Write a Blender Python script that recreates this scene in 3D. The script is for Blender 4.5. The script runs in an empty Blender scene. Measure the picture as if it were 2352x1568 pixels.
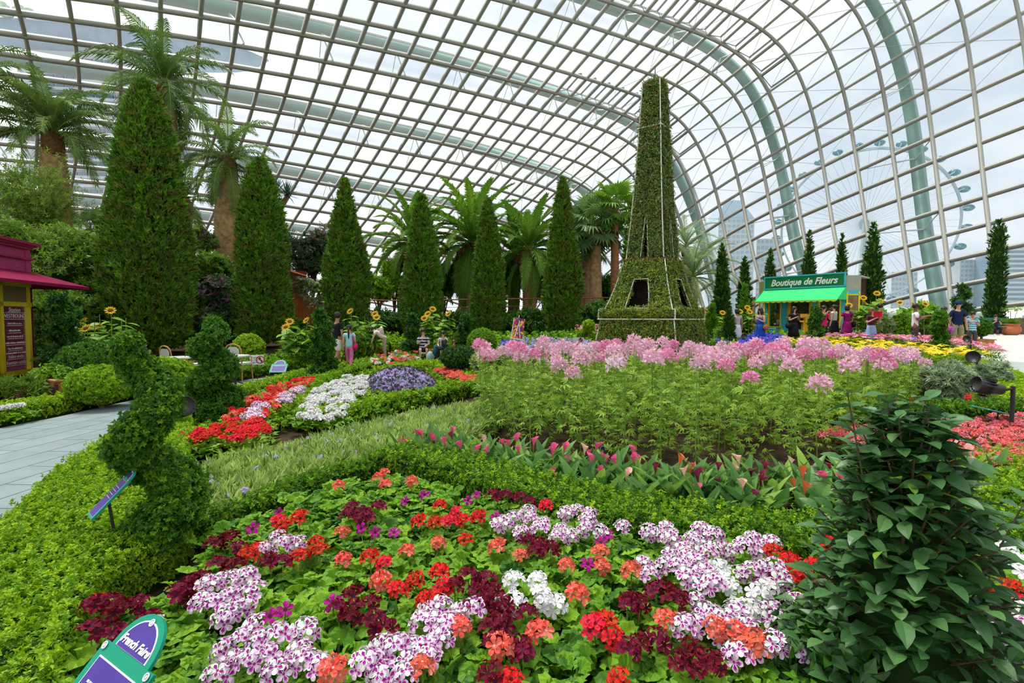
import bpy, math, random
import numpy as np
from mathutils import Vector, Matrix, Euler
sc = bpy.context.scene
COL = sc.collection
rnd = random.Random(11)
rng = np.random.default_rng(11)
# ---------------------------------------------------------------- camera, world, light, exposure
F, HOR, CAMZ = 1180.0, 730.0, 1.65
PITCH = math.atan((784 - HOR) / F)
CP, SP = math.cos(PITCH), math.sin(PITCH)
cam = bpy.data.objects.new('camera', bpy.data.cameras.new('camera'))
COL.objects.link(cam)
cam.location = (0, 0, CAMZ)
cam.rotation_euler = (math.pi / 2 - PITCH, 0, 0)
cam.data.sensor_width = 36.0
cam.data.lens = 36.0 * F / 2352
cam.data.clip_end = 3000
cam.data.clip_start = 0.05
sc.camera = cam
sc.view_settings.view_transform = 'Standard'
sc.view_settings.look = 'None'
sc.view_settings.gamma = 1
sc.view_settings.use_curve_mapping = False
sc.view_settings.exposure = 0.98
cy = sc.cycles
cy.use_adaptive_sampling = True
cy.adaptive_threshold = 0.04
cy.adaptive_min_samples = 12
cy.max_bounces = 5
cy.diffuse_bounces = 2
cy.glossy_bounces = 2
cy.transmission_bounces = 2
cy.transparent_max_bounces = 10
cy.caustics_reflective = False
cy.caustics_refractive = False
cy.sample_clamp_indirect = 4.0

world = bpy.data.worlds.new('sky')
sc.world = world
world.use_nodes = True
wn, wl = world.node_tree.nodes, world.node_tree.links
wn.clear()
w_out = wn.new('ShaderNodeOutputWorld')
w_bg = wn.new('ShaderNodeBackground')
w_tc = wn.new('ShaderNodeTexCoord')
w_map = wn.new('ShaderNodeMapping')
w_map.inputs['Scale'].default_value = (1.0, 1.0, 2.2)
w_noise = wn.new('ShaderNodeTexNoise')
w_noise.inputs['Scale'].default_value = 2.6
w_noise.inputs['Detail'].default_value = 7
w_noise.inputs['Roughness'].default_value = 0.55
w_ramp = wn.new('ShaderNodeValToRGB')
w_ramp.color_ramp.elements[0].position = 0.36
w_ramp.color_ramp.elements[0].color = (0.50, 0.575, 0.66, 1)
w_ramp.color_ramp.elements[1].position = 0.60
w_ramp.color_ramp.elements[1].color = (0.77, 0.785, 0.80, 1)
wl.new(w_tc.outputs['Generated'], w_map.inputs['Vector'])
wl.new(w_map.outputs['Vector'], w_noise.inputs['Vector'])
wl.new(w_noise.outputs['Fac'], w_ramp.inputs['Fac'])
wl.new(w_ramp.outputs['Color'], w_bg.inputs['Color'])
wl.new(w_bg.outputs['Background'], w_out.inputs['Surface'])
w_bg.inputs['Strength'].default_value = 0.72

sun_d = bpy.data.lights.new('sun', 'SUN')
sun_d.energy = 3.7
sun_d.angle = math.radians(22)
sun_d.color = (1.0, 0.96, 0.9)
sun = bpy.data.objects.new('sun', sun_d)
COL.objects.link(sun)
sun.rotation_euler = (math.radians(-13), math.radians(-16), 0)

# ---------------------------------------------------------------- helpers
def ray(px, py):
    a = (px - 1176) / F
    b = (784 - py) / F
    return Vector((a, CP + b * SP, -SP + b * CP))

def at(px, py, Y):
    d = ray(px, py)
    return Vector((0, 0, CAMZ)) + d * (Y / d.y)

def sstep(t):
    t = min(1.0, max(0.0, t))
    return t * t * (3 - 2 * t)

def gz(x, y):
    return 0.75 * sstep((y + 0.12 * max(0, x) - 12.5) / 14.0)

def gnd(px, py, h=0.0):
    """point where the sight line of a photo pixel meets the ground raised by h"""
    d = ray(px, py)
    t = 1.0
    for k in range(4000):
        p = Vector((0, 0, CAMZ)) + d * t
        if p.z <= gz(p.x, p.y) + h:
            return p
        t *= 1.004
    return p

def gat(px, Y, h=0.0):
    """ground point on the column of a photo pixel at depth Y"""
    x = (px - 1176) / F * Y * 1.001
    return Vector((x, Y, gz(x, Y) + h))

MATS = {}
def mat(name, col, rough=0.6, spec=0.3, noise=None, metal=0.0, bump=None, rand=0.0, trans=0.0, emit=0.0):
    """procedural material: colour with noise and per-object variation, optional bump and leaf translucency"""
    if name in MATS:
        return MATS[name]
    m = bpy.data.materials.new(name)
    m.use_nodes = True
    nt = m.node_tree
    n, l = nt.nodes, nt.links
    b = n['Principled BSDF']
    out = n['Material Output']
    b.inputs['Roughness'].default_value = rough
    b.inputs['Specular IOR Level'].default_value = spec
    b.inputs['Metallic'].default_value = metal
    c = tuple(col) + (1,)
    b.inputs['Base Color'].default_value = c
    m.diffuse_color = c
    src = None
    if noise:
        scale, col2 = noise
        tc = n.new('ShaderNodeTexCoord')
        tx = n.new('ShaderNodeTexNoise')
        tx.inputs['Scale'].default_value = scale
        tx.inputs['Detail'].default_value = 4
        l.new(tc.outputs['Object'], tx.inputs['Vector'])
        rp = n.new('ShaderNodeValToRGB')
        rp.color_ramp.elements[0].position = 0.35
        rp.color_ramp.elements[1].position = 0.65
        rp.color_ramp.elements[0].color = c
        rp.color_ramp.elements[1].color = tuple(col2) + (1,)
        l.new(tx.outputs['Fac'], rp.inputs['Fac'])
        src = rp.outputs['Color']
        if bump:
            bp = n.new('ShaderNodeBump')
            bp.inputs['Strength'].default_value = bump
            bp.inputs['Distance'].default_value = 0.02
            l.new(tx.outputs['Fac'], bp.inputs['Height'])
            l.new(bp.outputs['Normal'], b.inputs['Normal'])
    if rand:
        oi = n.new('ShaderNodeObjectInfo')
        hs = n.new('ShaderNodeHueSaturation')
        mr = n.new('ShaderNodeMapRange')
        mr.inputs['To Min'].default_value = 1 - rand
        mr.inputs['To Max'].default_value = 1 + rand
        l.new(oi.outputs['Random'], mr.inputs['Value'])
        l.new(mr.outputs['Result'], hs.inputs['Value'])
        mr2 = n.new('ShaderNodeMapRange')
        mr2.inputs['To Min'].default_value = 0.5 + rand * 0.05
        mr2.inputs['To Max'].default_value = 0.5 - rand * 0.05
        l.new(oi.outputs['Random'], mr2.inputs['Value'])
        l.new(mr2.outputs['Result'], hs.inputs['Hue'])
        if src:
            l.new(src, hs.inputs['Color'])
        else:
            hs.inputs['Color'].default_value = c
        src = hs.outputs['Color']
    if src:
        l.new(src, b.inputs['Base Color'])
    if emit:
        b.inputs['Emission Color'].default_value = c
        b.inputs['Emission Strength'].default_value = emit
    if trans:
        t = n.new('ShaderNodeBsdfTranslucent')
        if src:
            l.new(src, t.inputs['Color'])
        else:
            t.inputs['Color'].default_value = c
        mx = n.new('ShaderNodeMixShader')
        mx.inputs['Fac'].default_value = trans
        l.new(b.outputs['BSDF'], mx.inputs[1])
        l.new(t.outputs['BSDF'], mx.inputs[2])
        l.new(mx.outputs['Shader'], out.inputs['Surface'])
    MATS[name] = m
    return m

class MB:
    """collects shapes into one mesh; every face may carry a material slot"""
    def __init__(s):
        s.v, s.f, s.mi, s.cur = [], [], [], 0
    def add(s, vs, fs, M=None):
        o = len(s.v)
        s.v += [tuple(M @ Vector(p)) if M else tuple(p) for p in vs]
        s.f += [tuple(i + o for i in f) for f in fs]
        s.mi += [s.cur] * len(fs)
        return s
    def box(s, c, d, rz=0, M=None):
        x, y, z = d[0] / 2, d[1] / 2, d[2] / 2
        cr, sr = math.cos(rz), math.sin(rz)
        vs = []
        for k in range(8):
            a, b, e = (x if k & 1 else -x), (y if k & 2 else -y), (z if k & 4 else -z)
            vs.append((c[0] + a * cr - b * sr, c[1] + a * sr + b * cr, c[2] + e))
        return s.add(vs, [(0, 2, 3, 1), (4, 5, 7, 6), (0, 1, 5, 4), (2, 6, 7, 3), (0, 4, 6, 2), (1, 3, 7, 5)], M)
    def tube(s, pts, rad, n=6, M=None, cap=True):
        pts = [Vector(p) for p in pts]
        if not hasattr(rad, '__len__'):
            rad = [rad] * len(pts)
        vs, fs = [], []
        up = Vector((0, 0, 1))
        t0 = (pts[1] - pts[0]).normalized()
        u = t0.cross(up if abs(t0.z) < 0.9 else Vector((1, 0, 0))).normalized()
        for i, p in enumerate(pts):
            t = (pts[min(i + 1, len(pts) - 1)] - pts[max(i - 1, 0)]).normalized()
            u = (u - t * u.dot(t)).normalized()
            w = t.cross(u)
            for k in range(n):
                a = 2 * math.pi * k / n
                vs.append(p + (u * math.cos(a) + w * math.sin(a)) * rad[i])
        for i in range(len(pts) - 1):
            for k in range(n):
                k2 = (k + 1) % n
                fs.append((i * n + k, i * n + k2, (i + 1) * n + k2, (i + 1) * n + k))
        if cap:
            fs.append(tuple(range(n - 1, -1, -1)))
            fs.append(tuple(range((len(pts) - 1) * n, len(pts) * n)))
        return s.add(vs, fs, M)
    def lathe(s, prof, n=16, c=(0, 0, 0), M=None, wob=None):
        vs, fs = [], []
        for i, (r, z) in enumerate(prof):
            for k in range(n):
                a = 2 * math.pi * k / n
                q = r * (wob(a, z) if wob else 1)
                vs.append((c[0] + q * math.cos(a), c[1] + q * math.sin(a), c[2] + z))
        for i in range(len(prof) - 1):
            for k in range(n):
                k2 = (k + 1) % n
                fs.append((i * n + k, i * n + k2, (i + 1) * n + k2, (i + 1) * n + k))
        fs.append(tuple(range(n - 1, -1, -1)))
        fs.append(tuple(range((len(prof) - 1) * n, len(prof) * n)))
        return s.add(vs, fs, M)
    def ball(s, c, r, n=10, M=None):
        r = r if hasattr(r, '__len__') else (r, r, r)
        m = max(4, n // 2 + 1)
        vs, fs = [], []
        for i in range(m + 1):
            th = math.pi * i / m
            for k in range(n):
                a = 2 * math.pi * k / n
                st = max(math.sin(th), 0.02)
                vs.append((c[0] + r[0] * st * math.cos(a), c[1] + r[1] * st * math.sin(a), c[2] - r[2] * math.cos(th)))
        for i in range(m):
            for k in range(n):
                k2 = (k + 1) % n
                fs.append((i * n + k, i * n + k2, (i + 1) * n + k2, (i + 1) * n + k))
        return s.add(vs, fs, M)
    def prism(s, poly, z0, z1, M=None):
        n = len(poly)
        z0f = z0 if callable(z0) else (lambda x, y: z0)
        z1f = z1 if callable(z1) else (lambda x, y: z1)
        vs = [(p[0], p[1], z0f(p[0], p[1])) for p in poly] + [(p[0], p[1], z1f(p[0], p[1])) for p in poly]
        a = sum(poly[i][0] * poly[(i + 1) % n][1] - poly[(i + 1) % n][0] * poly[i][1] for i in range(n))
        fs = [(i, (i + 1) % n, n + (i + 1) % n, n + i) for i in range(n)] + [tuple(range(n - 1, -1, -1)), tuple(range(n, 2 * n))]
        if a < 0:
            fs = [tuple(reversed(f)) for f in fs]
        return s.add(vs, fs, M)
    def mesh(s, name, mats, smooth=False):
        me = bpy.data.meshes.new(name)
        me.from_pydata(s.v, [], s.f)
        for m in (mats if isinstance(mats, (list, tuple)) else [mats]):
            me.materials.append(m)
        if any(s.mi):
            me.polygons.foreach_set('material_index', s.mi)
        if smooth:
            me.polygons.foreach_set('use_smooth', [True] * len(s.f))
        me.update()
        return me
    def build(s, name, mats, parent=None, smooth=False, loc=None):
        return obj(name, s.mesh(name, mats, smooth), parent, loc)

def obj(name, me, parent=None, loc=None, rot=None, scale=None):
    o = bpy.data.objects.new(name, me)
    COL.objects.link(o)
    if parent is not None:
        o.parent = parent
    if loc is not None:
        o.location = loc
    if rot is not None:
        o.rotation_euler = rot
    if scale is not None:
        o.scale = scale if hasattr(scale, '__len__') else (scale,) * 3
    return o

def tag(o, label=None, cat=None, group=None, kind=None):
    if label:
        o['label'] = label
    if cat:
        o['category'] = cat
    if group:
        o['group'] = group
    if kind:
        o['kind'] = kind
    return o

def thing(name, label, cat, loc=(0, 0, 0), rz=0, group=None, scale=None):
    o = obj(name, None, None, loc, (0, 0, rz), scale)
    o.empty_display_size = 0.1
    return tag(o, label, cat, group)

def struct(o, label=None):
    return tag(o, label, kind='structure')

def mesh_np(name, V, Fc, mats, smooth=False):
    """fast mesh from numpy arrays; Fc is (m,k)"""
    V = np.asarray(V, np.float32)
    Fc = np.asarray(Fc, np.int32)
    me = bpy.data.meshes.new(name)
    me.vertices.add(len(V))
    me.vertices.foreach_set('co', V.ravel())
    if len(Fc):
        m, k = Fc.shape
        me.loops.add(m * k)
        me.loops.foreach_set('vertex_index', Fc.ravel())
        me.polygons.add(m)
        me.polygons.foreach_set('loop_start', np.arange(0, m * k, k, dtype=np.int32))
        if smooth:
            me.polygons.foreach_set('use_smooth', np.ones(m, dtype=bool))
    for q in (mats if isinstance(mats, (list, tuple)) else [mats]):
        me.materials.append(q)
    me.update(calc_edges=True)
    return me

# geometry-node scatter for foliage that nobody could count
_GN = {}
def scatter_group(protos):
    key = tuple(p.name for p in protos)
    if key in _GN:
        return _GN[key]
    g = bpy.data.node_groups.new('foliage_scatter', 'GeometryNodeTree')
    g.interface.new_socket('Geometry', in_out='INPUT', socket_type='NodeSocketGeometry')
    g.interface.new_socket('Geometry', in_out='OUTPUT', socket_type='NodeSocketGeometry')
    n, l = g.nodes, g.links
    gi, go = n.new('NodeGroupInput'), n.new('NodeGroupOutput')
    iop = n.new('GeometryNodeInstanceOnPoints')
    jn = n.new('GeometryNodeJoinGeometry')
    for p in protos:
        oi = n.new('GeometryNodeObjectInfo')
        oi.inputs['Object'].default_value = p
        oi.inputs['As Instance'].default_value = True
        l.new(oi.outputs['Geometry'], jn.inputs['Geometry'])
    def attr(nm, ty):
        a = n.new('GeometryNodeInputNamedAttribute')
        a.data_type = ty
        a.inputs['Name'].default_value = nm
        return a.outputs['Attribute']
    e2r = n.new('FunctionNodeEulerToRotation')
    l.new(attr('rot', 'FLOAT_VECTOR'), e2r.inputs[0])
    l.new(gi.outputs[0], iop.inputs['Points'])
    l.new(jn.outputs[0], iop.inputs['Instance'])
    iop.inputs['Pick Instance'].default_value = True
    l.new(attr('idx', 'INT'), iop.inputs['Instance Index'])
    l.new(e2r.outputs[0], iop.inputs['Rotation'])
    l.new(attr('scl', 'FLOAT'), iop.inputs['Scale'])
    l.new(iop.outputs[0], go.inputs[0])
    _GN[key] = g
    return g

def proto(name, me):
    return bpy.data.objects.new(name, me)     # never linked: a shape for scatter() only

def scatter(name, P, protos, scl=1.0, rot=None, tilt=0.5, nrm=None, parent=None, kind='stuff', var=0.35):
    P = np.asarray(P, np.float32)
    n = len(P)
    me = bpy.data.meshes.new(name)
    me.vertices.add(n)
    me.vertices.foreach_set('co', P.ravel())
    if rot is None:
        rot = np.zeros((n, 3), np.float32)
        if nrm is not None:
            nn = np.asarray(nrm, np.float64)
            nn = nn / (np.linalg.norm(nn, axis=1, keepdims=True) + 1e-9)
            jit = rng.normal(0, tilt, (n, 3))
            nn = nn + jit
            nn /= np.linalg.norm(nn, axis=1, keepdims=True) + 1e-9
            th = np.arccos(np.clip(nn[:, 2], -1, 1))
            ph = np.arctan2(nn[:, 1], nn[:, 0])
            # rotate z to nn: Rz(ph) Ry(th) Rz(spin)
            sp = rng.uniform(0, 6.283, n)
            # Euler XYZ of Rz(ph)Ry(th)Rz(sp): build matrices
            c1, s1, c2, s2, c3, s3 = np.cos(ph), np.sin(ph), np.cos(th), np.sin(th), np.cos(sp), np.sin(sp)
            m00 = c1 * c2 * c3 - s1 * s3
            m10 = s1 * c2 * c3 + c1 * s3
            m20 = -s2 * c3
            m21 = s2 * s3
            m22 = c2
            rot[:, 1] = np.arcsin(np.clip(-m20, -1, 1))
            rot[:, 0] = np.arctan2(m21, m22)
            rot[:, 2] = np.arctan2(m10, m00)
        else:
            rot[:, 0] = rng.normal(0, tilt, n)
            rot[:, 1] = rng.normal(0, tilt, n)
            rot[:, 2] = rng.uniform(0, 6.283, n)
    a = me.attributes.new('rot', 'FLOAT_VECTOR', 'POINT')
    a.data.foreach_set('vector', np.asarray(rot, np.float32).ravel())
    s = np.asarray(scl, np.float32) * (1 + rng.uniform(-var, var, n)).astype(np.float32)
    a = me.attributes.new('scl', 'FLOAT', 'POINT')
    a.data.foreach_set('value', s.astype(np.float32))
    a = me.attributes.new('idx', 'INT', 'POINT')
    a.data.foreach_set('value', rng.integers(0, len(protos), n).astype(np.int32))
    me.update()
    o = obj(name, me, parent)
    md = o.modifiers.new('scatter', 'NODES')
    md.node_group = scatter_group(protos)
    if kind:
        o['kind'] = kind
    return o

def copy_tree(o, parent=None):
    c = o.copy()
    COL.objects.link(c)
    c.parent = parent
    for ch in o.children:
        copy_tree(ch, c)
    return c

def inpoly(P, poly):
    x, y = P[:, 0], P[:, 1]
    r = np.zeros(len(P), bool)
    j = len(poly) - 1
    for i in range(len(poly)):
        xi, yi, xj, yj = poly[i][0], poly[i][1], poly[j][0], poly[j][1]
        if yi != yj:
            c = ((yi > y) != (yj > y)) & (x < (xj - xi) * (y - yi) / (yj - yi) + xi)
            r ^= c
        j = i
    return r

def poly_pts(poly, n, seed_rng=None):
    """about n random points inside a world polygon"""
    q = np.array([(p[0], p[1]) for p in poly])
    lo, hi = q.min(0), q.max(0)
    out = np.zeros((0, 2))
    while len(out) < n:
        P = rng.uniform(lo, hi, (n * 3 + 50, 2))
        out = np.vstack([out, P[inpoly(P, q)]])
    return out[:n]

def area(poly):
    return abs(sum(poly[i][0] * poly[(i + 1) % len(poly)][1] - poly[(i + 1) % len(poly)][0] * poly[i][1] for i in range(len(poly)))) / 2

def smooth_line(pts, n=8):
    """Catmull-Rom through points"""
    P = [Vector(p) for p in pts]
    out = []
    for i in range(len(P) - 1):
        p0, p1, p2, p3 = P[max(i - 1, 0)], P[i], P[i + 1], P[min(i + 2, len(P) - 1)]
        for k in range(n):
            t = k / n
            out.append(0.5 * ((2 * p1) + (p2 - p0) * t + (2 * p0 - 5 * p1 + 4 * p2 - p3) * t * t + (3 * p1 - p0 - 3 * p2 + p3) * t ** 3))
    out.append(P[-1])
    return out

def gpoly(pix, h=0.0, n=4):
    """closed smooth outline on the ground from photo pixels"""
    w = [gnd(px, py, h) for px, py in pix]
    P = [Vector((p.x, p.y, 0)) for p in w]
    q = smooth_line(P + [P[0]], n)[:-1] if n > 1 else P
    return [(p.x, p.y) for p in q]
# ---------------------------------------------------------------- the ground
M_soil = mat('soil', (0.035, 0.022, 0.014), 0.95, 0.1, noise=(9, (0.07, 0.045, 0.028)), bump=0.6)
M_steel = mat('rib_steel', (0.33, 0.325, 0.285), 0.45, 0.4, noise=(0.6, (0.37, 0.365, 0.32)))
M_arch = mat('arch_steel', (0.15, 0.30, 0.265), 0.4, 0.4, noise=(0.3, (0.18, 0.33, 0.29)))
M_archl = mat('strut_steel', (0.72, 0.77, 0.76), 0.4, 0.4, noise=(1.0, (0.66, 0.72, 0.72)))
M_dark = mat('vent_rubber', (0.055, 0.055, 0.05), 0.5, 0.3, noise=(2, (0.09, 0.09, 0.085)))

gx = np.concatenate([np.arange(-60, -12, 2.0), np.arange(-12, 26, 0.5), np.arange(26, 70, 2.0)])
gy = np.concatenate([np.arange(-6, 34, 0.5), np.arange(34, 90, 2.0)])
GX, GY = np.meshgrid(gx, gy, indexing='ij')
tt = np.clip((GY + 0.12 * np.maximum(0, GX) - 12.5) / 14.0, 0, 1)
GZ = 0.75 * tt * tt * (3 - 2 * tt) - 0.02
nx, ny = GX.shape
ii = (np.arange(nx - 1)[:, None] * ny + np.arange(ny - 1)[None, :]).ravel()
o = obj('ground', mesh_np('ground', np.stack([GX, GY, GZ], -1).reshape(-1, 3), np.stack([ii, ii + ny, ii + ny + 1, ii + 1], 1), M_soil, True))
struct(o)

# ---------------------------------------------------------------- the glass dome
CT = np.array([float(t) for t in '''-17.88 -12.80 -0.87 -6.49 -5.17 8.60 -0.03 0.45 16.82 6.56 5.47 25.29 16.65 14.00 30.05 14.79 20.48 42.64 28.49 26.05 38.99 37.38 27.23 43.21 53.52 26.03 23.22 41.21 18.68 16.01 38.85 17.96 1.33 34.49 14.06 -25.95 -19.49 -1.50 5.14 -13.83 3.12 11.27 -6.61 8.76 17.57 0.25 14.94 23.42 6.88 21.30 28.90 15.14 29.41 32.63 21.04 34.34 37.24 36.94 36.02 31.61 36.58 34.03 22.32 34.72 31.96 10.53 30.38 25.61 0.24 22.00 23.53 -1.61 -28.21 5.81 9.59 -19.98 11.69 14.03 -13.27 17.35 18.12 -6.48 23.56 22.13 0.24 30.46 25.51 9.02 36.59 27.64 18.98 44.39 30.22 26.29 44.98 27.74 31.48 48.03 18.79 27.04 39.57 8.16 25.69 35.93 0.21 21.56 28.53 -10.92 -36.11 11.90 13.16 -26.93 19.80 16.16 -19.27 26.05 19.00 -12.20 32.51 20.73 -4.50 39.30 22.52 2.89 45.04 23.20 11.08 54.71 25.57 19.14 54.96 23.02 22.33 56.59 13.88 19.70 47.57 5.38 24.38 43.37 -6.75 26.05 42.83 -14.66 -42.92 18.37 16.87 -33.62 27.40 15.60 -25.33 35.05 17.03 -17.45 41.09 17.86 -10.37 47.64 18.45 -3.28 53.62 18.98 3.60 60.68 18.89 11.08 67.00 18.68 16.46 64.02 8.37 16.79 58.85 0.07 20.20 53.14 -10.25 27.62 47.83 -22.87 -48.26 26.02 11.84 -40.74 34.52 12.78 -32.22 42.92 14.09 -23.83 48.62 14.37 -17.09 55.60 14.01 -10.24 62.02 14.05 -4.35 68.71 13.63 2.66 73.31 11.95 12.33 73.00 4.45 16.96 69.55 -5.39 19.77 65.16 -14.26 21.20 59.93 -22.67 -54.55 36.07 10.48 -48.98 41.74 10.01 -39.33 49.36 9.71 -30.08 56.01 8.63 -25.62 62.05 9.26 -17.21 69.89 7.80 -9.00 75.97 8.31 -0.49 79.60 4.01 6.79 81.27 -0.93 15.52 80.53 -8.93 21.64 78.27 -18.02 27.35 75.67 -27.15 -81.37 34.69 10.38 -53.55 52.32 8.15 -45.01 55.63 3.02 -42.02 60.80 5.10 -26.06 70.77 1.71 -25.63 76.61 5.54 -12.37 83.05 -0.86 -3.84 86.15 -1.91 3.19 89.03 -8.09 11.40 91.49 -11.53 26.08 92.33 -21.24 36.92 91.23 -35.28'''.split()]).reshape(8, 12, 3)
DA0, DA1, DR0, DR1 = -11, 14, -8, 38
def bbasis(t, n):
    t = np.asarray(t, float) * (n - 3)
    k = np.clip(t.astype(int), 0, n - 4)
    u = t - k
    B = np.zeros((len(t), n))
    w = [(1 - u) ** 3 / 6, (3 * u ** 3 - 6 * u ** 2 + 4) / 6, (-3 * u ** 3 + 3 * u ** 2 + 3 * u + 1) / 6, u ** 3 / 6]
    for m in range(4):
        B[np.arange(len(t)), k + m] = w[m]
    return B
def dome(a, r):
    """points of the shell for arrays of arch numbers a and purlin numbers r (linear beyond the surveyed ends)"""
    a, r = np.asarray(a, float).ravel(), np.asarray(r, float).ravel()
    def ev(a, r):
        return np.einsum('ki,kj,ijc->kc', bbasis((a - DA0) / (DA1 - DA0), 8), bbasis((r - DR0) / (DR1 - DR0), 12), CT)
    ac, rc = np.clip(a, DA0, DA1), np.clip(r, DR0, DR1)
    P = ev(ac, rc)
    e = 0.5
    ha, hr = np.where(ac > 0, -e, e), np.where(rc > 15, -e, e)
    P += (ev(ac + ha, rc) - P) * ((a - ac) / ha)[:, None]
    P += (ev(ac, rc + hr) - ev(ac, rc)) * ((r - rc) / hr)[:, None]
    return P
def dome_n(a, r):
    e = 0.25
    a, r = np.asarray(a, float).ravel(), np.asarray(r, float).ravel()
    da = dome(a + e, r) - dome(a - e, r)
    dr = dome(a, r + e) - dome(a, r - e)
    n = np.cross(da, dr)
    n /= np.linalg.norm(n, axis=1, keepdims=True)
    c = np.array([-2.0, 28, 0.0])
    s = np.sign(((dome(a, r) - c) * n).sum(1))
    return n * s[:, None]         # outward

ZMIN = -1.0
AA, RR = (-14, 20), (-8, 40)
roof = obj('ceiling', None, None)
struct(roof, 'curved glass dome roof of square panes on grey steel ribs')
def sweep(a, r, w, d, off, name, m, parent, seg=1):
    """box-section member following the shell"""
    P, N = dome(a, r), dome_n(a, r)
    keep = P[:, 2] > ZMIN
    if keep.sum() < 3:
        return None
    i0, i1 = np.where(keep)[0][[0, -1]]
    P, N = P[i0:i1 + 1], N[i0:i1 + 1]
    T = np.gradient(P, axis=0)
    T /= np.linalg.norm(T, axis=1, keepdims=True)
    S = np.cross(T, N)
    S /= np.linalg.norm(S, axis=1, keepdims=True)
    C = P + N * off
    V = np.stack([C + S * w / 2 + N * d / 2, C - S * w / 2 + N * d / 2, C - S * w / 2 - N * d / 2, C + S * w / 2 - N * d / 2], 1)
    n = len(P)
    Fc = []
    for k in range(4):
        k2 = (k + 1) % 4
        b = np.arange(n - 1) * 4
        Fc.append(np.stack([b + k, b + k2, b + 4 + k2, b + 4 + k], 1))
    Fc = np.concatenate(Fc + [np.array([[3, 2, 1, 0]]), np.array([[0, 1, 2, 3]]) + (n - 1) * 4])
    return obj(name, mesh_np(name, V.reshape(-1, 3), Fc, m), parent)
rs = np.arange(RR[0], RR[1] + 0.01, 0.5)
as_ = np.arange(AA[0], AA[1] + 0.01, 0.5)
for a in range(AA[0], AA[1] + 1):
    sweep(np.full_like(rs, a), rs, 0.23, 0.26, -0.05, 'arch_rib', M_steel, roof)
for r in range(RR[0], RR[1] + 1):
    sweep(as_, np.full_like(as_, r), 0.19, 0.26, -0.02, 'purlin', M_steel, roof)
# glass panes: the 300 that show largest are parts, the others one joined part
M_glass = bpy.data.materials.new('roof_glass')
M_glass.use_nodes = True
n, l = M_glass.node_tree.nodes, M_glass.node_tree.links
n.clear()
g_out = n.new('ShaderNodeOutputMaterial')
g_t = n.new('ShaderNodeBsdfTransparent')
g_t.inputs['Color'].default_value = (0.955, 0.975, 0.97, 1)
g_d = n.new('ShaderNodeBsdfTranslucent')
g_d.inputs['Color'].default_value = (0.93, 0.96, 0.97, 1)
g_m = n.new('ShaderNodeMixShader')
g_m.inputs['Fac'].default_value = 0.055  # milky share added to the panes so the view outside looks hazy
g_g = n.new('ShaderNodeBsdfGlossy')
g_g.inputs['Roughness'].default_value = 0.08
g_f = n.new('ShaderNodeMixShader')
g_f.inputs['Fac'].default_value = 0.03
l.new(g_t.outputs[0], g_m.inputs[1])
l.new(g_d.outputs[0], g_m.inputs[2])
l.new(g_m.outputs[0], g_f.inputs[1])
l.new(g_g.outputs[0], g_f.inputs[2])
l.new(g_f.outputs[0], g_out.inputs['Surface'])
ga, gr = np.meshgrid(np.arange(AA[0], AA[1] + 1), np.arange(RR[0], RR[1] + 1), indexing='ij')
DN = dome(ga.ravel(), gr.ravel()).reshape(ga.shape + (3,))
panes = []
vent_rows = [(-5, r) for r in range(14, 24)] + [(-1, r) for r in range(14, 24)]
for i in range(ga.shape[0] - 1):
    for j in range(ga.shape[1] - 1):
        q = np.stack([DN[i, j], DN[i + 1, j], DN[i + 1, j + 1], DN[i, j + 1]])
        if q[:, 2].min() < ZMIN:
            continue
        c = q.mean(0)
        d = c - np.array([0, 0, CAMZ])
        dep = d[1] * CP - d[2] * SP
        sx, sy = 1176 + F * d[0] / max(dep, .1), 784 - F * (d[1] * SP + d[2] * CP) / max(dep, .1)
        inside = dep > 1 and -60 < sx < 2412 and -60 < sy < 760
        nn = np.cross(q[2] - q[0], q[3] - q[1])
        ar = abs((nn * d).sum()) / (d @ d) ** 1.5 if inside else 0
        panes.append((ar, i, j, q))
panes.sort(key=lambda t: -t[0])
rv, rf = [], []
for k, (ar, i, j, q) in enumerate(panes):
    if k < 300:
        obj('pane', mesh_np('pane', q, [[0, 1, 2, 3]], M_glass), roof)
    else:
        b = len(rv)
        rv += list(q)
        rf.append([b, b + 1, b + 2, b + 3])
o = obj('panes_beyond', mesh_np('panes_beyond', rv, rf, M_glass), roof)
o['kind'] = 'stuff'
# opened roof vents: dark frames standing proud of their bays
for (a, r) in vent_rows:
    P = dome([a + .06, a + .94, a + .94, a + .06], [r + .08, r + .08, r + .9, r + .9])
    N = dome_n([a + .5], [r + .5])[0]
    P = P - N * 0.1
    Q = P.copy()
    Q[0] += N * 0.12
    Q[1] += N * 0.12
    Q[2] += N * 0.75
    Q[3] += N * 0.75
    m = MB()
    for x, y, w in ((0, 1, .05), (0, 3, .04), (1, 2, .04), (3, 2, .09)):
        m.tube([Q[x], Q[y]], w, 5)
    m.tube([P[3], Q[3]], .03, 4)
    m.tube([P[2], Q[2]], .03, 4)
    m.build('roof_vent', M_dark, roof)
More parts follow.
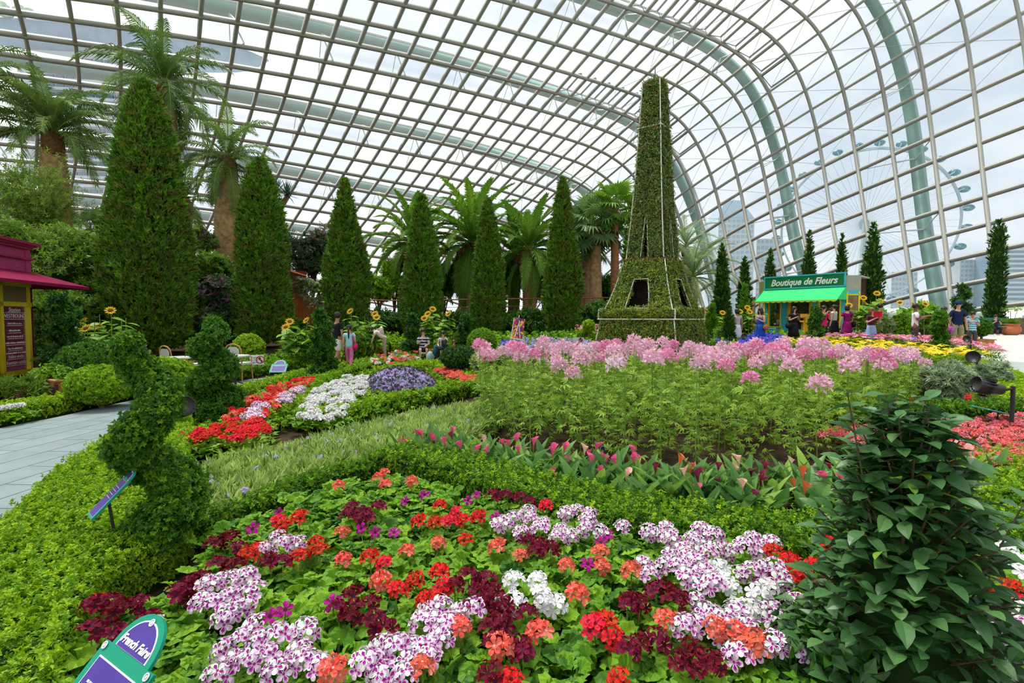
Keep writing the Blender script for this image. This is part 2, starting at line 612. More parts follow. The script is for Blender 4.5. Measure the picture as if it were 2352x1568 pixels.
# outer arches on struts
for a0 in (-11.5, -7.5, -3.5, 0.5, 4.5, 8.5, 12.5):
    ar_ = sweep(np.full_like(rs, a0 + 0.15), rs, 0.75, 0.85, 1.9, 'outer_arch', M_arch, roof)
    sweep(np.full_like(rs, a0 - 0.3), rs, 0.16, 0.16, 1.6, 'outer_pipe', M_archl, ar_)
    for r in range(-6, 36, 3):
        P = dome([a0 + .15, a0 + .5, a0 + .5, a0 - .5, a0 + 1.5], [r, r + .35, r - 1, r, r])
        N = dome_n([a0], [r])[0]
        if P[0][2] < 0.5:
            continue
        top = P[0] + N * 1.5
        m = MB()
        m.tube([top, P[1]], 0.055, 5)
        m.tube([top, P[3]], 0.045, 5)
        m.tube([top, P[4]], 0.035, 5)
        m.build('strut', M_archl, ar_)
# bracing cables across the bays on the sunny end
for s in range(-34, 26, 2):
    for sg in (1, -1):
        aa = np.arange(-10, 7.01, 0.5)
        r_ = (aa * 1.0 + s + 20) if sg > 0 else (-aa * 1.0 + s + 20)
        k = (r_ >= 17) & (r_ <= 29)
        if k.sum() < 3:
            continue
        P = dome(aa[k], r_[k]) - dome_n(aa[k], r_[k]) * 0.35
        MB().tube(P, 0.018, 3, cap=False).build('bracing_cable', M_steel, roof)
# ---------------------------------------------------------------- outside: land, towers, wheel
M_far = mat('far_land', (0.42, 0.50, 0.44), 0.9, 0.1, noise=(0.02, (0.55, 0.60, 0.58)))
MB().lathe([(60, -2.5), (1600, -2.5), (1600, -2.6), (60, -2.6)], 48, (0, 0, 0)).build('terrain', M_far)['kind'] = 'structure'
M_conc = mat('tower_concrete', (0.38, 0.43, 0.47), 0.7, 0.2, noise=(0.05, (0.42, 0.46, 0.49)))
M_bglass = mat('tower_glass', (0.22, 0.30, 0.37), 0.3, 0.5, noise=(0.05, (0.27, 0.35, 0.42)))
M_white = mat('white_paint', (0.78, 0.79, 0.78), 0.5, 0.3, noise=(1.5, (0.73, 0.74, 0.73)))

def tower(px0, px1, pytop, Y, label, floors, bays, taper=0.0, depth=30.0, style='grid', base=-2.5):
    a, b = at(px0, pytop, Y), at(px1, pytop, Y)
    w, top = b.x - a.x, a.z
    t = thing('skyscraper', label, 'building', ((a.x + b.x) / 2, Y + depth / 2, base), 0)
    h = top - base
    hw = w / 2
    MB().prism([(-hw, -depth / 2), (hw, -depth / 2), (hw, depth / 2), (-hw, depth / 2)], 0, h * (1 - taper)).build('wall', M_bglass if style == 'slab' else M_conc, t)
    if taper:
        m = MB()
        m.prism([(-hw, -depth / 2), (hw, -depth / 2), (hw, depth / 2), (-hw, depth / 2)], h * (1 - taper), h * (1 - taper) + .5)
        vs = [(-hw, -depth / 2, h * (1 - taper)), (hw, -depth / 2, h * (1 - taper)), (hw, depth / 2, h * (1 - taper)), (-hw, depth / 2, h * (1 - taper)),
              (-hw * .45, -depth / 4, h), (hw * .45, -depth / 4, h), (hw * .45, depth / 4, h), (-hw * .45, depth / 4, h)]
        m.add(vs, [(0, 1, 5, 4), (1, 2, 6, 5), (2, 3, 7, 6), (3, 0, 4, 7), (4, 5, 6, 7)])
        m.build('roof', M_bglass, t)
    hh = h * (1 - taper)
    fh = hh / floors
    if style == 'slab':
        for k in range(floors):
            MB().box((0, -depth / 2 - .5, (k + .55) * fh), (w * 1.03, 2.0, fh * .45)).build('floor_band', M_conc, t)
    else:
        bw = w / bays
        wm = MB().box((0, 0, 0), (bw * .55, .6, fh * .5)).mesh('window', M_bglass)
        for k in range(floors):
            for j in range(bays):
                obj('window', wm, t, (-hw + (j + .5) * bw, -depth / 2 - .1, (k + .5) * fh))
    return t
tower(1651, 1734, 455, 420, 'tall pale tower with sloped crown seen through the glass behind the green kiosk', 20, 8, 0.16)
tower(1738, 1797, 548, 470, 'lower pale tower just beside the sloped-crown tower through the glass', 14, 6)
tower(2048, 2108, 624, 700, 'squat pale office block under the wheel, seen through the glass', 10, 7)
tower(2206, 2246, 596, 480, 'stepped grey tower seen between the wheel and the tall thin conifer', 14, 4)
tower(2252, 2286, 628, 640, 'short grey block behind the tall thin conifer at the glass', 10, 3)
tower(2312, 2400, 568, 450, 'wide tower with white floor bands at the far edge of the glass', 16, 1, style='slab')
tower(1812, 1880, 640, 600, 'low hazy block behind the sign of the green kiosk', 8, 6)
# white canopy building and the far tree line
t = thing('waterfront_pavilion', 'long low white pavilion outside the glass behind the man in navy', 'building', (at(2090, 722, 300).x, 300, -2.5))
MB().box((0, 0, 3), (70, 14, 6)).build('wall', M_conc, t)
MB().prism([(-45, -12), (45, -12), (42, 12), (-42, 12)], 7, 9.5).build('roof', M_white, t)
M_fart = mat('far_tree', (0.30, 0.40, 0.28), 0.9, 0.1, noise=(0.05, (0.40, 0.50, 0.38)))
for k, (px, py, r) in enumerate(((1880, 716, 9), (1960, 712, 12), (2030, 709, 10), (2120, 707, 13), (2185, 712, 10), (2262, 708, 12), (2340, 706, 14), (1720, 716, 6))):
    p = at(px, py, 330 + 12 * k)
    t = thing('far_tree', 'hazy rounded tree on the far shore outside the glass', 'tree', (p.x, p.y, -2.5), group='trees on the far shore')
    m = MB()
    for q in range(7):
        m.ball((rnd.uniform(-r, r), rnd.uniform(-4, 4), p.z + 2.5 - rnd.uniform(2, 6)), (r * rnd.uniform(.4, .7), r * .5, rnd.uniform(3, 5)), 8)
    m.build('crown', M_fart, t, True)
    MB().tube([(0, 0, 0), (0, 0, max(2, p.z))], .8, 6).build('trunk', M_soil, t)
# observation wheel
c = at(1985, 515, 520)
wheel = thing('observation_wheel', 'giant pale observation wheel with blue capsules seen through the glass', 'ferris wheel', (c.x, c.y, -2.5), math.radians(-34))
RX = 74.0
hc = c.z + 2.5
M_wheel = mat('wheel_steel', (0.27, 0.33, 0.36), 0.5, 0.3, noise=(.1, (.3, .36, .39)))
M_caps = mat('capsule_glass', (0.04, 0.13, 0.17), 0.25, 0.5, noise=(.4, (.10, .23, .28)))
for off in (-3, 3):
    MB().tube([(RX * math.cos(k * math.pi / 36), off, hc + RX * math.sin(k * math.pi / 36)) for k in range(73)], 0.9, 6, cap=False).build('rim', M_wheel, wheel)
for k in range(28):
    a = 2 * math.pi * (k + .4) / 28
    sp = MB()
    sp.tube([(0, 0, hc), (RX * math.cos(a), -3, hc + RX * math.sin(a))], .16, 3)
    sp.tube([(0, 0, hc), (RX * math.cos(a + .1), 3, hc + RX * math.sin(a + .1))], .16, 3)
    sp.build('spoke', M_wheel, wheel)
    cx_, cz_ = (RX + 5) * math.cos(a), hc + (RX + 5) * math.sin(a)
    cp = MB().ball((cx_, 0, cz_), (4.8, 3.2, 3.2), 10).build('capsule', M_caps, wheel, True)
    MB().tube([(RX * math.cos(a), -3, hc + RX * math.sin(a)), (cx_, -3.3, cz_), (cx_, 3.3, cz_), (RX * math.cos(a), 3, hc + RX * math.sin(a))], .5, 4).build('mount', M_wheel, cp)
m = MB()
m.tube([(0, -9, hc), (0, 9, hc)], 4.5, 12)
m.build('hub', M_wheel, wheel)
for s in (-1, 1):
    MB().tube([(0, s * 8, hc), (s * 3, s * 22, 0)], [1.8, 3.0], 8).build('support_leg', M_wheel, wheel)
# hotel tower with a boat-shaped deck on top, beyond the left of the dome
hp = at(180, 300, 330)
hotel = thing('hotel_tower', 'white hotel tower with rows of balconies carrying a long grey boat-shaped deck', 'building', (hp.x, hp.y, -2.5), math.radians(8))
ht = at(180, 118, 330).z + 2.5
M_hotel = mat('hotel_white', (0.33, 0.36, 0.38), 0.6, 0.3, noise=(.05, (.36, .39, .41)))
M_hwin = mat('hotel_window', (0.045, 0.10, 0.15), 0.4, 0.3, noise=(.2, (.07, .13, .19)))
MB().prism([(-33, 0), (29, 0), (29, 22), (-33, 22)], 0, ht).build('wall', M_hotel, hotel)
m_slab = MB().box((0, 0, 0), (46, 3.0, 1.7)).mesh('balcony_slab', M_hotel)
m_win = MB().box((0, 0, 0), (4.2, 1.2, 2.4)).mesh('window', M_hwin)
nf = 24
for k in range(nf):
    z = ht - 6 - k * 5.4
    if z < 6:
        break
    obj('balcony_slab', m_slab, hotel, (4, -1.2, z - 2.0))
    for j in range(8):
        obj('window', m_win, hotel, (-14.5 + j * 5.6, -.5, z + .3))
MB().box((-26, -1, ht / 2), (8, 2, ht - 10)).build('stair_core', M_hotel, hotel)
# deck hull: lofted ellipse sections along its length
hv, hf = [], []
ns, nk = 22, 14
for i in range(ns + 1):
    u = -150 + i / ns * 262
    wv = 20 * math.sqrt(max(0.0004, 1 - max(0, (u - 20) / 92.1) ** 2.6))
    zz = ht + 12 - 0.00045 * (u - 0) ** 2
    for k in range(nk):
        a = math.pi * k / (nk - 1)
        hv.append((u, 8 - wv * math.cos(a), zz - (13.5 * wv / 20) * math.sin(a)))
for i in range(ns):
    for k in range(nk - 1):
        b = i * nk + k
        hf.append((b, b + 1, b + nk + 1, b + nk))
    hf.append((i * nk, (i + 1) * nk, (i + 1) * nk + nk - 1, i * nk + nk - 1))
M_hull = mat('deck_hull', (0.15, 0.20, 0.28), 0.7, 0.2, noise=(.15, (.19, .24, .32)))
hull = MB().add(hv, hf).build('sky_deck', M_hull, hotel, True)
MB().tube([(-150 + i * 13, -11 - (0 if i < 12 else 0), ht + 14.5 - 0.00045 * (-150 + i * 13) ** 2) for i in range(17)], .25, 4).build('railing', M_white, hull)
m = MB()
for i in range(60):
    u = rnd.uniform(-148, -20)
    m.ball((u, -8 + rnd.uniform(-3, 3), ht + 15 + rnd.uniform(0, 4)), rnd.uniform(1.5, 3.4), 6)
m.build('garden_trees', M_fart, hull)['kind'] = 'stuff'

# ---------------------------------------------------------------- paths and plaza
M_pave = mat('slate_paver', (0.20, 0.255, 0.265), 0.55, 0.35, noise=(3.5, (0.245, 0.295, 0.30)), rand=0.06, bump=0.08)
M_joint = mat('paver_joint', (0.33, 0.36, 0.355), 0.9, 0.1, noise=(8, (0.36, 0.39, 0.38)))
path_far = [(-420, 1085), (-200, 1040), (0, 985), (130, 960), (275, 927), (420, 900), (560, 874), (700, 853), (800, 836), (960, 818)]
path_near = [(1000, 822), (860, 846), (740, 858), (640, 882), (540, 908), (430, 940), (330, 980), (230, 1052), (130, 1130), (45, 1222), (-40, 1330), (-300, 1560)]
def gline(pix, h=0.0, n=6):
    return smooth_line([gnd(px, py, h) for px, py in pix], n)
pf, pn = gline(path_far), gline(path_near)
path_poly = [(p.x, p.y) for p in pf + pn]
path = MB().prism(path_poly, -.1, 0.004).build('path', M_joint)
struct(path)
def clip_poly(sub, clip):
    out = list(sub)
    for i in range(len(clip)):
        a, b = clip[i], clip[(i + 1) % len(clip)]
        inp, out = out, []
        for k in range(len(inp)):
            p, q = inp[k], inp[(k + 1) % len(inp)]
            sp_ = (b[0] - a[0]) * (p[1] - a[1]) - (b[1] - a[1]) * (p[0] - a[0])
            sq = (b[0] - a[0]) * (q[1] - a[1]) - (b[1] - a[1]) * (q[0] - a[0])
            if sp_ >= 0:
                out.append(p)
            if (sp_ >= 0) != (sq >= 0):
                t_ = sp_ / (sp_ - sq)
                out.append((p[0] + (q[0] - p[0]) * t_, p[1] + (q[1] - p[1]) * t_))
        if not out:
            return []
    return out
dv = Vector((pf[30].x - pf[14].x, pf[30].y - pf[14].y)).normalized()
nv = Vector((-dv.y, dv.x))
org = Vector((pf[12].x, pf[12].y))
np_ = 0
for i in range(-22, 22):
    for j in range(-9, 14):
        L, W, g = 1.2, 0.4, 0.007
        c0 = org + dv * (j * L + (i % 2) * L / 2) + nv * (i * W)
        rect = [c0 + dv * g + nv * g, c0 + dv * (L - g) + nv * g, c0 + dv * (L - g) + nv * (W - g), c0 + dv * g + nv * (W - g)]
        if c0.y > 14 or c0.y < 1.5:
            continue
        pp = clip_poly(path_poly, [(r.x, r.y) for r in rect])
        if len(pp) >= 3 and area(pp) > .01 and np_ < 300:
            MB().prism(pp, -.05, 0.012).build('paver', M_pave, path)
            np_ += 1
# plaza to the right and the walk round the back
M_plaza = mat('plaza_stone', (0.52, 0.50, 0.46), 0.7, 0.2, noise=(5, (0.60, 0.58, 0.54)), rand=.05)
pl = [gat(1620, 22), gat(2050, 19.2), gat(2125, 17.2), gat(2290, 14.6), gat(2420, 12.6), gat(2700, 11), gat(2900, 27), gat(2500, 31), gat(1620, 31)]
plaza = MB().prism([(p.x, p.y) for p in pl], lambda x, y: gz(x, y) - .12, lambda x, y: gz(x, y) + .01).build('path_plaza', M_joint)
struct(plaza)
ppoly = [(p.x, p.y) for p in pl]
cnt = 0
for i in range(0, 40):
    for j in range(0, 20):
        x0, y0 = 14 + i * .9, 10.5 + j * .9
        pp = clip_poly(ppoly, [(x0 + .008, y0 + .008), (x0 + .892, y0 + .008), (x0 + .892, y0 + .892), (x0 + .008, y0 + .892)])
        if len(pp) >= 3 and area(pp) > .02 and cnt < 300 and y0 < 27.5:
            MB().prism(pp, lambda x, y: gz(x, y) - .1, lambda x, y: gz(x, y) + .022).build('paver', M_plaza, plaza)
            cnt += 1
# ---------------------------------------------------------------- retaining walls and upper terrace
M_wall = mat('wall_render', (0.10, 0.075, 0.05), 0.9, 0.1, noise=(1.2, (0.15, 0.10, 0.06)))
M_corten = mat('corten_steel', (0.55, 0.16, 0.045), 0.75, 0.2, noise=(1.6, (0.42, 0.10, 0.03)), rand=.12)
M_rust = mat('rust_rail', (0.30, 0.10, 0.045), 0.7, 0.3, noise=(4, (0.22, 0.07, 0.03)))
WL = [(-330, 15.0, 5.3), (60, 19.5, 5.05), (265, 21.0, 4.9), (450, 23.5, 4.7), (570, 25.0, 4.4), (655, 26.0, 4.15), (704, 26.4, 3.7), (745, 26.9, 3.0), (850, 28.0, 2.6), (1150, 29.0, 2.7), (1450, 29.6, 2.8), (1600, 30.4, 2.8)]
wl3 = []
for px, Y, z in WL:
    p = gat(px, Y)
    wl3.append(Vector((p.x, p.y, z)))
wls = smooth_line(wl3, 5)
m = MB()
vs, fs = [], []
for p in wls:
    d = Vector((p.x, p.y, 0)).normalized() * .35
    vs += [(p.x, p.y, -.3), (p.x, p.y, p.z - .75), (p.x + d.x, p.y + d.y, p.z - .75), (p.x + d.x, p.y + d.y, -.3)]
for i in range(len(wls) - 1):
    b = i * 4
    for k in range(3):
        fs.append((b + k, b + k + 1, b + 5 + k, b + 4 + k))
struct(m.add(vs, fs).build('wall_back', M_wall))
m = MB()
vs, fs = [], []
for p in wls:
    for t_ in (.3, 4, 10, 22):
        d = Vector((p.x, p.y, 0)).normalized() * t_
        vs.append((p.x + d.x, p.y + d.y, p.z - .8))
for i in range(len(wls) - 1):
    for k in range(3):
        b = i * 4 + k
        fs.append((b, b + 1, b + 5, b + 4))
struct(m.add(vs, fs).build('ground_terrace', M_soil, smooth=True))
def tz(x, y):
    """height of the upper terrace near a point"""
    best = min(wls, key=lambda p: (Vector((p.x, p.y)).normalized() - Vector((x, y)).normalized()).length)
    return best.z - .8
# railing along the wall: posts, top rail, wires as one fence thing
rail = thing('terrace_railing', 'thin rusty railing running along the top of the planted terrace wall', 'railing', wls[0])
def rel(o, p):
    return Vector(p) - o.location
MB().tube([rel(rail, p + Vector((0, 0, .02))) for p in wls], .035, 5).build('top_rail', M_rust, rail)
MB().tube([rel(rail, p + Vector((0, 0, -.4))) for p in wls], .012, 4).build('wire', M_rust, rail)
for i in range(0, len(wls), 2):
    MB().tube([rel(rail, wls[i] - Vector((0, 0, .8))), rel(rail, wls[i] + Vector((0, 0, .02)))], .022, 5).build('post', M_rust, rail)
# corten panels: dark box parapet and an orange board wall under the white creeper
t = thing('corten_parapet', 'dark rusty steel parapet box above the orange wall, left of the second cypress', 'parapet', at(686, 640, 26.0))
c0 = t.location.copy()
MB().prism([tuple((at(650, 640, 24.6) - c0).xy), tuple((at(702, 640, 24.8) - c0).xy), tuple((at(704, 640, 25.3) - c0).xy), tuple((at(650, 640, 25.3) - c0).xy)], -.55, .28).build('panel', mat('corten_dark', (.10, .028, .02), .7, .3, noise=(2, (.14, .04, .03))), t)
MB().tube([at(648, 617, 24.55) - c0, at(704, 634, 24.75) - c0], .05, 5).build('rim', M_corten, t)
owall = thing('orange_board_wall', 'orange rusted steel board wall under pale creeper beside the man in black', 'wall', gat(700, 25.2))
c0 = owall.location.copy()
for k in range(15):
    a, b = gat(640 + k * 8, 25.0 + k * .06), gat(640 + k * 8 + 7.4, 25.0 + k * .06 + .05)
    zt = at(700, 660 + k * 3.0, 25.2).z
    MB().prism([(a.x - c0.x, a.y - c0.y), (b.x - c0.x, b.y - c0.y), (b.x - c0.x, b.y + .06 - c0.y), (a.x - c0.x, a.y + .06 - c0.y)], -.2, zt - c0.z).build('plank', M_corten, owall)
# low brown planter wall at the glass on the right, with its coping
m = MB()
wa, wb = gat(2185, 27.5), gat(2620, 27.5)
rw = MB().box(((wa.x + wb.x) / 2, 27.8, gz(wa.x, 27.5) + .32), (wb.x - wa.x, .5, .95)).build('wall_right', mat('brown_wall', (.12, .085, .065), .8, .2, noise=(1.2, (.17, .12, .09))))
struct(rw)
MB().box(((wa.x + wb.x) / 2, 27.8, gz(wa.x, 27.5) + .84), (wb.x - wa.x + .1, .62, .09)).build('coping', mat('maroon_coping', (.13, .06, .06), .6, .3, noise=(3, (.17, .09, .08))), rw)
# ---------------------------------------------------------------- foliage shapes
def lf(name, c, c2=None, rough=.5, spec=.25, rand=.22, trans=.35, ns=6):
    return mat(name, c, rough, spec, noise=(ns, c2) if c2 else None, rand=rand, trans=trans)
G_lime = lf('leaf_lime', (.36, .54, .012), (.25, .45, .012))
G_box = lf('leaf_box', (.15, .33, .012), (.21, .40, .015))
G_boxd = lf('leaf_box_dark', (.055, .17, .012), (.09, .23, .015))
G_dark = lf('leaf_dark', (.025, .085, .014), (.04, .12, .018), rand=.3)
G_cyp = lf('leaf_cypress', (.10, .25, .016), (.14, .31, .02), rand=.35, trans=.25)
G_cyp2 = lf('leaf_cypress_olive', (.18, .22, .035), (.14, .19, .03), rand=.3, trans=.25)
G_cyp3 = lf('leaf_cypress_fresh', (.13, .33, .02), (.18, .38, .025), rand=.3, trans=.3)
G_olive = lf('leaf_olive', (.25, .32, .02), (.30, .34, .03), rand=.3)
G_tower = lf('leaf_tower', (.11, .20, .035), (.17, .25, .045), rand=.35, trans=.2)
G_towerb = lf('leaf_tower_rust', (.24, .15, .05), (.16, .16, .04), rand=.35, trans=.2)
G_mid = lf('leaf_mid', (.16, .29, .035), (.23, .37, .045), rand=.25)
G_grass = lf('leaf_grass', (.48, .64, .14), (.56, .68, .26), rand=.25)
G_gry = lf('leaf_grey', (.44, .54, .34), (.36, .47, .26), rand=.2)
G_ger = lf('leaf_geranium', (.21, .43, .02), (.15, .34, .02), rand=.28, ns=14)
G_gerd = lf('leaf_geranium_dark', (.06, .19, .02), (.09, .24, .02), rand=.3, ns=14)
G_calla = lf('leaf_calla', (.10, .25, .05), (.15, .31, .08), rand=.25, rough=.35)
G_shrub = lf('leaf_shrub', (.06, .16, .045), (.09, .21, .06), rand=.35, rough=.38, spec=.35, trans=.2)
G_palm = lf('leaf_palm', (.10, .18, .03), (.15, .24, .05), rand=.25, trans=.3)
G_palmb = lf('leaf_palm_bright', (.10, .23, .015), (.16, .30, .03), rand=.2, trans=.35)
G_palmp = lf('leaf_palm_pale', (.24, .33, .16), (.30, .40, .2), rand=.2, trans=.3)
G_purple = lf('leaf_purple', (.09, .05, .07), (.17, .11, .14), rand=.3)
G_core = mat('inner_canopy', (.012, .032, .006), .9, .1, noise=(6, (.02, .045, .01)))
M_bark = mat('bark', (.15, .085, .045), .9, .1, noise=(14, (.25, .15, .08)), bump=.7)
M_twig = mat('twig', (.12, .09, .05), .9, .1, noise=(20, (.17, .12, .07)))
M_stem = mat('green_stem', (.16, .30, .04), .6, .2, noise=(9, (.22, .36, .06)), rand=.15)

def leaf_into(m, M, l, w, fold=.25, curl=.15, n=1, wpos=.45):
    """a folded pointed leaf along +Y from the origin of M"""
    if n == 1:
        m.add([(0, 0, 0), (-w / 2, l * wpos, w * fold), (0, l, -l * curl), (w / 2, l * wpos, w * fold), (0, l * wpos, 0)], [(0, 4, 1), (4, 2, 1), (0, 3, 4), (4, 3, 2)], M)
    else:
        vs, fs = [], []
        prof = [(0, .06), (.16, .62), (.38, 1.0), (.62, .9), (.84, .5), (1, .02)]
        for i, (t, ww) in enumerate(prof):
            zc = -curl * l * t * t
            vs += [(-w / 2 * ww, l * t, zc + w * fold * ww * .5), (0, l * t, zc), (w / 2 * ww, l * t, zc + w * fold * ww * .5)]
        for i in range(len(prof) - 1):
            b = i * 3
            fs += [(b, b + 1, b + 4, b + 3), (b + 1, b + 2, b + 5, b + 4)]
        m.add(vs, fs, M)

def rotm(az, el, loc=(0, 0, 0), roll=0):
    """leaf frame: +Y turned to azimuth az, raised by el"""
    return Matrix.Translation(loc) @ Matrix.Rotation(az, 4, 'Z') @ Matrix.Rotation(el, 4, 'X') @ Matrix.Rotation(roll, 4, 'Y')

def sprig(name, mats, k=9, size=1.0, ll=.5, lw=.28, el=(.1, 1.1), stem=True, seed=1, droop=0):
    """unit sprig: leaves up a short stem along +Z; several mats are dealt out over the leaves"""
    r = random.Random(seed)
    m = MB()
    for i in range(k):
        h = (i / k) * .75
        m.cur = r.randrange(len(mats)) if isinstance(mats, (list, tuple)) else 0
        leaf_into(m, rotm(i * 2.4 + r.uniform(-.3, .3), r.uniform(*el) - droop, (0, 0, h)), ll * r.uniform(.75, 1.2), lw * r.uniform(.8, 1.2))
    m.v = [(v[0] * size, v[1] * size, v[2] * size) for v in m.v]
    return proto(name, m.mesh(name, mats))

def needle_fan(name, mt, k=16, seed=1, spread=.5, l=1.0, w=.07):
    r = random.Random(seed)
    m = MB()
    for i in range(k):
        az = r.uniform(0, 6.28)
        t = r.uniform(0, .55)
        el = math.pi / 2 - r.uniform(.1, spread)
        M = rotm(az, el, (0, 0, t * .7))
        L = l * r.uniform(.35, .7)
        ww = w * r.uniform(.8, 1.4)
        m.add([(-ww, 0, 0), (ww, 0, 0), (0, L, -.05), (0, L * .5, ww)], [(0, 1, 3), (1, 2, 3), (2, 0, 3)], M)
    return proto(name, m.mesh(name, mt))

P_lime = [sprig('sprig', G_lime, 8, 1, .5, .34, seed=s) for s in (1, 2)]
P_box = [sprig('sprig', G_box, 8, 1, .5, .34, seed=s) for s in (1, 2)]
P_boxd = [sprig('sprig', G_boxd, 9, 1, .5, .32, seed=s) for s in (3, 4)]
P_mix = [P_lime[0], P_box[0], P_box[1]]
P_cyp = [needle_fan('needles', G_cyp, 18, 1), needle_fan('needles', G_cyp, 18, 2), needle_fan('needles', G_cyp3, 18, 3), needle_fan('needles', G_cyp2, 18, 4), needle_fan('needles', G_cyp2, 20, 14)]
P_cypd = [needle_fan('needles', G_dark, 14, 5, .4), needle_fan('needles', G_cyp, 14, 6, .4)]
P_tower = [sprig('tower_leaf', G_tower, 8, 1, .55, .2, (-.5, .9), seed=s) for s in (5, 6, 7)] + [sprig('tower_leaf', G_towerb, 8, 1, .5, .2, (-.5, .9), seed=8)]
P_towero = [sprig('tower_leaf', G_olive, 8, 1, .55, .22, (-.5, .9), seed=s) for s in (5, 6)] + P_tower[:1]
P_dark = [sprig('sprig', G_dark, 9, 1, .5, .26, seed=s) for s in (9, 10)] + [sprig('sprig', G_boxd, 9, 1, .5, .24, seed=11)]
P_midl = [sprig('sprig', G_mid, 9, 1, .5, .2, seed=s) for s in (12, 13)] + [sprig('sprig', G_box, 9, 1, .5, .2, seed=14)]
P_gry = [needle_fan('needles', G_gry, 16, 7, 1.0)]
P_grass = [needle_fan('blades', G_grass, 14, s, .9, 1.2, .045) for s in (8, 9)] + [needle_fan('blades', G_mid, 10, 12, .8, 1.1, .04)]
P_purp = [sprig('sprig', G_purple, 7, 1, .6, .32, seed=15), P_dark[0]]
P_ivyw = [sprig('sprig', lf('leaf_variegated', (.52, .56, .40), (.34, .42, .22)), 8, 1, .42, .3, seed=16), P_midl[0]]

# ---------------------------------------------------------------- hedges
def hedge(name, label, pix, h, prot, sp, dens, n=4, world=None, group=None, z0=None, core=None, hj=.03):
    """clipped hedge over an outline on the ground: dark inner body, leaf sprigs on top and sides"""
    poly = world or gpoly(pix, 0, n)
    c = np.mean(poly, axis=0)
    t = thing(name, label, 'hedge', (c[0], c[1], gz(*c)), group=group)
    zb = t.location.z
    rel_ = [(p[0] - c[0], p[1] - c[1]) for p in poly]
    sh = [(p[0] * .985, p[1] * .985) for p in rel_]
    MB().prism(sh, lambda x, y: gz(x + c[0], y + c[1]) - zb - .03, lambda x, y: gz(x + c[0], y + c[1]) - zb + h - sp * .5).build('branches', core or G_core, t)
    nt = int(area(poly) * dens)
    P = poly_pts(rel_, nt)
    zz = np.array([gz(x + c[0], y + c[1]) - zb for x, y in P]) + h - sp * .45 + rng.normal(0, hj, nt)
    top = np.column_stack([P, zz])
    nt_ = np.tile([0, 0, 1.0], (nt, 1))
    # sides
    q = np.array(rel_ + [rel_[0]])
    seg = np.linalg.norm(q[1:] - q[:-1], axis=1)
    ns_ = int(seg.sum() * h * dens)
    k = rng.choice(len(seg), ns_, p=seg / seg.sum())
    u = rng.uniform(0, 1, (ns_, 1))
    S = q[k] * (1 - u) + q[k + 1] * u
    e = q[k + 1] - q[k]
    nn = np.column_stack([e[:, 1], -e[:, 0]]) / (seg[k][:, None] + 1e-9)
    sgn = 1 if sum(rel_[i][0] * rel_[(i + 1) % len(rel_)][1] - rel_[(i + 1) % len(rel_)][0] * rel_[i][1] for i in range(len(rel_))) > 0 else -1
    nn *= sgn
    S = S - nn * sp * .4
    zs = np.array([gz(x + c[0], y + c[1]) - zb for x, y in S]) + rng.uniform(.02, h - .02, ns_)
    side = np.column_stack([S, zs])
    scatter('foliage', np.vstack([top, side]), prot, sp, nrm=np.vstack([nt_, np.column_stack([nn, np.full(ns_, .35)])]), parent=t, tilt=.45)
    return t

def strip(pix, width, h=0.0, n=6):
    """outline of a band of given width along a line of photo pixels on the ground"""
    L = smooth_line([Vector((p.x, p.y, 0)) for p in (gnd(a, b, h) for a, b in pix)], n)
    left, right = [], []
    for i, p in enumerate(L):
        t_ = (L[min(i + 1, len(L) - 1)] - L[max(i - 1, 0)]).normalized()
        nn = Vector((-t_.y, t_.x, 0)) * width / 2
        left.append((p.x + nn.x, p.y + nn.y))
        right.append((p.x - nn.x, p.y - nn.y))
    return left + right[::-1]

hedge('box_hedge', 'broad lime green clipped hedge filling the corner between the path and the geraniums',
      [(-60, 1395), (40, 1262), (140, 1148), (240, 1070), (330, 1000), (415, 960), (440, 1010), (430, 1110), (440, 1230), (420, 1310), (300, 1390), (215, 1470), (150, 1640), (60, 1900), (-260, 1900)], .30, P_lime + P_box[:1], .043, 2700)
hedge('box_hedge', 'low lime hedge along the far side of the path by the maroon kiosk', None, .26, P_lime, .065, 1100, world=strip([(-160, 1008), (0, 972), (130, 948), (265, 918), (330, 900)], .42))
hedge('box_hedge', 'low hedge along the far side of the path below the cafe tables', None, .27, P_box, .09, 420, world=strip([(395, 893), (470, 882), (560, 866), (640, 853), (720, 838)], .5))
hedge('box_hedge', 'narrow hedge between the path and the red geraniums', None, .22, P_lime + P_box, .09, 420, world=strip([(400, 985), (480, 945), (590, 905), (700, 872), (800, 850), (880, 835)], .4))
hedge('box_hedge', 'green hedge dividing the red and the white flower beds', None, .26, P_box + P_lime[:1], .085, 450, world=strip([(390, 1050), (500, 1030), (610, 985), (680, 955), (705, 915), (790, 872), (900, 842), (985, 828)], .36))
hedge('box_hedge', 'hedge curving along the upper edge of the pale grassy strip', None, .26, P_box + P_lime[:1], .085, 450, world=strip([(680, 985), (800, 975), (900, 945), (1000, 925), (1100, 900), (1140, 868)], .3))
hedge('box_hedge', 'hedge between the pale grassy strip and the front geranium bed', None, .20, P_box + P_boxd[:1], .045, 1900, world=strip([(440, 1255), (530, 1225), (650, 1175), (770, 1128), (880, 1098), (960, 1088)], .2))
hedge('box_hedge', 'thick clipped hedge sweeping between the calla lilies and the geraniums', None, .30, P_box + P_boxd[:1] + P_lime[:1], .045, 2200,
      world=strip([(900, 1095), (1010, 1118), (1150, 1165), (1350, 1230), (1600, 1285), (1850, 1318), (2100, 1318), (2420, 1290)], .52))
hedge('box_hedge', 'bright hedge at the far right behind the leafy shrub and small signs', [(2030, 1165), (2160, 1120), (2352, 1090), (2520, 1085), (2540, 1230), (2352, 1215), (2180, 1225), (2060, 1235)], .28, P_lime + P_box, .05, 1500)
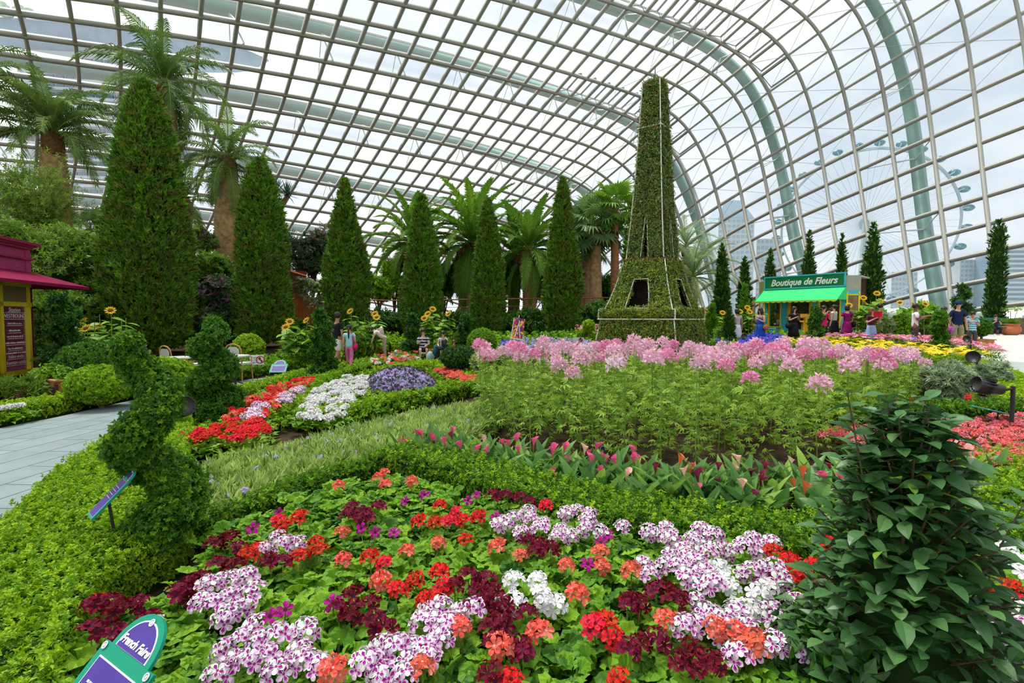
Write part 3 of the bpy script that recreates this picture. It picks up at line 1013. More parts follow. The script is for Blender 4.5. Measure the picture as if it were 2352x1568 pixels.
hedge('box_hedge', 'dark low hedge under the black floodlight above the coral begonias', None, .30, P_box + P_boxd, .075, 600, world=strip([(1880, 985), (2000, 985), (2120, 978), (2250, 970), (2420, 965)], .5))
hedge('box_hedge', 'lime hedge curving along the plaza edge at the far right', None, .26, P_lime, .11, 330, world=strip([(2180, 842), (2260, 868), (2330, 905), (2420, 960), (2560, 1050)], 1.0))
hedge('box_hedge', 'low hedge ring in front of the yellow lilies below the green kiosk', None, .25, P_box, .12, 260, world=strip([(1760, 835), (1850, 845), (1990, 858), (2120, 850)], .5))
hedge('box_hedge', 'short hedge behind the purple flower mound near the spiral topiary', None, .26, P_lime, .1, 330, world=strip([(890, 872), (980, 852), (1060, 870), (1120, 905)], .6))
hedge('box_hedge', 'hedge along the bed behind the purple mound toward the seated family', None, .26, P_lime + P_box, .11, 280, world=strip([(905, 832), (1000, 826), (1090, 832), (1120, 850)], .9))

# ---------------------------------------------------------------- cypresses and other columnar conifers
def cypress(name, label, px, Y, top_py, hw, prof, prot, sp, n, lean=0.0, group=None, wob=.13, gap=0.0, bump=0):
    b = gat(px, Y)
    H = at(px, top_py, Y).z - b.z
    Rm = hw / F * Y
    t = thing(name, label, 'tree', b, group=group)
    pr = np.array(prof)
    ph = rng.uniform(0, 6.28, 6)
    def rad(u, a):
        r = np.interp(u, pr[:, 0], pr[:, 1]) * Rm
        return r * (1 + wob * (np.sin(3 * a + ph[0] + 5 * u) * .5 + np.sin(9 * u + ph[1] + 2 * a) * .6 + .4 * np.sin(17 * u + 4 * a + ph[2])))
    # inner canopy
    m = MB()
    nz, na = 18, 12
    vs, fs = [], []
    for i in range(nz + 1):
        u = .04 + .9 * i / nz
        for k in range(na):
            a = 2 * math.pi * k / na
            r = float(rad(u, a)) * (.80 - gap)
            vs.append((r * math.cos(a) + lean * H * u * u, r * math.sin(a), u * H))
    for i in range(nz):
        for k in range(na):
            k2 = (k + 1) % na
            fs.append((i * na + k, i * na + k2, (i + 1) * na + k2, (i + 1) * na + k))
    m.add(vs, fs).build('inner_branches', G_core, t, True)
    MB().tube([(0, 0, -.1), (lean * H * .1, 0, H * .3), (lean * H * .8, 0, H * .9)], [Rm * .12, Rm * .09, .02], 7).build('trunk', M_bark, t)
    u = rng.uniform(0.0, 1, n * 3)
    acc = np.interp(u, pr[:, 0], pr[:, 1]) + .08
    u = u[rng.uniform(0, 1.1, n * 3) < acc][:n]
    a = rng.uniform(0, 6.283, len(u))
    r = rad(u, a) * rng.uniform(.80, 1.0, len(u))
    P = np.column_stack([r * np.cos(a) + lean * H * u * u, r * np.sin(a), .02 * H + u * H * .985])
    N = np.column_stack([np.cos(a) * .75, np.sin(a) * .75, np.full(len(u), 1.0)])
    # the leading tip
    k = max(10, n // 60)
    tip = np.column_stack([rng.normal(0, Rm * .05, k) + lean * H, rng.normal(0, Rm * .05, k), H * rng.uniform(.955, 1.0, k)])
    scatter('foliage', np.vstack([P, tip]), prot, sp, nrm=np.vstack([N, np.tile([0, 0, 1.0], (k, 1))]), parent=t, tilt=.35)
    return t
CP1 = [(0, .6), (.05, .85), (.2, 1), (.365, .96), (.52, .90), (.635, .79), (.71, .70), (.79, .58), (.87, .43), (.935, .28), (.98, .12), (1, .03)]
CP2 = [(0, .7), (.08, .88), (.2, 1), (.4, .97), (.6, .82), (.75, .6), (.88, .33), (.96, .14), (1, .03)]
CP3 = [(0, .8), (.1, 1), (.3, .97), (.5, .86), (.7, .62), (.82, .42), (.9, .24), (.96, .1), (1, .02)]
cypress('cypress', 'huge bushy cypress, the largest, standing beside the path behind the front spiral topiary', 352, 18.6, 194, 84, CP1, P_cyp, .27, 12000, -.006)
cypress('cypress', 'second broad cypress behind the cafe chair and prohibition sign', 605, 20.5, 372, 56, CP1, P_cyp, .26, 7500)
cypress('cypress', 'cypress with a thin ragged tip behind the man in black', 797, 23, 420, 46, [(0, .8), (.1, .95), (.3, 1), (.5, .85), (.62, .72), (.72, .55), (.82, .36), (.9, .2), (.96, .1), (1, .03)], P_cyp, .26, 6000, wob=.16)
cypress('cypress', 'cypress behind the sunflowers and the boy in the striped shirt', 970, 23.6, 452, 41, CP3, P_cyp, .25, 5600)
cypress('cypress', 'cypress rising behind the round clipped ball bush', 1121, 24.0, 462, 34, CP3, P_cyp, .25, 4600)
cypress('cypress', 'cypress with a pointed loose tip to the left of the tower, behind the easel', 1291, 24.4, 415, 36, [(0, .8), (.1, 1), (.35, .97), (.55, .82), (.7, .6), (.8, .42), (.88, .3), (.95, .16), (1, .03)], P_cyp, .25, 5200, wob=.14)
cypress('cypress', 'slim dark cypress half hidden behind the left edge of the tower', 1449, 25.5, 462, 20, CP3, P_cypd + P_cyp[:1], .28, 1300)
CPT = [(0, .75), (.15, 1), (.4, .95), (.6, .8), (.8, .5), (.93, .22), (1, .03)]
for px, Y, top, hw, lb in ((1656, 25.0, 566, 13, 'dark slender conifer beside the date palm right of the tower'), (1707, 26.0, 595, 11, 'slender conifer between the date palm and the green kiosk'),
                           (1765, 31.5, 577, 11, 'blunt dark conifer rising behind the left end of the kiosk sign'), (1853, 31.5, 533, 12, 'pointed conifer behind the middle of the kiosk sign'),
                           (1928, 31.5, 542, 11, 'pointed conifer behind the right end of the kiosk sign'), (1999, 26.0, 516, 20, 'tall twin-tipped conifer just right of the green kiosk'),
                           (2281, 29.5, 508, 18, 'tall ragged conifer column standing behind the brown wall and bench')):
    cypress('slender_conifer', lb, px, Y, top, hw, CPT if px != 2281 else [(0, .85), (.2, 1), (.45, .9), (.7, .75), (.9, .6), (1, .2)], P_cypd, .22, 1300, wob=.2, lean=.008 if px == 2281 else 0)
for px, Y, top, hw, lb in ((1634, 21.5, 702, 11, 'small bright cone conifer beside the foot of the tower'), (1707, 22.5, 655, 9, 'small fresh green cone among the sunflowers left of the kiosk'), (1673, 19.5, 715, 11, 'small dark cone conifer behind the blue flowers')):
    cypress('cone_conifer', lb, px, Y, top, hw, CP3, P_cyp[2:3] if px != 1673 else P_cypd, .16, 700)

# ---------------------------------------------------------------- spiral and ball topiary
def spiral(label, px, Y, top_py, w_px, turns, prot, sp, n, lean=0.0, base_py=None, name='spiral_topiary', prof=None, hr=.285, hx=.25, ph=None):
    b = gat(px, Y)
    H = at(px, top_py, Y).z - b.z
    Wm = w_px / F * Y
    t = thing(name, label, 'topiary', b)
    pr = np.array(prof or [(0, 1.0), (.3, .9), (.6, .72), (.85, .5), (1, .22)])
    ph = rng.uniform(0, 6.28) if ph is None else ph
    def cen(u):
        s_ = np.interp(u, pr[:, 0], pr[:, 1])
        a = turns * 2 * math.pi * u + ph
        return np.cos(a) * Wm * hx * s_ + lean * H * u, np.sin(a) * Wm * hx * s_, s_ * Wm * hr
    us = np.linspace(.0, .96, 40 + int(turns * 8))
    cx_, cy_, cr = cen(us)
    pinch = lambda u: 1.0
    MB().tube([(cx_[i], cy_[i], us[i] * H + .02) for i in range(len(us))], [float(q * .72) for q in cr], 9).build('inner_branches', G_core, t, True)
    MB().tube([(0, 0, -.05), (lean * H * .9, 0, H * .9)], Wm * .045, 6).build('trunk', M_bark, t)
    u = rng.uniform(0, 1, n) ** 1.15
    x, y, r = cen(u * .97)
    d = rng.normal(0, 1, (n, 3))
    d /= np.linalg.norm(d, axis=1, keepdims=True)
    P = np.column_stack([x, y, u * H * .97 + .03]) + d * (r * rng.uniform(.75, 1.05, n))[:, None] * np.array([1, 1, .8])
    P[:, 2] = np.maximum(P[:, 2], .01)
    scatter('foliage', P, prot, sp, nrm=d + np.array([0, 0, .5]), parent=t, tilt=.4)
    return t
spiral('tall leafy spiral topiary in the front corner beside the slanted blue sign', 366, 3.3, 775, 205, 2.4, P_boxd + P_box[:1], .048, 8500, lean=-.10, ph=2.2)
spiral('spiral topiary beside the path next to the round floodlight', 488, 7.6, 738, 122, 3.0, P_boxd + P_dark[2:], .09, 4600, lean=-.01)
spiral('slim spiral topiary at the bend of the path in front of the man in black', 741, 13.6, 718, 54, 3.5, P_boxd + P_dark[:1], .15, 1500, lean=-.02)
spiral('dark spiral topiary behind the maroon kiosk corner planter', 152, 13.0, 680, 80, 3.0, P_dark, .16, 1700, lean=-.03)
spiral('dark spiral topiary in front of the sunflowers left of the striped boy', 948, 17.5, 728, 36, 3, P_dark, .17, 900)
spiral('small dark spiral topiary between the ball bush and the sunflowers', 1068, 18.0, 728, 26, 3, P_dark, .17, 700)
spiral('dark spiral topiary tree behind the man in the navy cap', 2206, 26.0, 655, 44, 3, P_dark, .2, 1100)
spiral('small spiral topiary in front of the pink-shirted woman at the kiosk', 1872, 18.6, 710, 30, 3, P_dark + P_boxd, .17, 800)
spiral('bushy spiral topiary in front of the woman with the floral bag', 2156, 16.4, 722, 28, 2.5, P_boxd + P_cyp[2:3], .17, 1000)

def ball(label, px, py, r_px, Y, prot, sp, n, sq=1.0, base=True, name='ball_topiary'):
    c = at(px, py, Y)
    r = r_px / F * Y
    g = gz(c.x, c.y)
    t = thing(name, label, 'bush', (c.x, c.y, g))
    cz = max(c.z - g, r * sq * .75)
    MB().ball((0, 0, cz), (r * .9, r * .9, r * sq * .9), 16).build('inner_branches', G_core, t, True)
    MB().tube([(0, 0, -.05), (0, 0, cz)], .04, 6).build('trunk', M_bark, t)
    d = rng.normal(0, 1, (n, 3))
    d /= np.linalg.norm(d, axis=1, keepdims=True)
    P = d * np.array([r, r, r * sq]) * rng.uniform(.9, 1.0, (n, 1)) + np.array([0, 0, cz])
    P = P[P[:, 2] > -.02]
    scatter('foliage', P, prot, sp, nrm=P - np.array([0, 0, cz]), parent=t, tilt=.4)
    return t
ball('round clipped ball bush left of the easel painting', 1107, 787, 31, 16.8, P_box, .08, 2200)
ball('smaller ball bush behind the seated children', 1062, 781, 20, 18.2, P_boxd, .1, 900)
ball('tiny bright ball bush left of the foot of the tower', 1352, 748, 11, 20.5, P_lime, .1, 500)
ball('wide dark clipped bush behind the corner planter of the maroon kiosk', 212, 838, 62, 12.0, P_boxd, .12, 2600, .72)
ball('bright clipped bush at the path edge left of the front spiral topiary', 232, 882, 58, 9.3, P_lime + P_box, .1, 2200, .62)
ball('round lime bush behind the front spiral topiary by the cafe table', 378, 872, 62, 10.4, P_lime + P_box, .1, 2600, .72)
ball('low round bush between the lime bush and the cafe hedge', 452, 884, 40, 10.6, P_box, .1, 1200, .62)
ball('bright bush at the foot of the second cypress behind the cafe chair', 570, 800, 30, 17.5, P_lime, .14, 800, .9)
ball('clipped ball bush in a wooden box beside the boy in the striped shirt', 2255, 752, 15, 18.8, P_boxd, .1, 700)
ball('dark leafy bush in front of the seated family', 1052, 820, 34, 13.4, P_dark, .11, 1200, .62)
ball('second dark leafy bush just right of the seated family bush', 1102, 816, 24, 13.8, P_dark, .11, 800, .75)
ball('rounded bush beside the girl in the pink trousers', 822, 798, 26, 17.0, P_boxd + P_lime[:1], .14, 700, 1.2)
# ---------------------------------------------------------------- planted tower
TY, TPX = 15.0, 1497
tw = gat(TPX, TY)
TW = thing('topiary_tower', 'tall plant-covered tower shaped like an iron lattice tower with white ropes on its edges', 'topiary tower', tw, math.radians(-39))
def zt(py):
    return at(TPX, py, TY).z - tw.z
M_rope = mat('white_rope', (.74, .72, .66), .7, .2, noise=(30, (.66, .63, .56)))
M_board = mat('tower_board', (.13, .05, .03), .8, .2, noise=(5, (.18, .07, .04)))
z_pb, z_pt, z_l, z_top = zt(732), zt(712), zt(600), zt(193)
skirt = [(-.05, 2.72), (.35, 2.52), (.8, 2.3), (z_pb, 2.06)]
midp = [(z_pt, 1.92), (z_pt + .35, 1.66), (z_pt + .75, 1.42), (z_pt + 1.15, 1.24), (z_l, 1.12)]
upp = [(z_l + .06, 1.02), (z_l + 1.0, .86), (z_l + 2.2, .70), (z_l + 3.6, .55), (z_top, .41)]
def shell(prof, name, hole=None, mtl=None):
    """four flared faces; hole = (z0, z1, half width bottom, half width top) cut through every face"""
    m = MB()
    fine = []
    for (za, sa), (zb, sb) in zip(prof[:-1], prof[1:]):
        for k in range(4):
            u = k / 4
            fine.append((za + (zb - za) * u, sa + (sb - sa) * u))
    fine.append(prof[-1])
    for f in range(4):
        M = Matrix.Rotation(f * math.pi / 2, 4, 'Z')
        for (za, sa), (zb, sb) in zip(fine[:-1], fine[1:]):
            def row(z, s):
                if hole and hole[0] <= z <= hole[1]:
                    t_ = (z - hole[0]) / (hole[1] - hole[0])
                    w = hole[2] + (hole[3] - hole[2]) * t_
                    return [(-s / 2, -s / 2, z), (-w, -s / 2, z), (w, -s / 2, z), (s / 2, -s / 2, z)]
                return [(-s / 2, -s / 2, z), (0, -s / 2, z), (0, -s / 2, z), (s / 2, -s / 2, z)]
            a, b = row(za, sa), row(zb, sb)
            m.add([a[0], a[1], b[1], b[0]], [(0, 1, 2, 3)], M)
            m.add([a[2], a[3], b[3], b[2]], [(0, 1, 2, 3)], M)
            zm = (za + zb) / 2
            if not (hole and hole[0] <= zm <= hole[1]) and (a[1][0] != a[2][0] or b[1][0] != b[2][0]):
                m.add([a[1], a[2], b[2], b[1]], [(0, 1, 2, 3)], M)
    return m.build(name, mtl or mat('tower_soil', (.06, .05, .02), .95, .1, noise=(12, (.09, .075, .03))), TW)
h_mid = (z_pt + .04, z_pt + .86, .34, .2)
h_up = (z_l + .08, z_l + 1.25, .11, .012)
h_sk = (-.05, .42, .75, .12)
shell(skirt, 'skirt', h_sk)
shell(midp, 'middle_section', h_mid)
shell(upp, 'upper_shaft', h_up)
MB().box((0, 0, z_top - .04), (.46, .46, .06)).build('cap', M_board, TW)
MB().prism([(-1.06, -1.06), (1.06, -1.06), (1.06, 1.06), (-1.06, 1.06)], z_pb, z_pt - .03).build('platform', M_board, TW)
m = MB()
for f in range(4):
    m.box((0, -.6, z_l), (1.24, .07, .07), M=Matrix.Rotation(f * math.pi / 2, 4, 'Z'))
m.build('ledge_board', M_board, TW)
MB().prism([(-.55, -.55), (.55, -.55), (.55, .55), (-.55, .55)], 0, z_pb + .1).build('skirt_shade_core', mat('tower_inside_shade', (.02, .014, .01), .95, .05, noise=(4, (.03, .02, .014))), TW)  # added dark box; shade of the hollow inside is put into its colour
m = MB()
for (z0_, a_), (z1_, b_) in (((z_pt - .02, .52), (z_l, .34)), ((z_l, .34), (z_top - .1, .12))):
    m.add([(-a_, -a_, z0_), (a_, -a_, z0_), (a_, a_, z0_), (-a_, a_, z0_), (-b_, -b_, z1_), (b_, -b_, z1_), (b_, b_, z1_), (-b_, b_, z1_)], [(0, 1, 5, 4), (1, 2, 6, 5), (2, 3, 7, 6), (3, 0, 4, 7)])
m.build('opening_shade_core', MATS['tower_inside_shade'], TW)  # added dark block that makes the openings look shaded inside
MB().tube([(0, 0, z_pb), (0, 0, z_top - .1)], .06, 8).build('mast', M_board, TW)
def face_pts(prof, n, hole=None, out=.0):
    z = rng.uniform(prof[0][0] + .02, prof[-1][0], n * 2)
    s = np.interp(z, [p[0] for p in prof], [p[1] for p in prof])
    keep = rng.uniform(0, max(p[1] for p in prof), n * 2) < s
    z, s = z[keep][:n], s[keep][:n]
    x = rng.uniform(-.5, .5, len(z)) * s
    if hole:
        t_ = np.clip((z - hole[0]) / (hole[1] - hole[0]), 0, 1)
        w = hole[2] + (hole[3] - hole[2]) * t_
        k = ~((z > hole[0]) & (z < hole[1]) & (np.abs(x) < w))
        z, s, x = z[k], s[k], x[k]
    f = rng.integers(0, 4, len(z)) * math.pi / 2
    y = -s / 2 - out
    P = np.column_stack([x * np.cos(f) - y * np.sin(f), x * np.sin(f) + y * np.cos(f), z])
    N = np.column_stack([np.sin(f), -np.cos(f), np.full(len(z), .55)])
    return P, N
for prof, n_, hole, pr_ in ((skirt, 7500, h_sk, P_tower + P_towero), (midp, 4200, h_mid, P_towero + P_tower[:2]), (upp, 8200, h_up, P_tower)):
    P, N = face_pts(prof, n_, hole)
    scatter('foliage', P, pr_, .15, nrm=N, parent=TW, tilt=.35)
P, N = face_pts([(z_pb + .03, 2.16), (z_pt, 2.16)], 1300)
scatter('foliage', P, P_towero + P_tower[:1], .13, nrm=N, parent=TW, tilt=.35)
q = rng.uniform(-.2, .2, (120, 2))
scatter('foliage', np.column_stack([q, np.full(120, z_top)]), P_tower, .12, nrm=np.tile([0, 0, 1.0], (120, 1)), parent=TW)
allp = skirt + [(z_pb, 2.16), (z_pt, 2.16)] + midp + upp
for f in range(4):
    M = Matrix.Rotation(f * math.pi / 2, 4, 'Z')
    MB().tube([(-s / 2 - .05, -s / 2 - .05, z) for z, s in allp], .020, 5, M).build('edge_rope', M_rope, TW)
    MB().tube([(-h_mid[2] * 1.05, -.5 * np.interp(h_mid[0], *zip(*midp)) - .08, h_mid[0])] + [(w, -.5 * float(np.interp(z, *zip(*midp))) - .08, z) for w, z in ((-.28, h_mid[0] + .45), (-.21, h_mid[1]), (.21, h_mid[1]), (.28, h_mid[0] + .45), (.35, h_mid[0]), (-.34, h_mid[0]))], .016, 5, M).build('opening_rope', M_rope, TW)
    MB().tube([(w, -.5 * float(np.interp(z, *zip(*upp))) - .07, z) for w, z in ((-.12, h_up[0]), (-.02, h_up[1]), (.02, h_up[1]), (.12, h_up[0]))], .013, 5, M).build('slit_rope', M_rope, TW)
    MB().tube([(x * .8, -.5 * float(np.interp(.42 - .42 * abs(x) ** 1.6, *zip(*skirt))) - .08, .46 - .44 * abs(x) ** 1.8) for x in (-1, -.75, -.45, -.15, .15, .45, .75, 1)], .016, 5, M).build('arch_rope', M_rope, TW)
for z, s in ((z_pb - .01, 2.16), (z_l + 3.75, .57)):
    MB().tube([(sx * (s / 2 + .07), sy * (s / 2 + .07), z) for sx, sy in ((-1, -1), (1, -1), (1, 1), (-1, 1), (-1, -1))], .018, 5).build('ring_rope', M_rope, TW)
m = MB()
for sx, sy in ((-1, -1), (1, -1), (1, 1), (-1, 1)):
    m.tube([(sx * .16, sy * .16, z_top - .05), (sx * .03, sy * .03, z_top + .28)], .012, 4)
m.tube([(0, 0, z_top + .2), (0, 0, z_top + .52)], [.02, .008], 5)
m.build('spire', mat('spire_metal', (.10, .10, .09), .5, .4, noise=(9, (.14, .13, .12))), TW)
# ---------------------------------------------------------------- palms
def frond_mesh(name, L, e0, bend, mt, nl=34, ll=.5, lw=.035, droop=.5, vee=.5, seed=1, side_angle=.95):
    r = random.Random(seed)
    m = MB()
    pts = []
    p = Vector((0, 0, 0))
    n = 12
    for i in range(n + 1):
        pts.append(p.copy())
        e = e0 - bend * (i / n) ** 1.4
        p = p + Vector((0, math.cos(e), math.sin(e))) * (L / n)
    m.cur = 1
    m.tube(pts, [.028 * L / 3 * (1 - .8 * i / n) + .006 for i in range(n + 1)], 4)
    m.cur = 0
    for k in range(nl):
        t_ = .10 + .89 * k / (nl - 1)
        f = t_ * n
        i = min(int(f), n - 1)
        c = pts[i].lerp(pts[i + 1], f - i)
        tg = (pts[i + 1] - pts[i]).normalized()
        up = Vector((1, 0, 0)).cross(tg)
        for s in (-1, 1):
            l_ = ll * (math.sin(math.pi * (t_ * .82 + .12)) ** .7) * r.uniform(.85, 1.1)
            fw = side_angle - .45 * t_
            d = (Vector((s, 0, 0)) * math.sin(fw) + tg * math.cos(fw) + up * vee * r.uniform(.5, 1.2)).normalized()
            mid = c + d * l_ * .55
            tip = c + d * l_ - Vector((0, 0, droop * l_ * r.uniform(.6, 1.2))) * .6
            w = tg * lw * .5
            m.add([c - w, c + w, mid + w * 1.4, mid - w * 1.4, tip], [(0, 1, 2, 3), (3, 2, 4)])
    return m.mesh(name, [mt, M_stem])
def trunk_mesh(name, pts, rads, rings=36, mt=None, amp=.06, n=12):
    """palm trunk with ring scars"""
    P = smooth_line([Vector(p) for p in pts], max(2, rings // (len(pts) - 1)))
    Rr = np.interp(np.linspace(0, 1, len(P)), np.linspace(0, 1, len(rads)), rads)
    Q, rr = [], []
    for i in range(len(P) - 1):
        d = P[i + 1] - P[i]
        Q += [P[i], P[i] + d * .8]
        rr += [Rr[i] * (1 - amp), Rr[i] * (1 + amp)]
    return MB().tube(Q, rr, n).mesh(name, mt or M_ptrunk, True)
M_ptrunk = mat('palm_trunk', (.27, .15, .065), .9, .1, noise=(5, (.46, .30, .14)), bump=.5)
M_ptrunkr = mat('palm_trunk_red', (.22, .09, .04), .9, .1, noise=(7, (.32, .15, .07)), bump=.5)
M_pineap = mat('palm_boots', (.10, .05, .025), .9, .1, noise=(6, (.26, .15, .07)), bump=.5)
M_fibre = mat('palm_fibre', (.10, .055, .025), .95, .1, noise=(9, (.20, .12, .04)))
FR = {}
def fronds(key, L, mt, els, ll, nl=34, lw=.035, bend=1.3, vee=.35, droop=.5):
    if key not in FR:
        FR[key] = [frond_mesh('frond', L, e, bend + .25 * (1 - e) + .1 * k % .3, mt, nl, ll, lw, droop, vee, seed=k) for k, e in enumerate(els)]
    return FR[key]
def palm(name, label, base, top, rads, meshes, nf, fibre=.35, scale=1.0, mt=None, boots=None, spin=0, rings=36, amp=.06, order=None, lean=None):
    t = thing(name, label, 'palm tree', base)
    tp = Vector(top) - Vector(base)
    mid = tp * .5 + (Vector(lean) if lean else Vector((0, 0, 0)))
    obj('trunk', trunk_mesh('trunk', [(0, 0, -.2), mid, tp], rads, rings, mt, amp), t)
    if fibre:
        MB().lathe([(rads[-1] * 1.02, -fibre * 1.6), (rads[-1] * 1.25, -fibre), (rads[-1] * 1.15, 0), (rads[-1] * .5, fibre * .5)], 10, tp).build('fibre_collar', M_fibre, t, True)
    if boots:
        r, h = boots
        b = MB()
        prof = [(rads[-1] * 1.0, -h), (r * .8, -h * .8), (r, -h * .45), (r * .95, -h * .2), (r * .55, .1)]
        b.lathe(prof, 16, tp)
        for i in range(9):
            z = -h * .85 + i * h * .085
            rr = np.interp(z, [q[1] for q in prof], [q[0] for q in prof])
            for k in range(16):
                a = (k + (i % 2) * .5) * math.pi / 8
                b.box((tp.x + rr * math.cos(a), tp.y + rr * math.sin(a), tp.z + z), (.16, .16, .07), a)
        b.build('leaf_base_boss', M_pineap, t)
    k = len(meshes)
    for i in range(nf):
        j = int(i / nf * k)
        az = spin + i * 2.399 + rnd.uniform(-.15, .15)
        obj('frond', meshes[j], t, tp + Vector((0, 0, .05 + .25 * j / k)), (rnd.uniform(-.08, .08), rnd.uniform(-.12, .12), az), scale * rnd.uniform(.88, 1.08))
    return t
F_date = fronds('date', 3.6, G_palm, (-.8, -.35, .1, .5, .9, 1.3), .70, 44, .048, 1.5, .3, .9)
F_can = fronds('can', 3.7, G_palmb, (-.75, -.35, .0, .35, .7, 1.0, 1.3), .62, 54, .075, 1.0)
F_vase = fronds('vase', 3.2, G_palm, (.05, .4, .7, .95, 1.2), .7, 42, .05, 1.3, .3, .8)
F_pale = fronds('pale', 2.9, G_palmp, (-.5, -.1, .3, .7, 1.1, 1.35), .5, 40, .03, 1.3)
def tb(px, Y):
    p = gat(px, Y)
    return Vector((p.x, p.y, tz(p.x, p.y)))
palm('date_palm', 'tallest palm at left, ringed trunk rising behind the huge cypress', tb(425, 29.0), at(378, 205, 28.5), [.5, .46, .42, .36], F_date, 34, .8, 1.15, rings=60, amp=.09)
palm('date_palm', 'palm with upright vase-shaped crown and swollen trunk near the left edge', tb(140, 25.0), at(121, 312, 24.5), [.62, .66, .56, .36], F_vase, 36, .6, 1.05, rings=44, amp=.06)
palm('date_palm', 'thick-trunked palm standing between the two largest cypresses', tb(524, 27.0), at(522, 372, 27.0), [.60, .60, .56, .40], F_date, 32, .7, .88, spin=.6, rings=48, amp=.07)
palm('date_palm', 'palm mostly outside the frame whose fronds reach in at the left edge', tb(-75, 24.0), at(-80, 215, 23), [.5, .5, .4], F_date, 20, .6, 1.05, spin=.3)
palm('date_palm', 'low arching palm behind the gap between the huge cypress and the thick palm', tb(432, 31.0), at(425, 465, 31.0), [.4, .35], F_date, 18, .5, .95, spin=.9)
palm('canary_palm', 'broad palm directly behind the cypress above the striped boy', tb(948, 32.0), at(948, 560, 32), [.5, .5, .5], F_can, 34, 0, .98, boots=(.75, 1.0))
palm('canary_palm', 'largest full-crowned palm in the middle of the back terrace', tb(1070, 33.5), at(1085, 565, 33.5), [.55, .55, .55], F_can, 44, 0, 1.22, boots=(1.0, 1.6), spin=.5)
palm('canary_palm', 'palm with a pineapple-like boss and clear trunk left of the pointed cypress', tb(1216, 31.5), at(1216, 578, 31.5), [.42, .42, .42], F_can, 36, 0, .98, boots=(.85, 1.3), spin=1.1)
palm('canary_palm', 'dark-trunked palm behind the cypress over the ball bush', tb(1180, 35.5), at(1180, 590, 35.5), [.4, .4, .4], F_can, 26, 0, 1.0, boots=(.8, 1.2), spin=1.7)
palm('feathery_palm', 'pale feathery date palm just right of the tower', tb(1592, 27.5), at(1592, 640, 27.5), [.25, .22], F_pale, 34, .3, .98, spin=.2)
palm('feathery_palm', 'second pale feathery palm crown above the first, right of the tower', tb(1580, 31.0), at(1575, 570, 31), [.25, .22], F_pale, 22, .3, .85, spin=1.2)
# fan palms
def fan_leaf_mesh(name, mt, R=1.0, stalk=1.1, seed=1, droop=.35):
    r = random.Random(seed)
    m = MB()
    m.cur = 1
    m.tube([(0, 0, 0), (0, stalk * .6, .1), (0, stalk, 0)], .022, 4)
    m.cur = 0
    n = 22
    for i in range(n):
        a = -2.3 + 4.6 * i / (n - 1)
        a2 = a + .13
        a1 = a - .13
        c = Vector((0, stalk, 0))
        l_ = R * r.uniform(.85, 1.05) * (1 - .18 * abs(a) / 2.3)
        def q(an, d, z=0):
            return (c.x + math.sin(an) * d, c.y + math.cos(an) * d, c.z + z)
        m.add([q(a, .02), q(a1, l_ * .6, .04), q(a, l_ * .62, -.03), q(a2, l_ * .6, .04), q(a, l_, -droop * l_ * r.uniform(.3, 1.2))], [(0, 2, 1), (0, 3, 2), (1, 2, 4), (2, 3, 4)])
    return m.mesh(name, [mt, M_stem])
G_fan = lf('leaf_fan', (.13, .24, .07), (.19, .31, .11), rand=.25)
G_fanb = lf('leaf_fan_bright', (.14, .30, .02), (.20, .36, .03), rand=.2)
def fan_palm(label, base, top, rads, mt_leaf, nf, R, mt=None, skirt=False):
    t = thing('fan_palm', label, 'palm tree', base)
    tp = Vector(top) - Vector(base)
    obj('trunk', trunk_mesh('trunk', [(0, 0, -.2), tp * .5, tp], rads, 40, mt, .05), t)
    ms = [fan_leaf_mesh('fan_leaf', mt_leaf, R, R * 1.1, s) for s in range(3)]
    for i in range(nf):
        u = i / nf
        el = -.9 + 2.2 * u
        obj('fan_leaf', ms[i % 3], t, tp, (el, rnd.uniform(-.3, .3), i * 2.399))
    if skirt:
        MB().lathe([(rads[-1], -1.2), (rads[-1] * 2.0, -.9), (rads[-1] * 1.6, -.2), (rads[-1], .1)], 10, tp).build('dead_leaf_skirt', M_fibre, t)
    return t
fan_palm('fan palm with drooping grey-green leaves and dark trunk left of the tower', tb(1368, 31.0), at(1368, 520, 31), [.42, .34, .28], G_fan, 26, 1.15, M_ptrunk, True)
fan_palm('fan palm with bright leaves and slim reddish trunk beside the tower', tb(1412, 30.5), at(1412, 478, 30.5), [.30, .24, .2], G_fanb, 22, .95, M_ptrunkr)
fan_palm('low fan palm behind the terrace edge near the pointed cypress', tb(1345, 33.0), at(1345, 560, 33), [.3, .3], G_fan, 18, 1.0)
fan_palm('small fan palm peeping over the terrace rail at left', tb(205, 27.0), at(205, 535, 27), [.2, .2], G_fan, 16, .8)
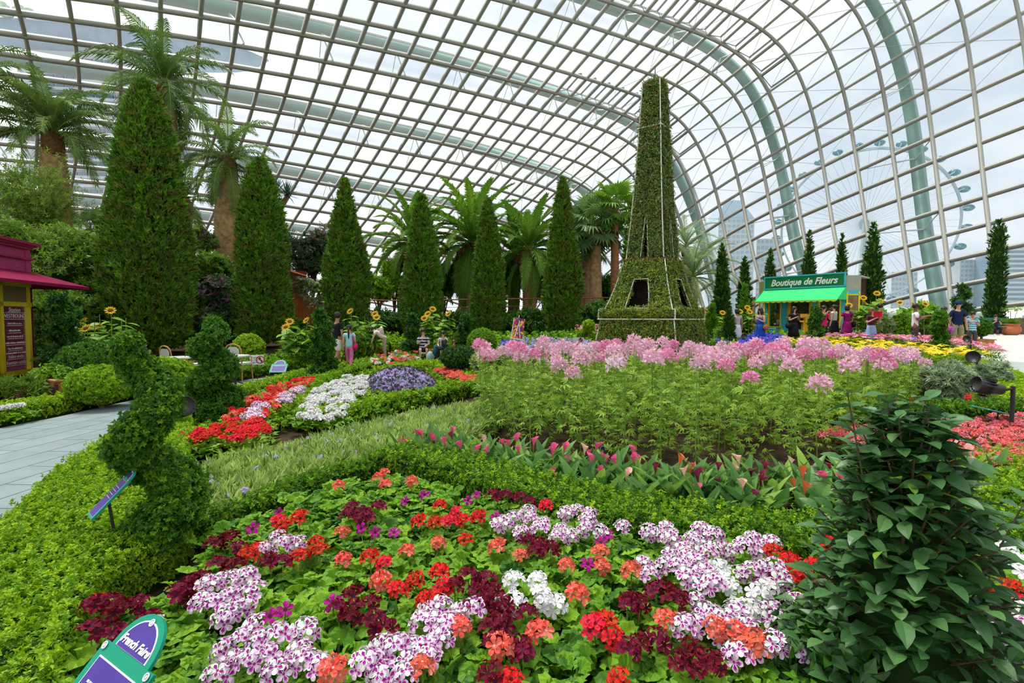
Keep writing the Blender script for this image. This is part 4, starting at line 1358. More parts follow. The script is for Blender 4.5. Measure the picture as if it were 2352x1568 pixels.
# dragon tree and yucca: rosettes of sword leaves
def rosette(m, c, R, n, up=.2, w=.05):
    for i in range(n):
        az = i * 2.399
        el = up + 1.3 * (1 - (i / n)) - .6 * (i / n)
        M = Matrix.Translation(c) @ rotm(az, el)
        l_ = R * rnd.uniform(.85, 1.1)
        m.add([(-w, 0, 0), (w, 0, 0), (w * .8, l_ * .6, 0), (-w * .8, l_ * .6, 0), (0, l_, -l_ * .08)], [(0, 1, 2, 3), (3, 2, 4)], M)
G_dragon = lf('leaf_dragon', (.05, .11, .06), (.08, .15, .09), rand=.2)
db = tb(605, 30.0)
dt = thing('dragon_tree', 'dragon tree with spiky rosettes on forked branches behind the second cypress', 'tree', db)
fork = at(603, 520, 30) - db
MB().tube([(0, 0, -.2), fork * .6, fork], [.28, .24, .2], 8).build('trunk', M_bark, dt)
for px, py in ((558, 455), (580, 425), (610, 430), (635, 440), (660, 448), (625, 470)):
    e = at(px, py, 30 + rnd.uniform(-.8, .8)) - db
    MB().tube([fork, fork.lerp(e, .5) + Vector((0, 0, -.25)), e], [.17, .13, .1], 6).build('branch', M_bark, dt)
    m = MB()
    rosette(m, e, .95, 60, w=.035)
    m.build('leaf_rosette', G_dragon, dt)
yb = tb(665, 28.5)
y = thing('yucca', 'spiky yucca rosette right of the second cypress on the terrace', 'plant', yb)
ye = at(665, 565, 28.5) - yb
MB().tube([(0, 0, -.1), ye], .1, 6).build('trunk', M_bark, y)
m = MB()
rosette(m, ye, 1.15, 70, w=.035)
m.build('leaf_rosette', G_dragon, y)

# ---------------------------------------------------------------- shrubs, creepers and back planting
def shrub(label, px, py, Y, rx, rz, prot, sp, n, name='shrub', core=True, base=None, fill=.55, ry=None, clump=9):
    """loose shrub: clumps of sprigs on branches"""
    c = at(px, py, Y)
    g = base if base is not None else gz(c.x, c.y)
    t = thing(name, label, 'shrub', (c.x, c.y, g))
    RX_, RZ_ = rx / F * Y, rz / F * Y
    RY_ = (ry if ry else min(RX_, 1.4))
    cz = c.z - g
    cl = rng.normal(0, 1, (clump, 3))
    cl /= np.linalg.norm(cl, axis=1, keepdims=True)
    cl = cl * np.array([RX_, RY_, RZ_]) * rng.uniform(.35, .75, (clump, 1)) + np.array([0, 0, cz])
    cr = min(RX_, RZ_) * rng.uniform(.40, .62, clump)
    m = MB()
    if core:
        for k in range(clump):
            m.ball(cl[k], cr[k] * .72, 8)
        m.build('inner_branches', G_core, t, True)
    m = MB()
    for k in range(clump):
        m.tube([(0, 0, -.1), (cl[k][0] * .4, cl[k][1] * .4, cl[k][2] * .55), tuple(cl[k])], [.05, .03, .012], 5)
    m.build('branches', M_twig, t)
    k = rng.integers(0, clump, n)
    d = rng.normal(0, 1, (n, 3))
    d /= np.linalg.norm(d, axis=1, keepdims=True)
    P = cl[k] + d * (cr[k] * rng.uniform(fill, 1.08, n))[:, None]
    kk = P[:, 2] > .0
    scatter('foliage', P[kk], prot, sp, nrm=(d + np.array([0, 0, .5]))[kk], parent=t, tilt=.5)
    return t
P_acac = [sprig('sprig', lf('leaf_acacia', (.27, .38, .05), (.20, .32, .05), rand=.3), 9, 1, .4, .12, seed=21), sprig('sprig', G_mid, 9, 1, .4, .13, seed=22)]
shrub('loose yellow-green feathery shrub tree above the maroon kiosk', 55, 455, 21.5, 135, 95, P_acac, .24, 3200, core=False, base=4.2, clump=30, fill=.1)
shrub('dense green shrub bank behind the maroon kiosk roof', 95, 590, 18.6, 130, 75, P_midl + P_acac, .30, 3200, clump=14, base=1.5)
shrub('green shrub bank left of the huge cypress', 205, 640, 18.8, 85, 110, P_midl + P_acac[:1], .28, 3200, clump=13)
shrub('shadowy green shrub bank between the maroon kiosk and the left sunflowers', 120, 720, 17.2, 80, 70, P_midl, .26, 2000, clump=10)
shrub('leafy shrub on the wall right of the huge cypress', 480, 640, 22.5, 55, 45, P_midl + P_dark[:1], .26, 1500)
shrub('leafy shrub peeping over the rail right of the huge cypress', 465, 552, 25.0, 26, 30, P_midl + P_purp[:1], .28, 600, base=4.0)
shrub('purple-leaved shrub right of the huge cypress', 515, 678, 20.8, 42, 40, P_purp, .42, 500)
shrub('dark purple-green shrub below the purple-leaved one', 505, 745, 20.2, 60, 45, P_purp + P_dark, .3, 900)
shrub('brown-leaved small tree on the terrace left of the ragged-tipped cypress', 718, 585, 29.5, 52, 55, [sprig('sprig', lf('leaf_brown', (.10, .085, .06), (.16, .13, .10)), 8, 1, .5, .24, seed=23), P_dark[0]], .32, 1500, core=False, base=2.8, clump=12)
shrub('thin pinkish twiggy tree just left of the ragged-tipped cypress', 752, 555, 30.0, 25, 55, [sprig('sprig', lf('leaf_pinkish', (.24, .16, .14), (.20, .18, .12)), 6, 1, .4, .2, seed=24)], .26, 450, core=False, base=2.6)
shrub('bright green climbing mass on the pergola behind the terrace rail', 905, 618, 32.5, 36, 14, P_lime, .3, 900, base=2.0)
shrub('yellow-green rounded shrub on the terrace left of the striped-boy cypress', 870, 662, 30.0, 36, 26, P_lime + P_box, .26, 1300, base=1.9)
shrub('olive green shrub mass on the terrace behind the rail', 915, 660, 31.0, 30, 24, P_midl + P_box, .26, 900, base=1.9)
for k, (px, py, rx, rz) in enumerate(((1020, 655, 45, 40), (1140, 650, 45, 45), (1250, 640, 55, 50), (1330, 650, 55, 40), (1400, 665, 50, 30), (1475, 665, 40, 30))):
    shrub('dark evergreen undergrowth shrub beneath the palms on the back terrace', px, py, 34.5, rx, rz, P_dark + P_boxd[:1], .4, 1100, base=1.9)['group'] = 'undergrowth beneath the terrace palms'
for k, (px, py, lb) in enumerate(((880, 752, 'dark glossy shrub left of the bending girl'), (915, 755, 'dark glossy shrub behind the bending girl'), (1215, 748, 'dark glossy shrub with pale glints left of the pointed cypress'), (1175, 760, 'dark glossy shrub behind the easel painting'), (1245, 762, 'dark glossy shrub right of the easel painting'), (690, 772, 'dark shrub beneath the orange board wall'), (1370, 735, 'dark shrub left of the tower foot'), (1040, 745, 'dark shrub behind the right-hand sunflowers'))):
    shrub(lb, px, py, 25.6 if px != 690 else 23.6, 32, 30, P_dark + P_boxd[:1], .3, 800)
shrub('light-flowered low shrub left of the tower foot', 1345, 775, 21.0, 30, 14, P_mix, .2, 500)
shrub('leafy shrub by the white-shirted man', 2072, 745, 20.6, 18, 36, P_mix + P_midl, .2, 1200)
shrub('leafy shrub between the white-shirted man and the woman in black', 2125, 728, 21.2, 30, 32, P_mix + P_midl, .2, 1000)
shrub('pale grey-green shrub left of the white-shirted man', 2020, 750, 19.4, 22, 32, P_gry + P_midl[:1], .2, 700)
shrub('olive low shrub at the foot of the tower right side', 1660, 762, 20.0, 18, 16, P_midl, .18, 500)
shrub('grey-leaved shrub under the black floodlight at right', 2270, 862, 11.2, 60, 32, P_gry, .17, 1200, core=False)
shrub('grey-green ball shrub on a stake left of the black floodlight', 2172, 880, 8.6, 52, 42, P_gry, .14, 1600, core=False)
shrub('wispy grey-green plants between the cleomes and the staked shrub', 2060, 868, 10.5, 75, 30, P_gry + P_mix[:1], .16, 1200, core=False)
shrub('wispy pale green plants left of the cleomes', 1130, 830, 12.5, 50, 22, P_gry + P_grass, .17, 900, core=False)
# ivy curtain over the back wall and creeper over the orange boards
def wall_ivy(label, i0, i1, n, prot, sp, thick, zt_, zb_=0.0, name='ivy'):
    seg = wls[i0:i1]
    Q = np.array([(p.x, p.y, p.z) for p in seg])
    k = rng.integers(0, len(Q) - 1, n)
    u = rng.uniform(0, 1, (n, 1))
    P = Q[k] * (1 - u) + Q[k + 1] * u
    d = P[:, :2] / np.linalg.norm(P[:, :2], axis=1, keepdims=True)
    v = rng.uniform(0, 1, n)
    P[:, 2] = zb_ + v * (P[:, 2] - zt_ - zb_)
    P[:, :2] -= d * (rng.uniform(0, thick, n) * (1.15 - v))[:, None]
    o = scatter(name, P, prot, sp, nrm=np.column_stack([-d, np.full(n, .6)]), tilt=.5)
    return tag(o, label, 'ivy')
wall_ivy('green creeper covering the left terrace wall', 0, 26, 5200, P_midl + P_dark[:1], .34, .7, .55)
wall_ivy('dark ivy covering the long back terrace wall', 36, 56, 6500, P_dark + P_midl[:1] + P_boxd[:1], .26, .5, .75)
k = 900
P = np.column_stack([rng.uniform(at(655, 0, 25.3).x, at(755, 0, 25.3).x, k), np.full(k, 25.0) + rng.uniform(-.2, .2, k), np.zeros(k)])
P[:, 0] = at(655, 0, 25.3).x + (at(760, 0, 25.3).x - at(655, 0, 25.3).x) * rng.beta(2.2, 1.0, k)
P[:, 1] = 24.9 + rng.uniform(-.15, .05, k)
P[:, 2] = 3.75 - (P[:, 0] - at(655, 0, 25.3).x) * .3 - rng.exponential(.28, k) * (1 + 1.6 * (P[:, 0] > at(725, 0, 25.3).x))
P = P[P[:, 2] > 1.2]
tag(scatter('creeper', P, P_ivyw, .2, nrm=np.tile([0, -1, .6], (len(P), 1))), 'pale variegated creeper hanging over the orange board wall', 'creeper')

# ---------------------------------------------------------------- sunflowers
M_petal = mat('sunflower_petal', (.80, .46, .01), .6, .2, noise=(14, (.85, .55, .02)), rand=.06, trans=.3)
M_disc = mat('sunflower_disc', (.06, .025, .008), .9, .1, noise=(40, (.14, .07, .02)))
G_sun = lf('leaf_sunflower', (.18, .36, .03), (.25, .44, .05), rand=.2)
m = MB()
for i in range(18):
    leaf_into(m, rotm(i * 2 * math.pi / 18, .12 + .15 * (i % 2), (0, 0, 0)) @ Matrix.Translation((0, .045, 0)), .085, .034, .15, .1)
me_petal = m.mesh('petals', M_petal)
me_disc = MB().lathe([(.03, -.012), (.055, -.004), (.058, .008), (.04, .018), (.01, .02)], 12).mesh('seed_disc', M_disc, True)
m = MB()
leaf_into(m, Matrix(), .26, .2, .12, .3, 2)
me_sleaf = m.mesh('leaf', G_sun)
def sunflower(label, px, Y, H, flower=True, group=None, face=0, el=.9):
    b = gat(px, Y)
    t = thing('sunflower', label, 'flower', b, rnd.uniform(-.3, .3), group)
    top = Vector((rnd.uniform(-.08, .08), rnd.uniform(-.05, .05), H))
    MB().tube([(0, 0, -.05), top * .5 + Vector((rnd.uniform(-.04, .04), 0, 0)), top], [.016, .013, .010], 5).build('stem', M_stem, t)
    for i in range(11):
        u = .38 + .58 * i / 11
        obj('leaf', me_sleaf, t, top * u, (.5 - u * .7 + rnd.uniform(-.2, .3), rnd.uniform(-.3, .3), i * 2.4), rnd.uniform(1.0, 1.55))
    if flower:
        h = obj('flower_head', me_disc, t, top + Vector((0, -.03, .03)), (el, 0, face), 1.15)
        obj('petals', me_petal, h)
    return t
SG = 'sunflowers without a distinguishing mark'
def sun_patch(where, spots, fl):
    for px, Y, py in spots:
        b = gat(px, Y)
        sunflower('leafy sunflower stalk ' + where, px, Y, max(.5, at(px, py, Y).z - b.z), False, 'sunflower stalks ' + where)
    for px, Y, py, *f in fl:
        b = gat(px, Y)
        sunflower('blooming yellow sunflower ' + where, px, Y, max(.5, at(px, py, Y).z - b.z), True, 'blooming sunflowers ' + where, f[0] if f else rnd.uniform(-.5, .5))
sun_patch('behind the maroon kiosk', [(150, 14.2, 735), (172, 14.6, 728), (215, 14.0, 740), (232, 14.4, 722), (275, 13.8, 735), (285, 14.5, 730), (135, 14.4, 745), (110, 14.0, 760), (250, 13.6, 750), (180, 13.8, 752)], [(254, 14.0, 716), (195, 14.2, 741), (199, 13.6, 757), (228, 14.6, 752), (148, 14.0, 740)])
sun_patch('left of the man in black', [(660, 16.2, 760), (675, 15.8, 765), (690, 16.0, 752), (705, 16.4, 760), (715, 15.9, 770), (680, 16.5, 755)], [(668, 16.0, 741), (664, 15.7, 754), (702, 16.2, 738), (720, 16.0, 762)])
sun_patch('beside the girl in pink trousers', [(810, 18.2, 735), (825, 18.0, 730), (840, 18.4, 728), (850, 18.0, 735), (862, 18.3, 740), (835, 17.8, 745), (818, 17.6, 750)], [(809, 18.0, 717), (858, 18.2, 723), (862, 17.9, 731)])
sun_patch('behind the seated children', [(965, 18.8, 735), (985, 18.6, 728), (1000, 19.0, 725), (1015, 18.7, 728), (1028, 18.9, 732), (972, 18.4, 745), (1010, 18.3, 740)], [(993, 18.8, 712), (981, 18.6, 723), (975, 18.4, 733), (1037, 18.8, 723)])
sun_patch('left of the green kiosk', [(1610, 22.5, 722), (1622, 22.2, 718), (1640, 22.8, 722), (1690, 21.8, 725), (1720, 22.0, 715), (1732, 21.8, 712), (1745, 22.2, 720)], [(1603, 22.4, 717), (1620, 22.6, 716), (1660, 22.3, 720), (1700, 22.0, 717), (1712, 21.9, 708), (1716, 21.6, 718), (1748, 22.0, 714)])
sun_patch('right of the green kiosk', [(1960, 20.8, 705), (1972, 20.6, 700), (1985, 21.0, 695), (2000, 20.7, 690), (2012, 20.9, 695), (2022, 20.8, 705), (1992, 20.4, 710)], [(2005, 20.8, 676), (1982, 20.6, 686), (1979, 20.4, 697), (1950, 20.7, 703), (2016, 20.9, 693)])
sun_patch('behind the white-shirted man', [(2070, 20.6, 705), (2095, 20.8, 702), (2135, 20.6, 705)], [(2063, 20.5, 697), (2094, 20.7, 700), (2124, 20.5, 700)])
# ---------------------------------------------------------------- geraniums of the front bed
def pet(name, c, c2=None, rand=.08, trans=.25):
    return mat(name, c, .6, .15, noise=(30, c2) if c2 else None, rand=rand, trans=trans)
C_white = pet('petal_white', (.86, .85, .84), (.80, .79, .80))
C_wpink = pet('petal_blush', (.84, .62, .80), (.80, .52, .74))
C_blotch = pet('petal_blotch', (.33, .012, .22), (.42, .02, .30))
C_red = pet('petal_red', (.72, .015, .018), (.80, .03, .03), .15)
C_maroon = pet('petal_maroon', (.13, .003, .018), (.20, .006, .028), .25)
C_coral = pet('petal_coral', (.82, .085, .045), (.86, .22, .16), .12)
C_coralc = pet('petal_coral_pale', (.88, .45, .40))
C_mag = pet('petal_magenta', (.32, .004, .16), (.44, .008, .26), .15)
C_eye = pet('petal_eye', (.06, .004, .02))
C_pollen = pet('pollen', (.70, .55, .12))
def floret(m, M, R, np_, s_pet, s_eye, r, ruff=.12, blotch=None, eye=.2):
    """open flower: np_ ruffled petals, eye and optional dark blotches on the upper petals"""
    for k in range(np_):
        a = 2 * math.pi * k / np_ + r.uniform(-.08, .08)
        w = R * 3.3 / np_
        Mp = M @ Matrix.Rotation(a, 4, 'Z')
        z1, z2 = R * ruff * r.uniform(.4, 1.4), R * ruff * r.uniform(-.6, 1.2)
        m.cur = s_pet
        m.add([(-w * .12, R * .1, 0), (w * .12, R * .1, 0), (-w * .52, R * .62, z1), (0, R * .6, z1 * .5), (w * .52, R * .62, z1), (-w * .34, R * .95, z2), (0, R * 1.0, z2 * .6), (w * .34, R * .95, z2)],
              [(0, 1, 3), (0, 3, 2), (1, 4, 3), (2, 3, 6, 5), (3, 4, 7, 6)], Mp)
        if blotch is not None and k in blotch[1]:
            m.cur = blotch[0]
            m.add([(0, R * .16, R * .04), (-w * .3, R * .55, z1 * .85 + R * .05), (0, R * .78, z1 * .6 + R * .05), (w * .3, R * .55, z1 * .85 + R * .05)], [(0, 3, 2, 1)], Mp)
    m.cur = s_eye
    m.add([(eye * R * math.cos(q * math.pi / 3), eye * R * math.sin(q * math.pi / 3), R * .05) for q in range(6)], [(0, 1, 2, 3, 4, 5)], M)
def head_mesh(kind, seed):
    """umbel of florets on a low dome"""
    r = random.Random(seed)
    m = MB()
    spec = {'wp': (6, .033, 5, [C_white, C_wpink, C_blotch], .056), 'red': (6, .032, 5, [C_red, C_red, C_maroon], .045), 'maroon': (5, .034, 5, [C_maroon, C_maroon, C_eye], .048),
            'coral': (6, .032, 5, [C_coral, C_coralc, C_coralc], .046), 'magenta': (1, .042, 5, [C_mag, C_mag, C_eye], .0), 'white': (6, .032, 5, [C_white, C_white, C_wpink], .052)}[kind]
    n, R, np_, mats, D = spec
    for i in range(n):
        az = i * 2.399 + r.uniform(-.2, .2)
        th = 0 if n == 1 else .25 + .85 * math.sqrt(i / n)
        M = Matrix.Rotation(az, 4, 'Z') @ Matrix.Rotation(th, 4, 'X') @ Matrix.Translation((0, 0, D)) @ Matrix.Rotation(r.uniform(0, 6), 4, 'Z')
        if n == 1:
            M = Matrix.Rotation(.6, 4, 'X')
        bl = (2, (0, 1)) if kind == 'wp' else None
        if kind == 'wp':
            bl = (2, (0, 1, 3))
        floret(m, M, R * r.uniform(.88, 1.12), np_, 1 if (kind == 'wp' and i % 2) else 0, 2, r, blotch=bl, eye=.16 if kind in ('wp', 'white', 'coral') else .26, ruff=.3 if kind in ('maroon', 'coral', 'red') else .16)
    return m.mesh('flower_head', mats)
HEADS = {k: [head_mesh(k, s) for s in range(4)] for k in ('wp', 'red', 'maroon', 'coral', 'magenta', 'white')}
def round_leaf(name, mt, R, seed, lobes=7):
    r = random.Random(seed)
    m = MB()
    n = lobes * 3
    vs = [(0, 0, -.018)]
    for ring, q in ((.55, .25), (1.0, .05)):
        for k in range(n + 1):
            a = .25 + (2 * math.pi - .5) * k / n
            rr = R * ring * (1 + (.11 * math.cos(k * 2 * math.pi / 3) if ring == 1 else 0)) * r.uniform(.94, 1.05)
            vs.append((rr * math.sin(a), -rr * math.cos(a) + R * .3, R * (q * math.cos(k * 2 * math.pi / 3 + ring) * .35) + (R * .16 if ring < 1 else R * .02 * r.uniform(-3, 3))))
    fs = [(0, 1 + k, 2 + k) for k in range(n)] + [(1 + k, n + 2 + k, n + 3 + k, 2 + k) for k in range(n)]
    return m.add(vs, fs).mesh(name, mt)
L_ger = [round_leaf('leaf', G_ger, .045, s) for s in range(3)] + [round_leaf('leaf', G_gerd, .042, 5)]
P_gerl = [proto('leaf', x) for x in L_ger] + [proto('leaf', round_leaf('leaf', G_gerd, .04, 7))]
FL = {
 'wp': '640,1240 655,1265 605,1262 688,1258 480,1360 510,1345 540,1335 570,1340 583,1365 575,1390 545,1405 520,1415 490,1400 465,1385 532,1370 590,1455 560,1475 520,1490 600,1490 640,1480 540,1520 580,1530 620,1520 700,1470 690,1500 720,1530 500,1550 640,1550 735,1540 355,1455 1215,1180 1180,1195 1160,1210 1142,1205 1220,1205 1250,1205 1300,1180 1325,1178 1355,1175 1350,1200 1345,1218 1290,1215 1310,1230 1280,1235 1240,1222 1200,1230 1380,1225 1430,1225 1490,1225 1480,1310 1490,1330 1010,1395 985,1400 970,1425 1000,1440 1040,1430 1030,1450 1060,1410 1090,1410 1020,1470 990,1480 960,1490 930,1480 910,1500 880,1490 860,1520 840,1540 880,1550 940,1520 962,1510 985,1520 930,1550 700,1530 1510,1225 1530,1220 1545,1240 1590,1235 1610,1225 1640,1240 1600,1255 1570,1265 1540,1285 1580,1290 1620,1280 1640,1270 1530,1300 1560,1310 1600,1310 1622,1330 1670,1270 1730,1245 1745,1265 1710,1265 1770,1255 1750,1305 1780,1310 1730,1320 1700,1315 1790,1340 1580,1340 1610,1360 1640,1360 1590,1380 1620,1400 1640,1420 1600,1435 1660,1435 1690,1420 1720,1450 1770,1400 1780,1420 1830,1395 1870,1420 1890,1440 1740,1480 1780,1490 1700,1500 1650,1460 1570,1450 2270,1460 2290,1482 2320,1500 2330,1455 2290,1530 1830,1500 1900,1480',
 'red': '640,1195 655,1205 690,1195 570,1283 592,1265 725,1245 735,1270 690,1285 225,1380 850,1290 885,1295 1010,1170 1050,1180 1000,1200 1030,1207 965,1195 1062,1197 1100,1195 1010,1325 1020,1355 910,1370 955,1335 980,1390 1070,1240 1255,1162 1365,1445 1402,1465 1390,1432 1425,1555 1775,1275 1815,1305 1850,1325 1838,1332 1900,1255 2260,1300 2240,1320 2320,1340 2290,1400 2280,1415 2340,1395 2270,1350 1870,1310 1170,1560',
 'maroon': '515,1240 528,1250 490,1258 545,1264 500,1300 540,1305 620,1295 650,1300 462,1335 430,1360 410,1370 440,1345 215,1405 250,1400 272,1415 300,1405 320,1397 345,1437 210,1470 255,1460 350,1428 810,1170 835,1180 800,1190 847,1195 825,1205 870,1172 1165,1140 1195,1140 1217,1155 1135,1150 1210,1240 1240,1255 1230,1268 1265,1268 1120,1330 1100,1350 1132,1360 1075,1335 1045,1360 810,1370 850,1395 775,1405 812,1410 860,1440 882,1447 1110,1390 1150,1400 1160,1430 1210,1410 1130,1450 1140,1475 1195,1480 1202,1500 1080,1410 1450,1380 1470,1390 1440,1405 1470,1480 1445,1505 1525,1350 1508,1357 1560,1390 1545,1402 1585,1505 1612,1540 1640,1535 1560,1522 1510,1480 1130,1560',
 'coral': '778,1118 885,1095 887,1122 945,1108 785,1222 935,1262 1005,1245 790,1280 875,1340 1145,1260 1197,1272 1300,1305 1325,1365 1380,1270 1382,1295 1450,1325 1240,1460 1145,1500 1055,1455 970,1540 768,1555 1530,1440 1690,1470 1740,1482 1642,1462 1718,1492 870,1100',
 'magenta': '580,1208 640,1185 655,1390 620,1410 765,1390 975,1128 930,1150 1095,1133 1075,1150 830,1217 862,1228 905,1215 1380,1240 1350,1293 1140,1190 1770,1335 1755,1330 2140,1255 2165,1248 350,1440 1395,1232',
 'white': '1180,1335 1235,1345 1242,1375 1180,1385 1150,1390 1250,1392 1277,1385 1650,1310 1640,1325 1680,1360 1760,1360 1740,1375 1690,1400 1715,1410 2310,1275 2332,1290 2342,1330 2340,1420 1665,1345'}
NICE = {'wp': 'white and purple', 'red': 'bright red', 'maroon': 'dark maroon', 'coral': 'coral orange', 'magenta': 'single magenta', 'white': 'pure white'}
BEDH = .30
def bed_place(px, py):
    row = 'at the near edge of the front bed' if py > 1420 else ('at the hedge edge of the front bed' if py < 1235 else 'midway in the front bed')
    col = 'by the spiral topiary' if px < 560 else ('left of its middle' if px < 960 else ('in its middle' if px < 1400 else ('beside the foreground shrub' if px < 1960 else 'beyond the foreground shrub')))
    return row + ', ' + col
for kind, txt in FL.items():
    pts = [tuple(float(v) for v in q.split(',')) for q in txt.split()]
    groups = []
    for p in pts:
        for g in groups:
            if len(g) < 5 and math.dist(p, g[0]) < 52:
                g.append(p)
                break
        else:
            groups.append([p])
    for g in groups:
        W = [gnd(px, py, BEDH) for px, py in g]
        c = sum(W, Vector()) / len(W)
        wh = bed_place(g[0][0], g[0][1])
        t = thing('geranium', NICE[kind] + ' geranium ' + wh, 'flower', (c.x, c.y, 0), group=NICE[kind] + ' geraniums ' + wh)
        for w in W:
            d = Vector((w.x - c.x, w.y - c.y, BEDH + rnd.uniform(-.03, .02)))
            h = obj('flower_head', rnd.choice(HEADS[kind]), t, d, (rnd.uniform(-.1, .5), rnd.uniform(-.3, .3), rnd.uniform(-.6, .6)), rnd.uniform(.92, 1.15))
            MB().tube([(d.x * .3, d.y * .3, .02), (d.x * .8, d.y * .8, d.z * .6), d], .0035, 4).build('stalk', M_stem, t)
        for i in range(4):
            a = rnd.uniform(0, 6.28)
            rr = rnd.uniform(.05, .13)
            obj('leaf', rnd.choice(L_ger[:3]), t, (rr * math.cos(a), rr * math.sin(a), BEDH - rnd.uniform(.04, .11)), (rnd.uniform(-.5, .4), rnd.uniform(-.4, .4), rnd.uniform(0, 6.28)), rnd.uniform(.8, 1.25))
# leafy geranium plants between the blooms: one leaf one part on the nearest, the mass below as one
bed_pix = [(120, 1640), (190, 1420), (300, 1350), (420, 1330), (480, 1240), (520, 1180), (650, 1140), (780, 1095), (900, 1075), (1040, 1110), (1130, 1130), (1300, 1170), (1560, 1215), (1850, 1260), (2150, 1235), (2400, 1235), (2450, 1640)]
bed = gpoly(bed_pix, BEDH, 3)
cand = poly_pts(bed, 1500)
chosen = []
for p in cand:
    if all((p[0] - q[0]) ** 2 + (p[1] - q[1]) ** 2 > .26 ** 2 for q in chosen):
        chosen.append(p)
for i, p in enumerate(chosen):
    dd = F / (p[1] * CP + (CAMZ - BEDH) * SP)
    wh = bed_place(1176 + dd * p[0], 784 + dd * ((CAMZ - BEDH) * CP - p[1] * SP))
    t = thing('geranium', 'leafy bloomless geranium ' + wh, 'plant', (p[0], p[1], 0), group='leafy geraniums ' + wh)
    MB().tube([(0, 0, 0), (.01, .01, BEDH * .8)], .006, 4).build('stem', M_stem, t)
    nl = 13
    for k in range(nl):
        a = k * 2.4 + rnd.uniform(-.3, .3)
        rr = .02 + .15 * math.sqrt(k / nl) * rnd.uniform(.8, 1.2)
        obj('leaf', rnd.choice(L_ger[:3]), t, (rr * math.cos(a), rr * math.sin(a), BEDH - .02 - rr * .35 - rnd.uniform(0, .06)), (rnd.uniform(-.45, .5), rnd.uniform(-.4, .4), rnd.uniform(0, 6.28)), rnd.uniform(.8, 1.45))
nfill = 7000
P = poly_pts(bed, nfill)
tag(scatter('geranium_undergrowth', np.column_stack([P, rng.uniform(.05, BEDH - .06, nfill)]), P_gerl, 1.15, tilt=.4), 'mass of rounded geranium leaves below the blooms of the front bed', 'foliage')

# ---------------------------------------------------------------- small flower shapes for the other beds
def bloom_mesh(name, mats, n, R, D, seed, np_=5, ruff=.2, squash=1.0):
    r = random.Random(seed)
    m = MB()
    for i in range(n):
        az, th = i * 2.399, (0 if n == 1 else .2 + 1.0 * math.sqrt(i / n))
        M = Matrix.Rotation(az, 4, 'Z') @ Matrix.Rotation(th, 4, 'X') @ Matrix.Translation((0, 0, D)) @ Matrix.Rotation(r.uniform(0, 6), 4, 'Z')
        floret(m, M, R, np_, 0, 1, r, ruff)
    return m.mesh(name, mats)
def clump_mesh(name, mt, n, R, H, ll, lw, seed, nn=1):
    r = random.Random(seed)
    m = MB()
    for i in range(n):
        a = i * 2.399
        rr = R * math.sqrt(i / n)
        leaf_into(m, rotm(a + r.uniform(-.4, .4), r.uniform(-.2, .9), (rr * math.cos(a + 1.57), rr * math.sin(a + 1.57), H * r.uniform(.45, 1) * (1 - .3 * (i / n)))), ll * r.uniform(.8, 1.2), lw * r.uniform(.8, 1.2), n=nn)
    m.cur = 0
    return m.mesh(name, mt)
def bed_plants(label, group, pix, n, mind, fol, blooms, H, nb, h=.2, name='bedding_plant', bs=(.9, 1.15), spread=.1, poly=None, cat='flower'):
    po = poly or gpoly(pix, h, 3)
    got = []
    for p in poly_pts(po, n * 12):
        if len(got) >= n:
            break
        if all((p[0] - q[0]) ** 2 + (p[1] - q[1]) ** 2 > mind ** 2 for q in got):
            got.append(p)
    for p in got:
        t = thing(name, label, cat, (p[0], p[1], gz(*p)), rnd.uniform(0, 6.28), group)
        obj('foliage', rnd.choice(fol), t, scale=rnd.uniform(.9, 1.15))
        for k in range(nb):
            a = k * 2.4 + rnd.uniform(-.4, .4)
            rr = spread * math.sqrt((k + .3) / nb)
            obj('flower_head', rnd.choice(blooms), t, (rr * math.cos(a), rr * math.sin(a), H * rnd.uniform(.92, 1.08)), (rnd.uniform(-.4, .5), rnd.uniform(-.4, .4), rnd.uniform(0, 6)), rnd.uniform(*bs))
    return got
fol_ger = [clump_mesh('foliage', [G_box, G_lime][s % 2], 34, .17, .24, .09, .08, s) for s in range(3)]
fol_dark = [clump_mesh('foliage', G_gerd, 34, .16, .2, .08, .06, s) for s in range(3)]
red_b = [bloom_mesh('flower_head', [C_red, C_maroon], 9, .03, .045, s) for s in range(2)]
sal_b = [bloom_mesh('flower_head', [C_coral, C_coralc], 8, .03, .045, s) for s in range(2)]
whi_b = [bloom_mesh('flower_head', [C_white, C_pollen], 5, .045, .03, s, 6, .3) for s in range(2)]
wp_b = HEADS['wp']
bed_plants('red geranium plant in the bed beside the path and spiral topiary', 'red geraniums by the path', [(520, 962), (548, 925), (620, 895), (700, 872), (722, 880), (668, 905), (640, 935), (600, 965), (555, 985)], 34, .2, fol_ger, red_b + sal_b[:1], .3, 3, .28, 'geranium', (1.0, 1.4))
bed_plants('red geranium plant in the strip at the foot of the second spiral topiary', 'red geraniums at the second spiral', [(385, 1012), (450, 1000), (560, 975), (608, 985), (590, 1008), (480, 1018)], 20, .17, fol_ger, red_b, .28, 3, .26, 'geranium', (1.0, 1.4))
bed_plants('pink and white geranium plant among the red ones by the path', 'pink geraniums by the path', [(565, 962), (585, 945), (640, 918), (690, 897), (690, 910), (630, 945), (590, 970)], 9, .2, fol_ger, wp_b, .3, 5, .28, 'geranium', (1.2, 1.5))
bed_plants('white begonia plant in the white patch left of the purple mound', 'white begonias', [(702, 965), (700, 930), (740, 895), (800, 868), (852, 862), (845, 885), (800, 935), (770, 962)], 60, .15, fol_ger, whi_b, .26, 4, .24, 'begonia', (1.0, 1.4))
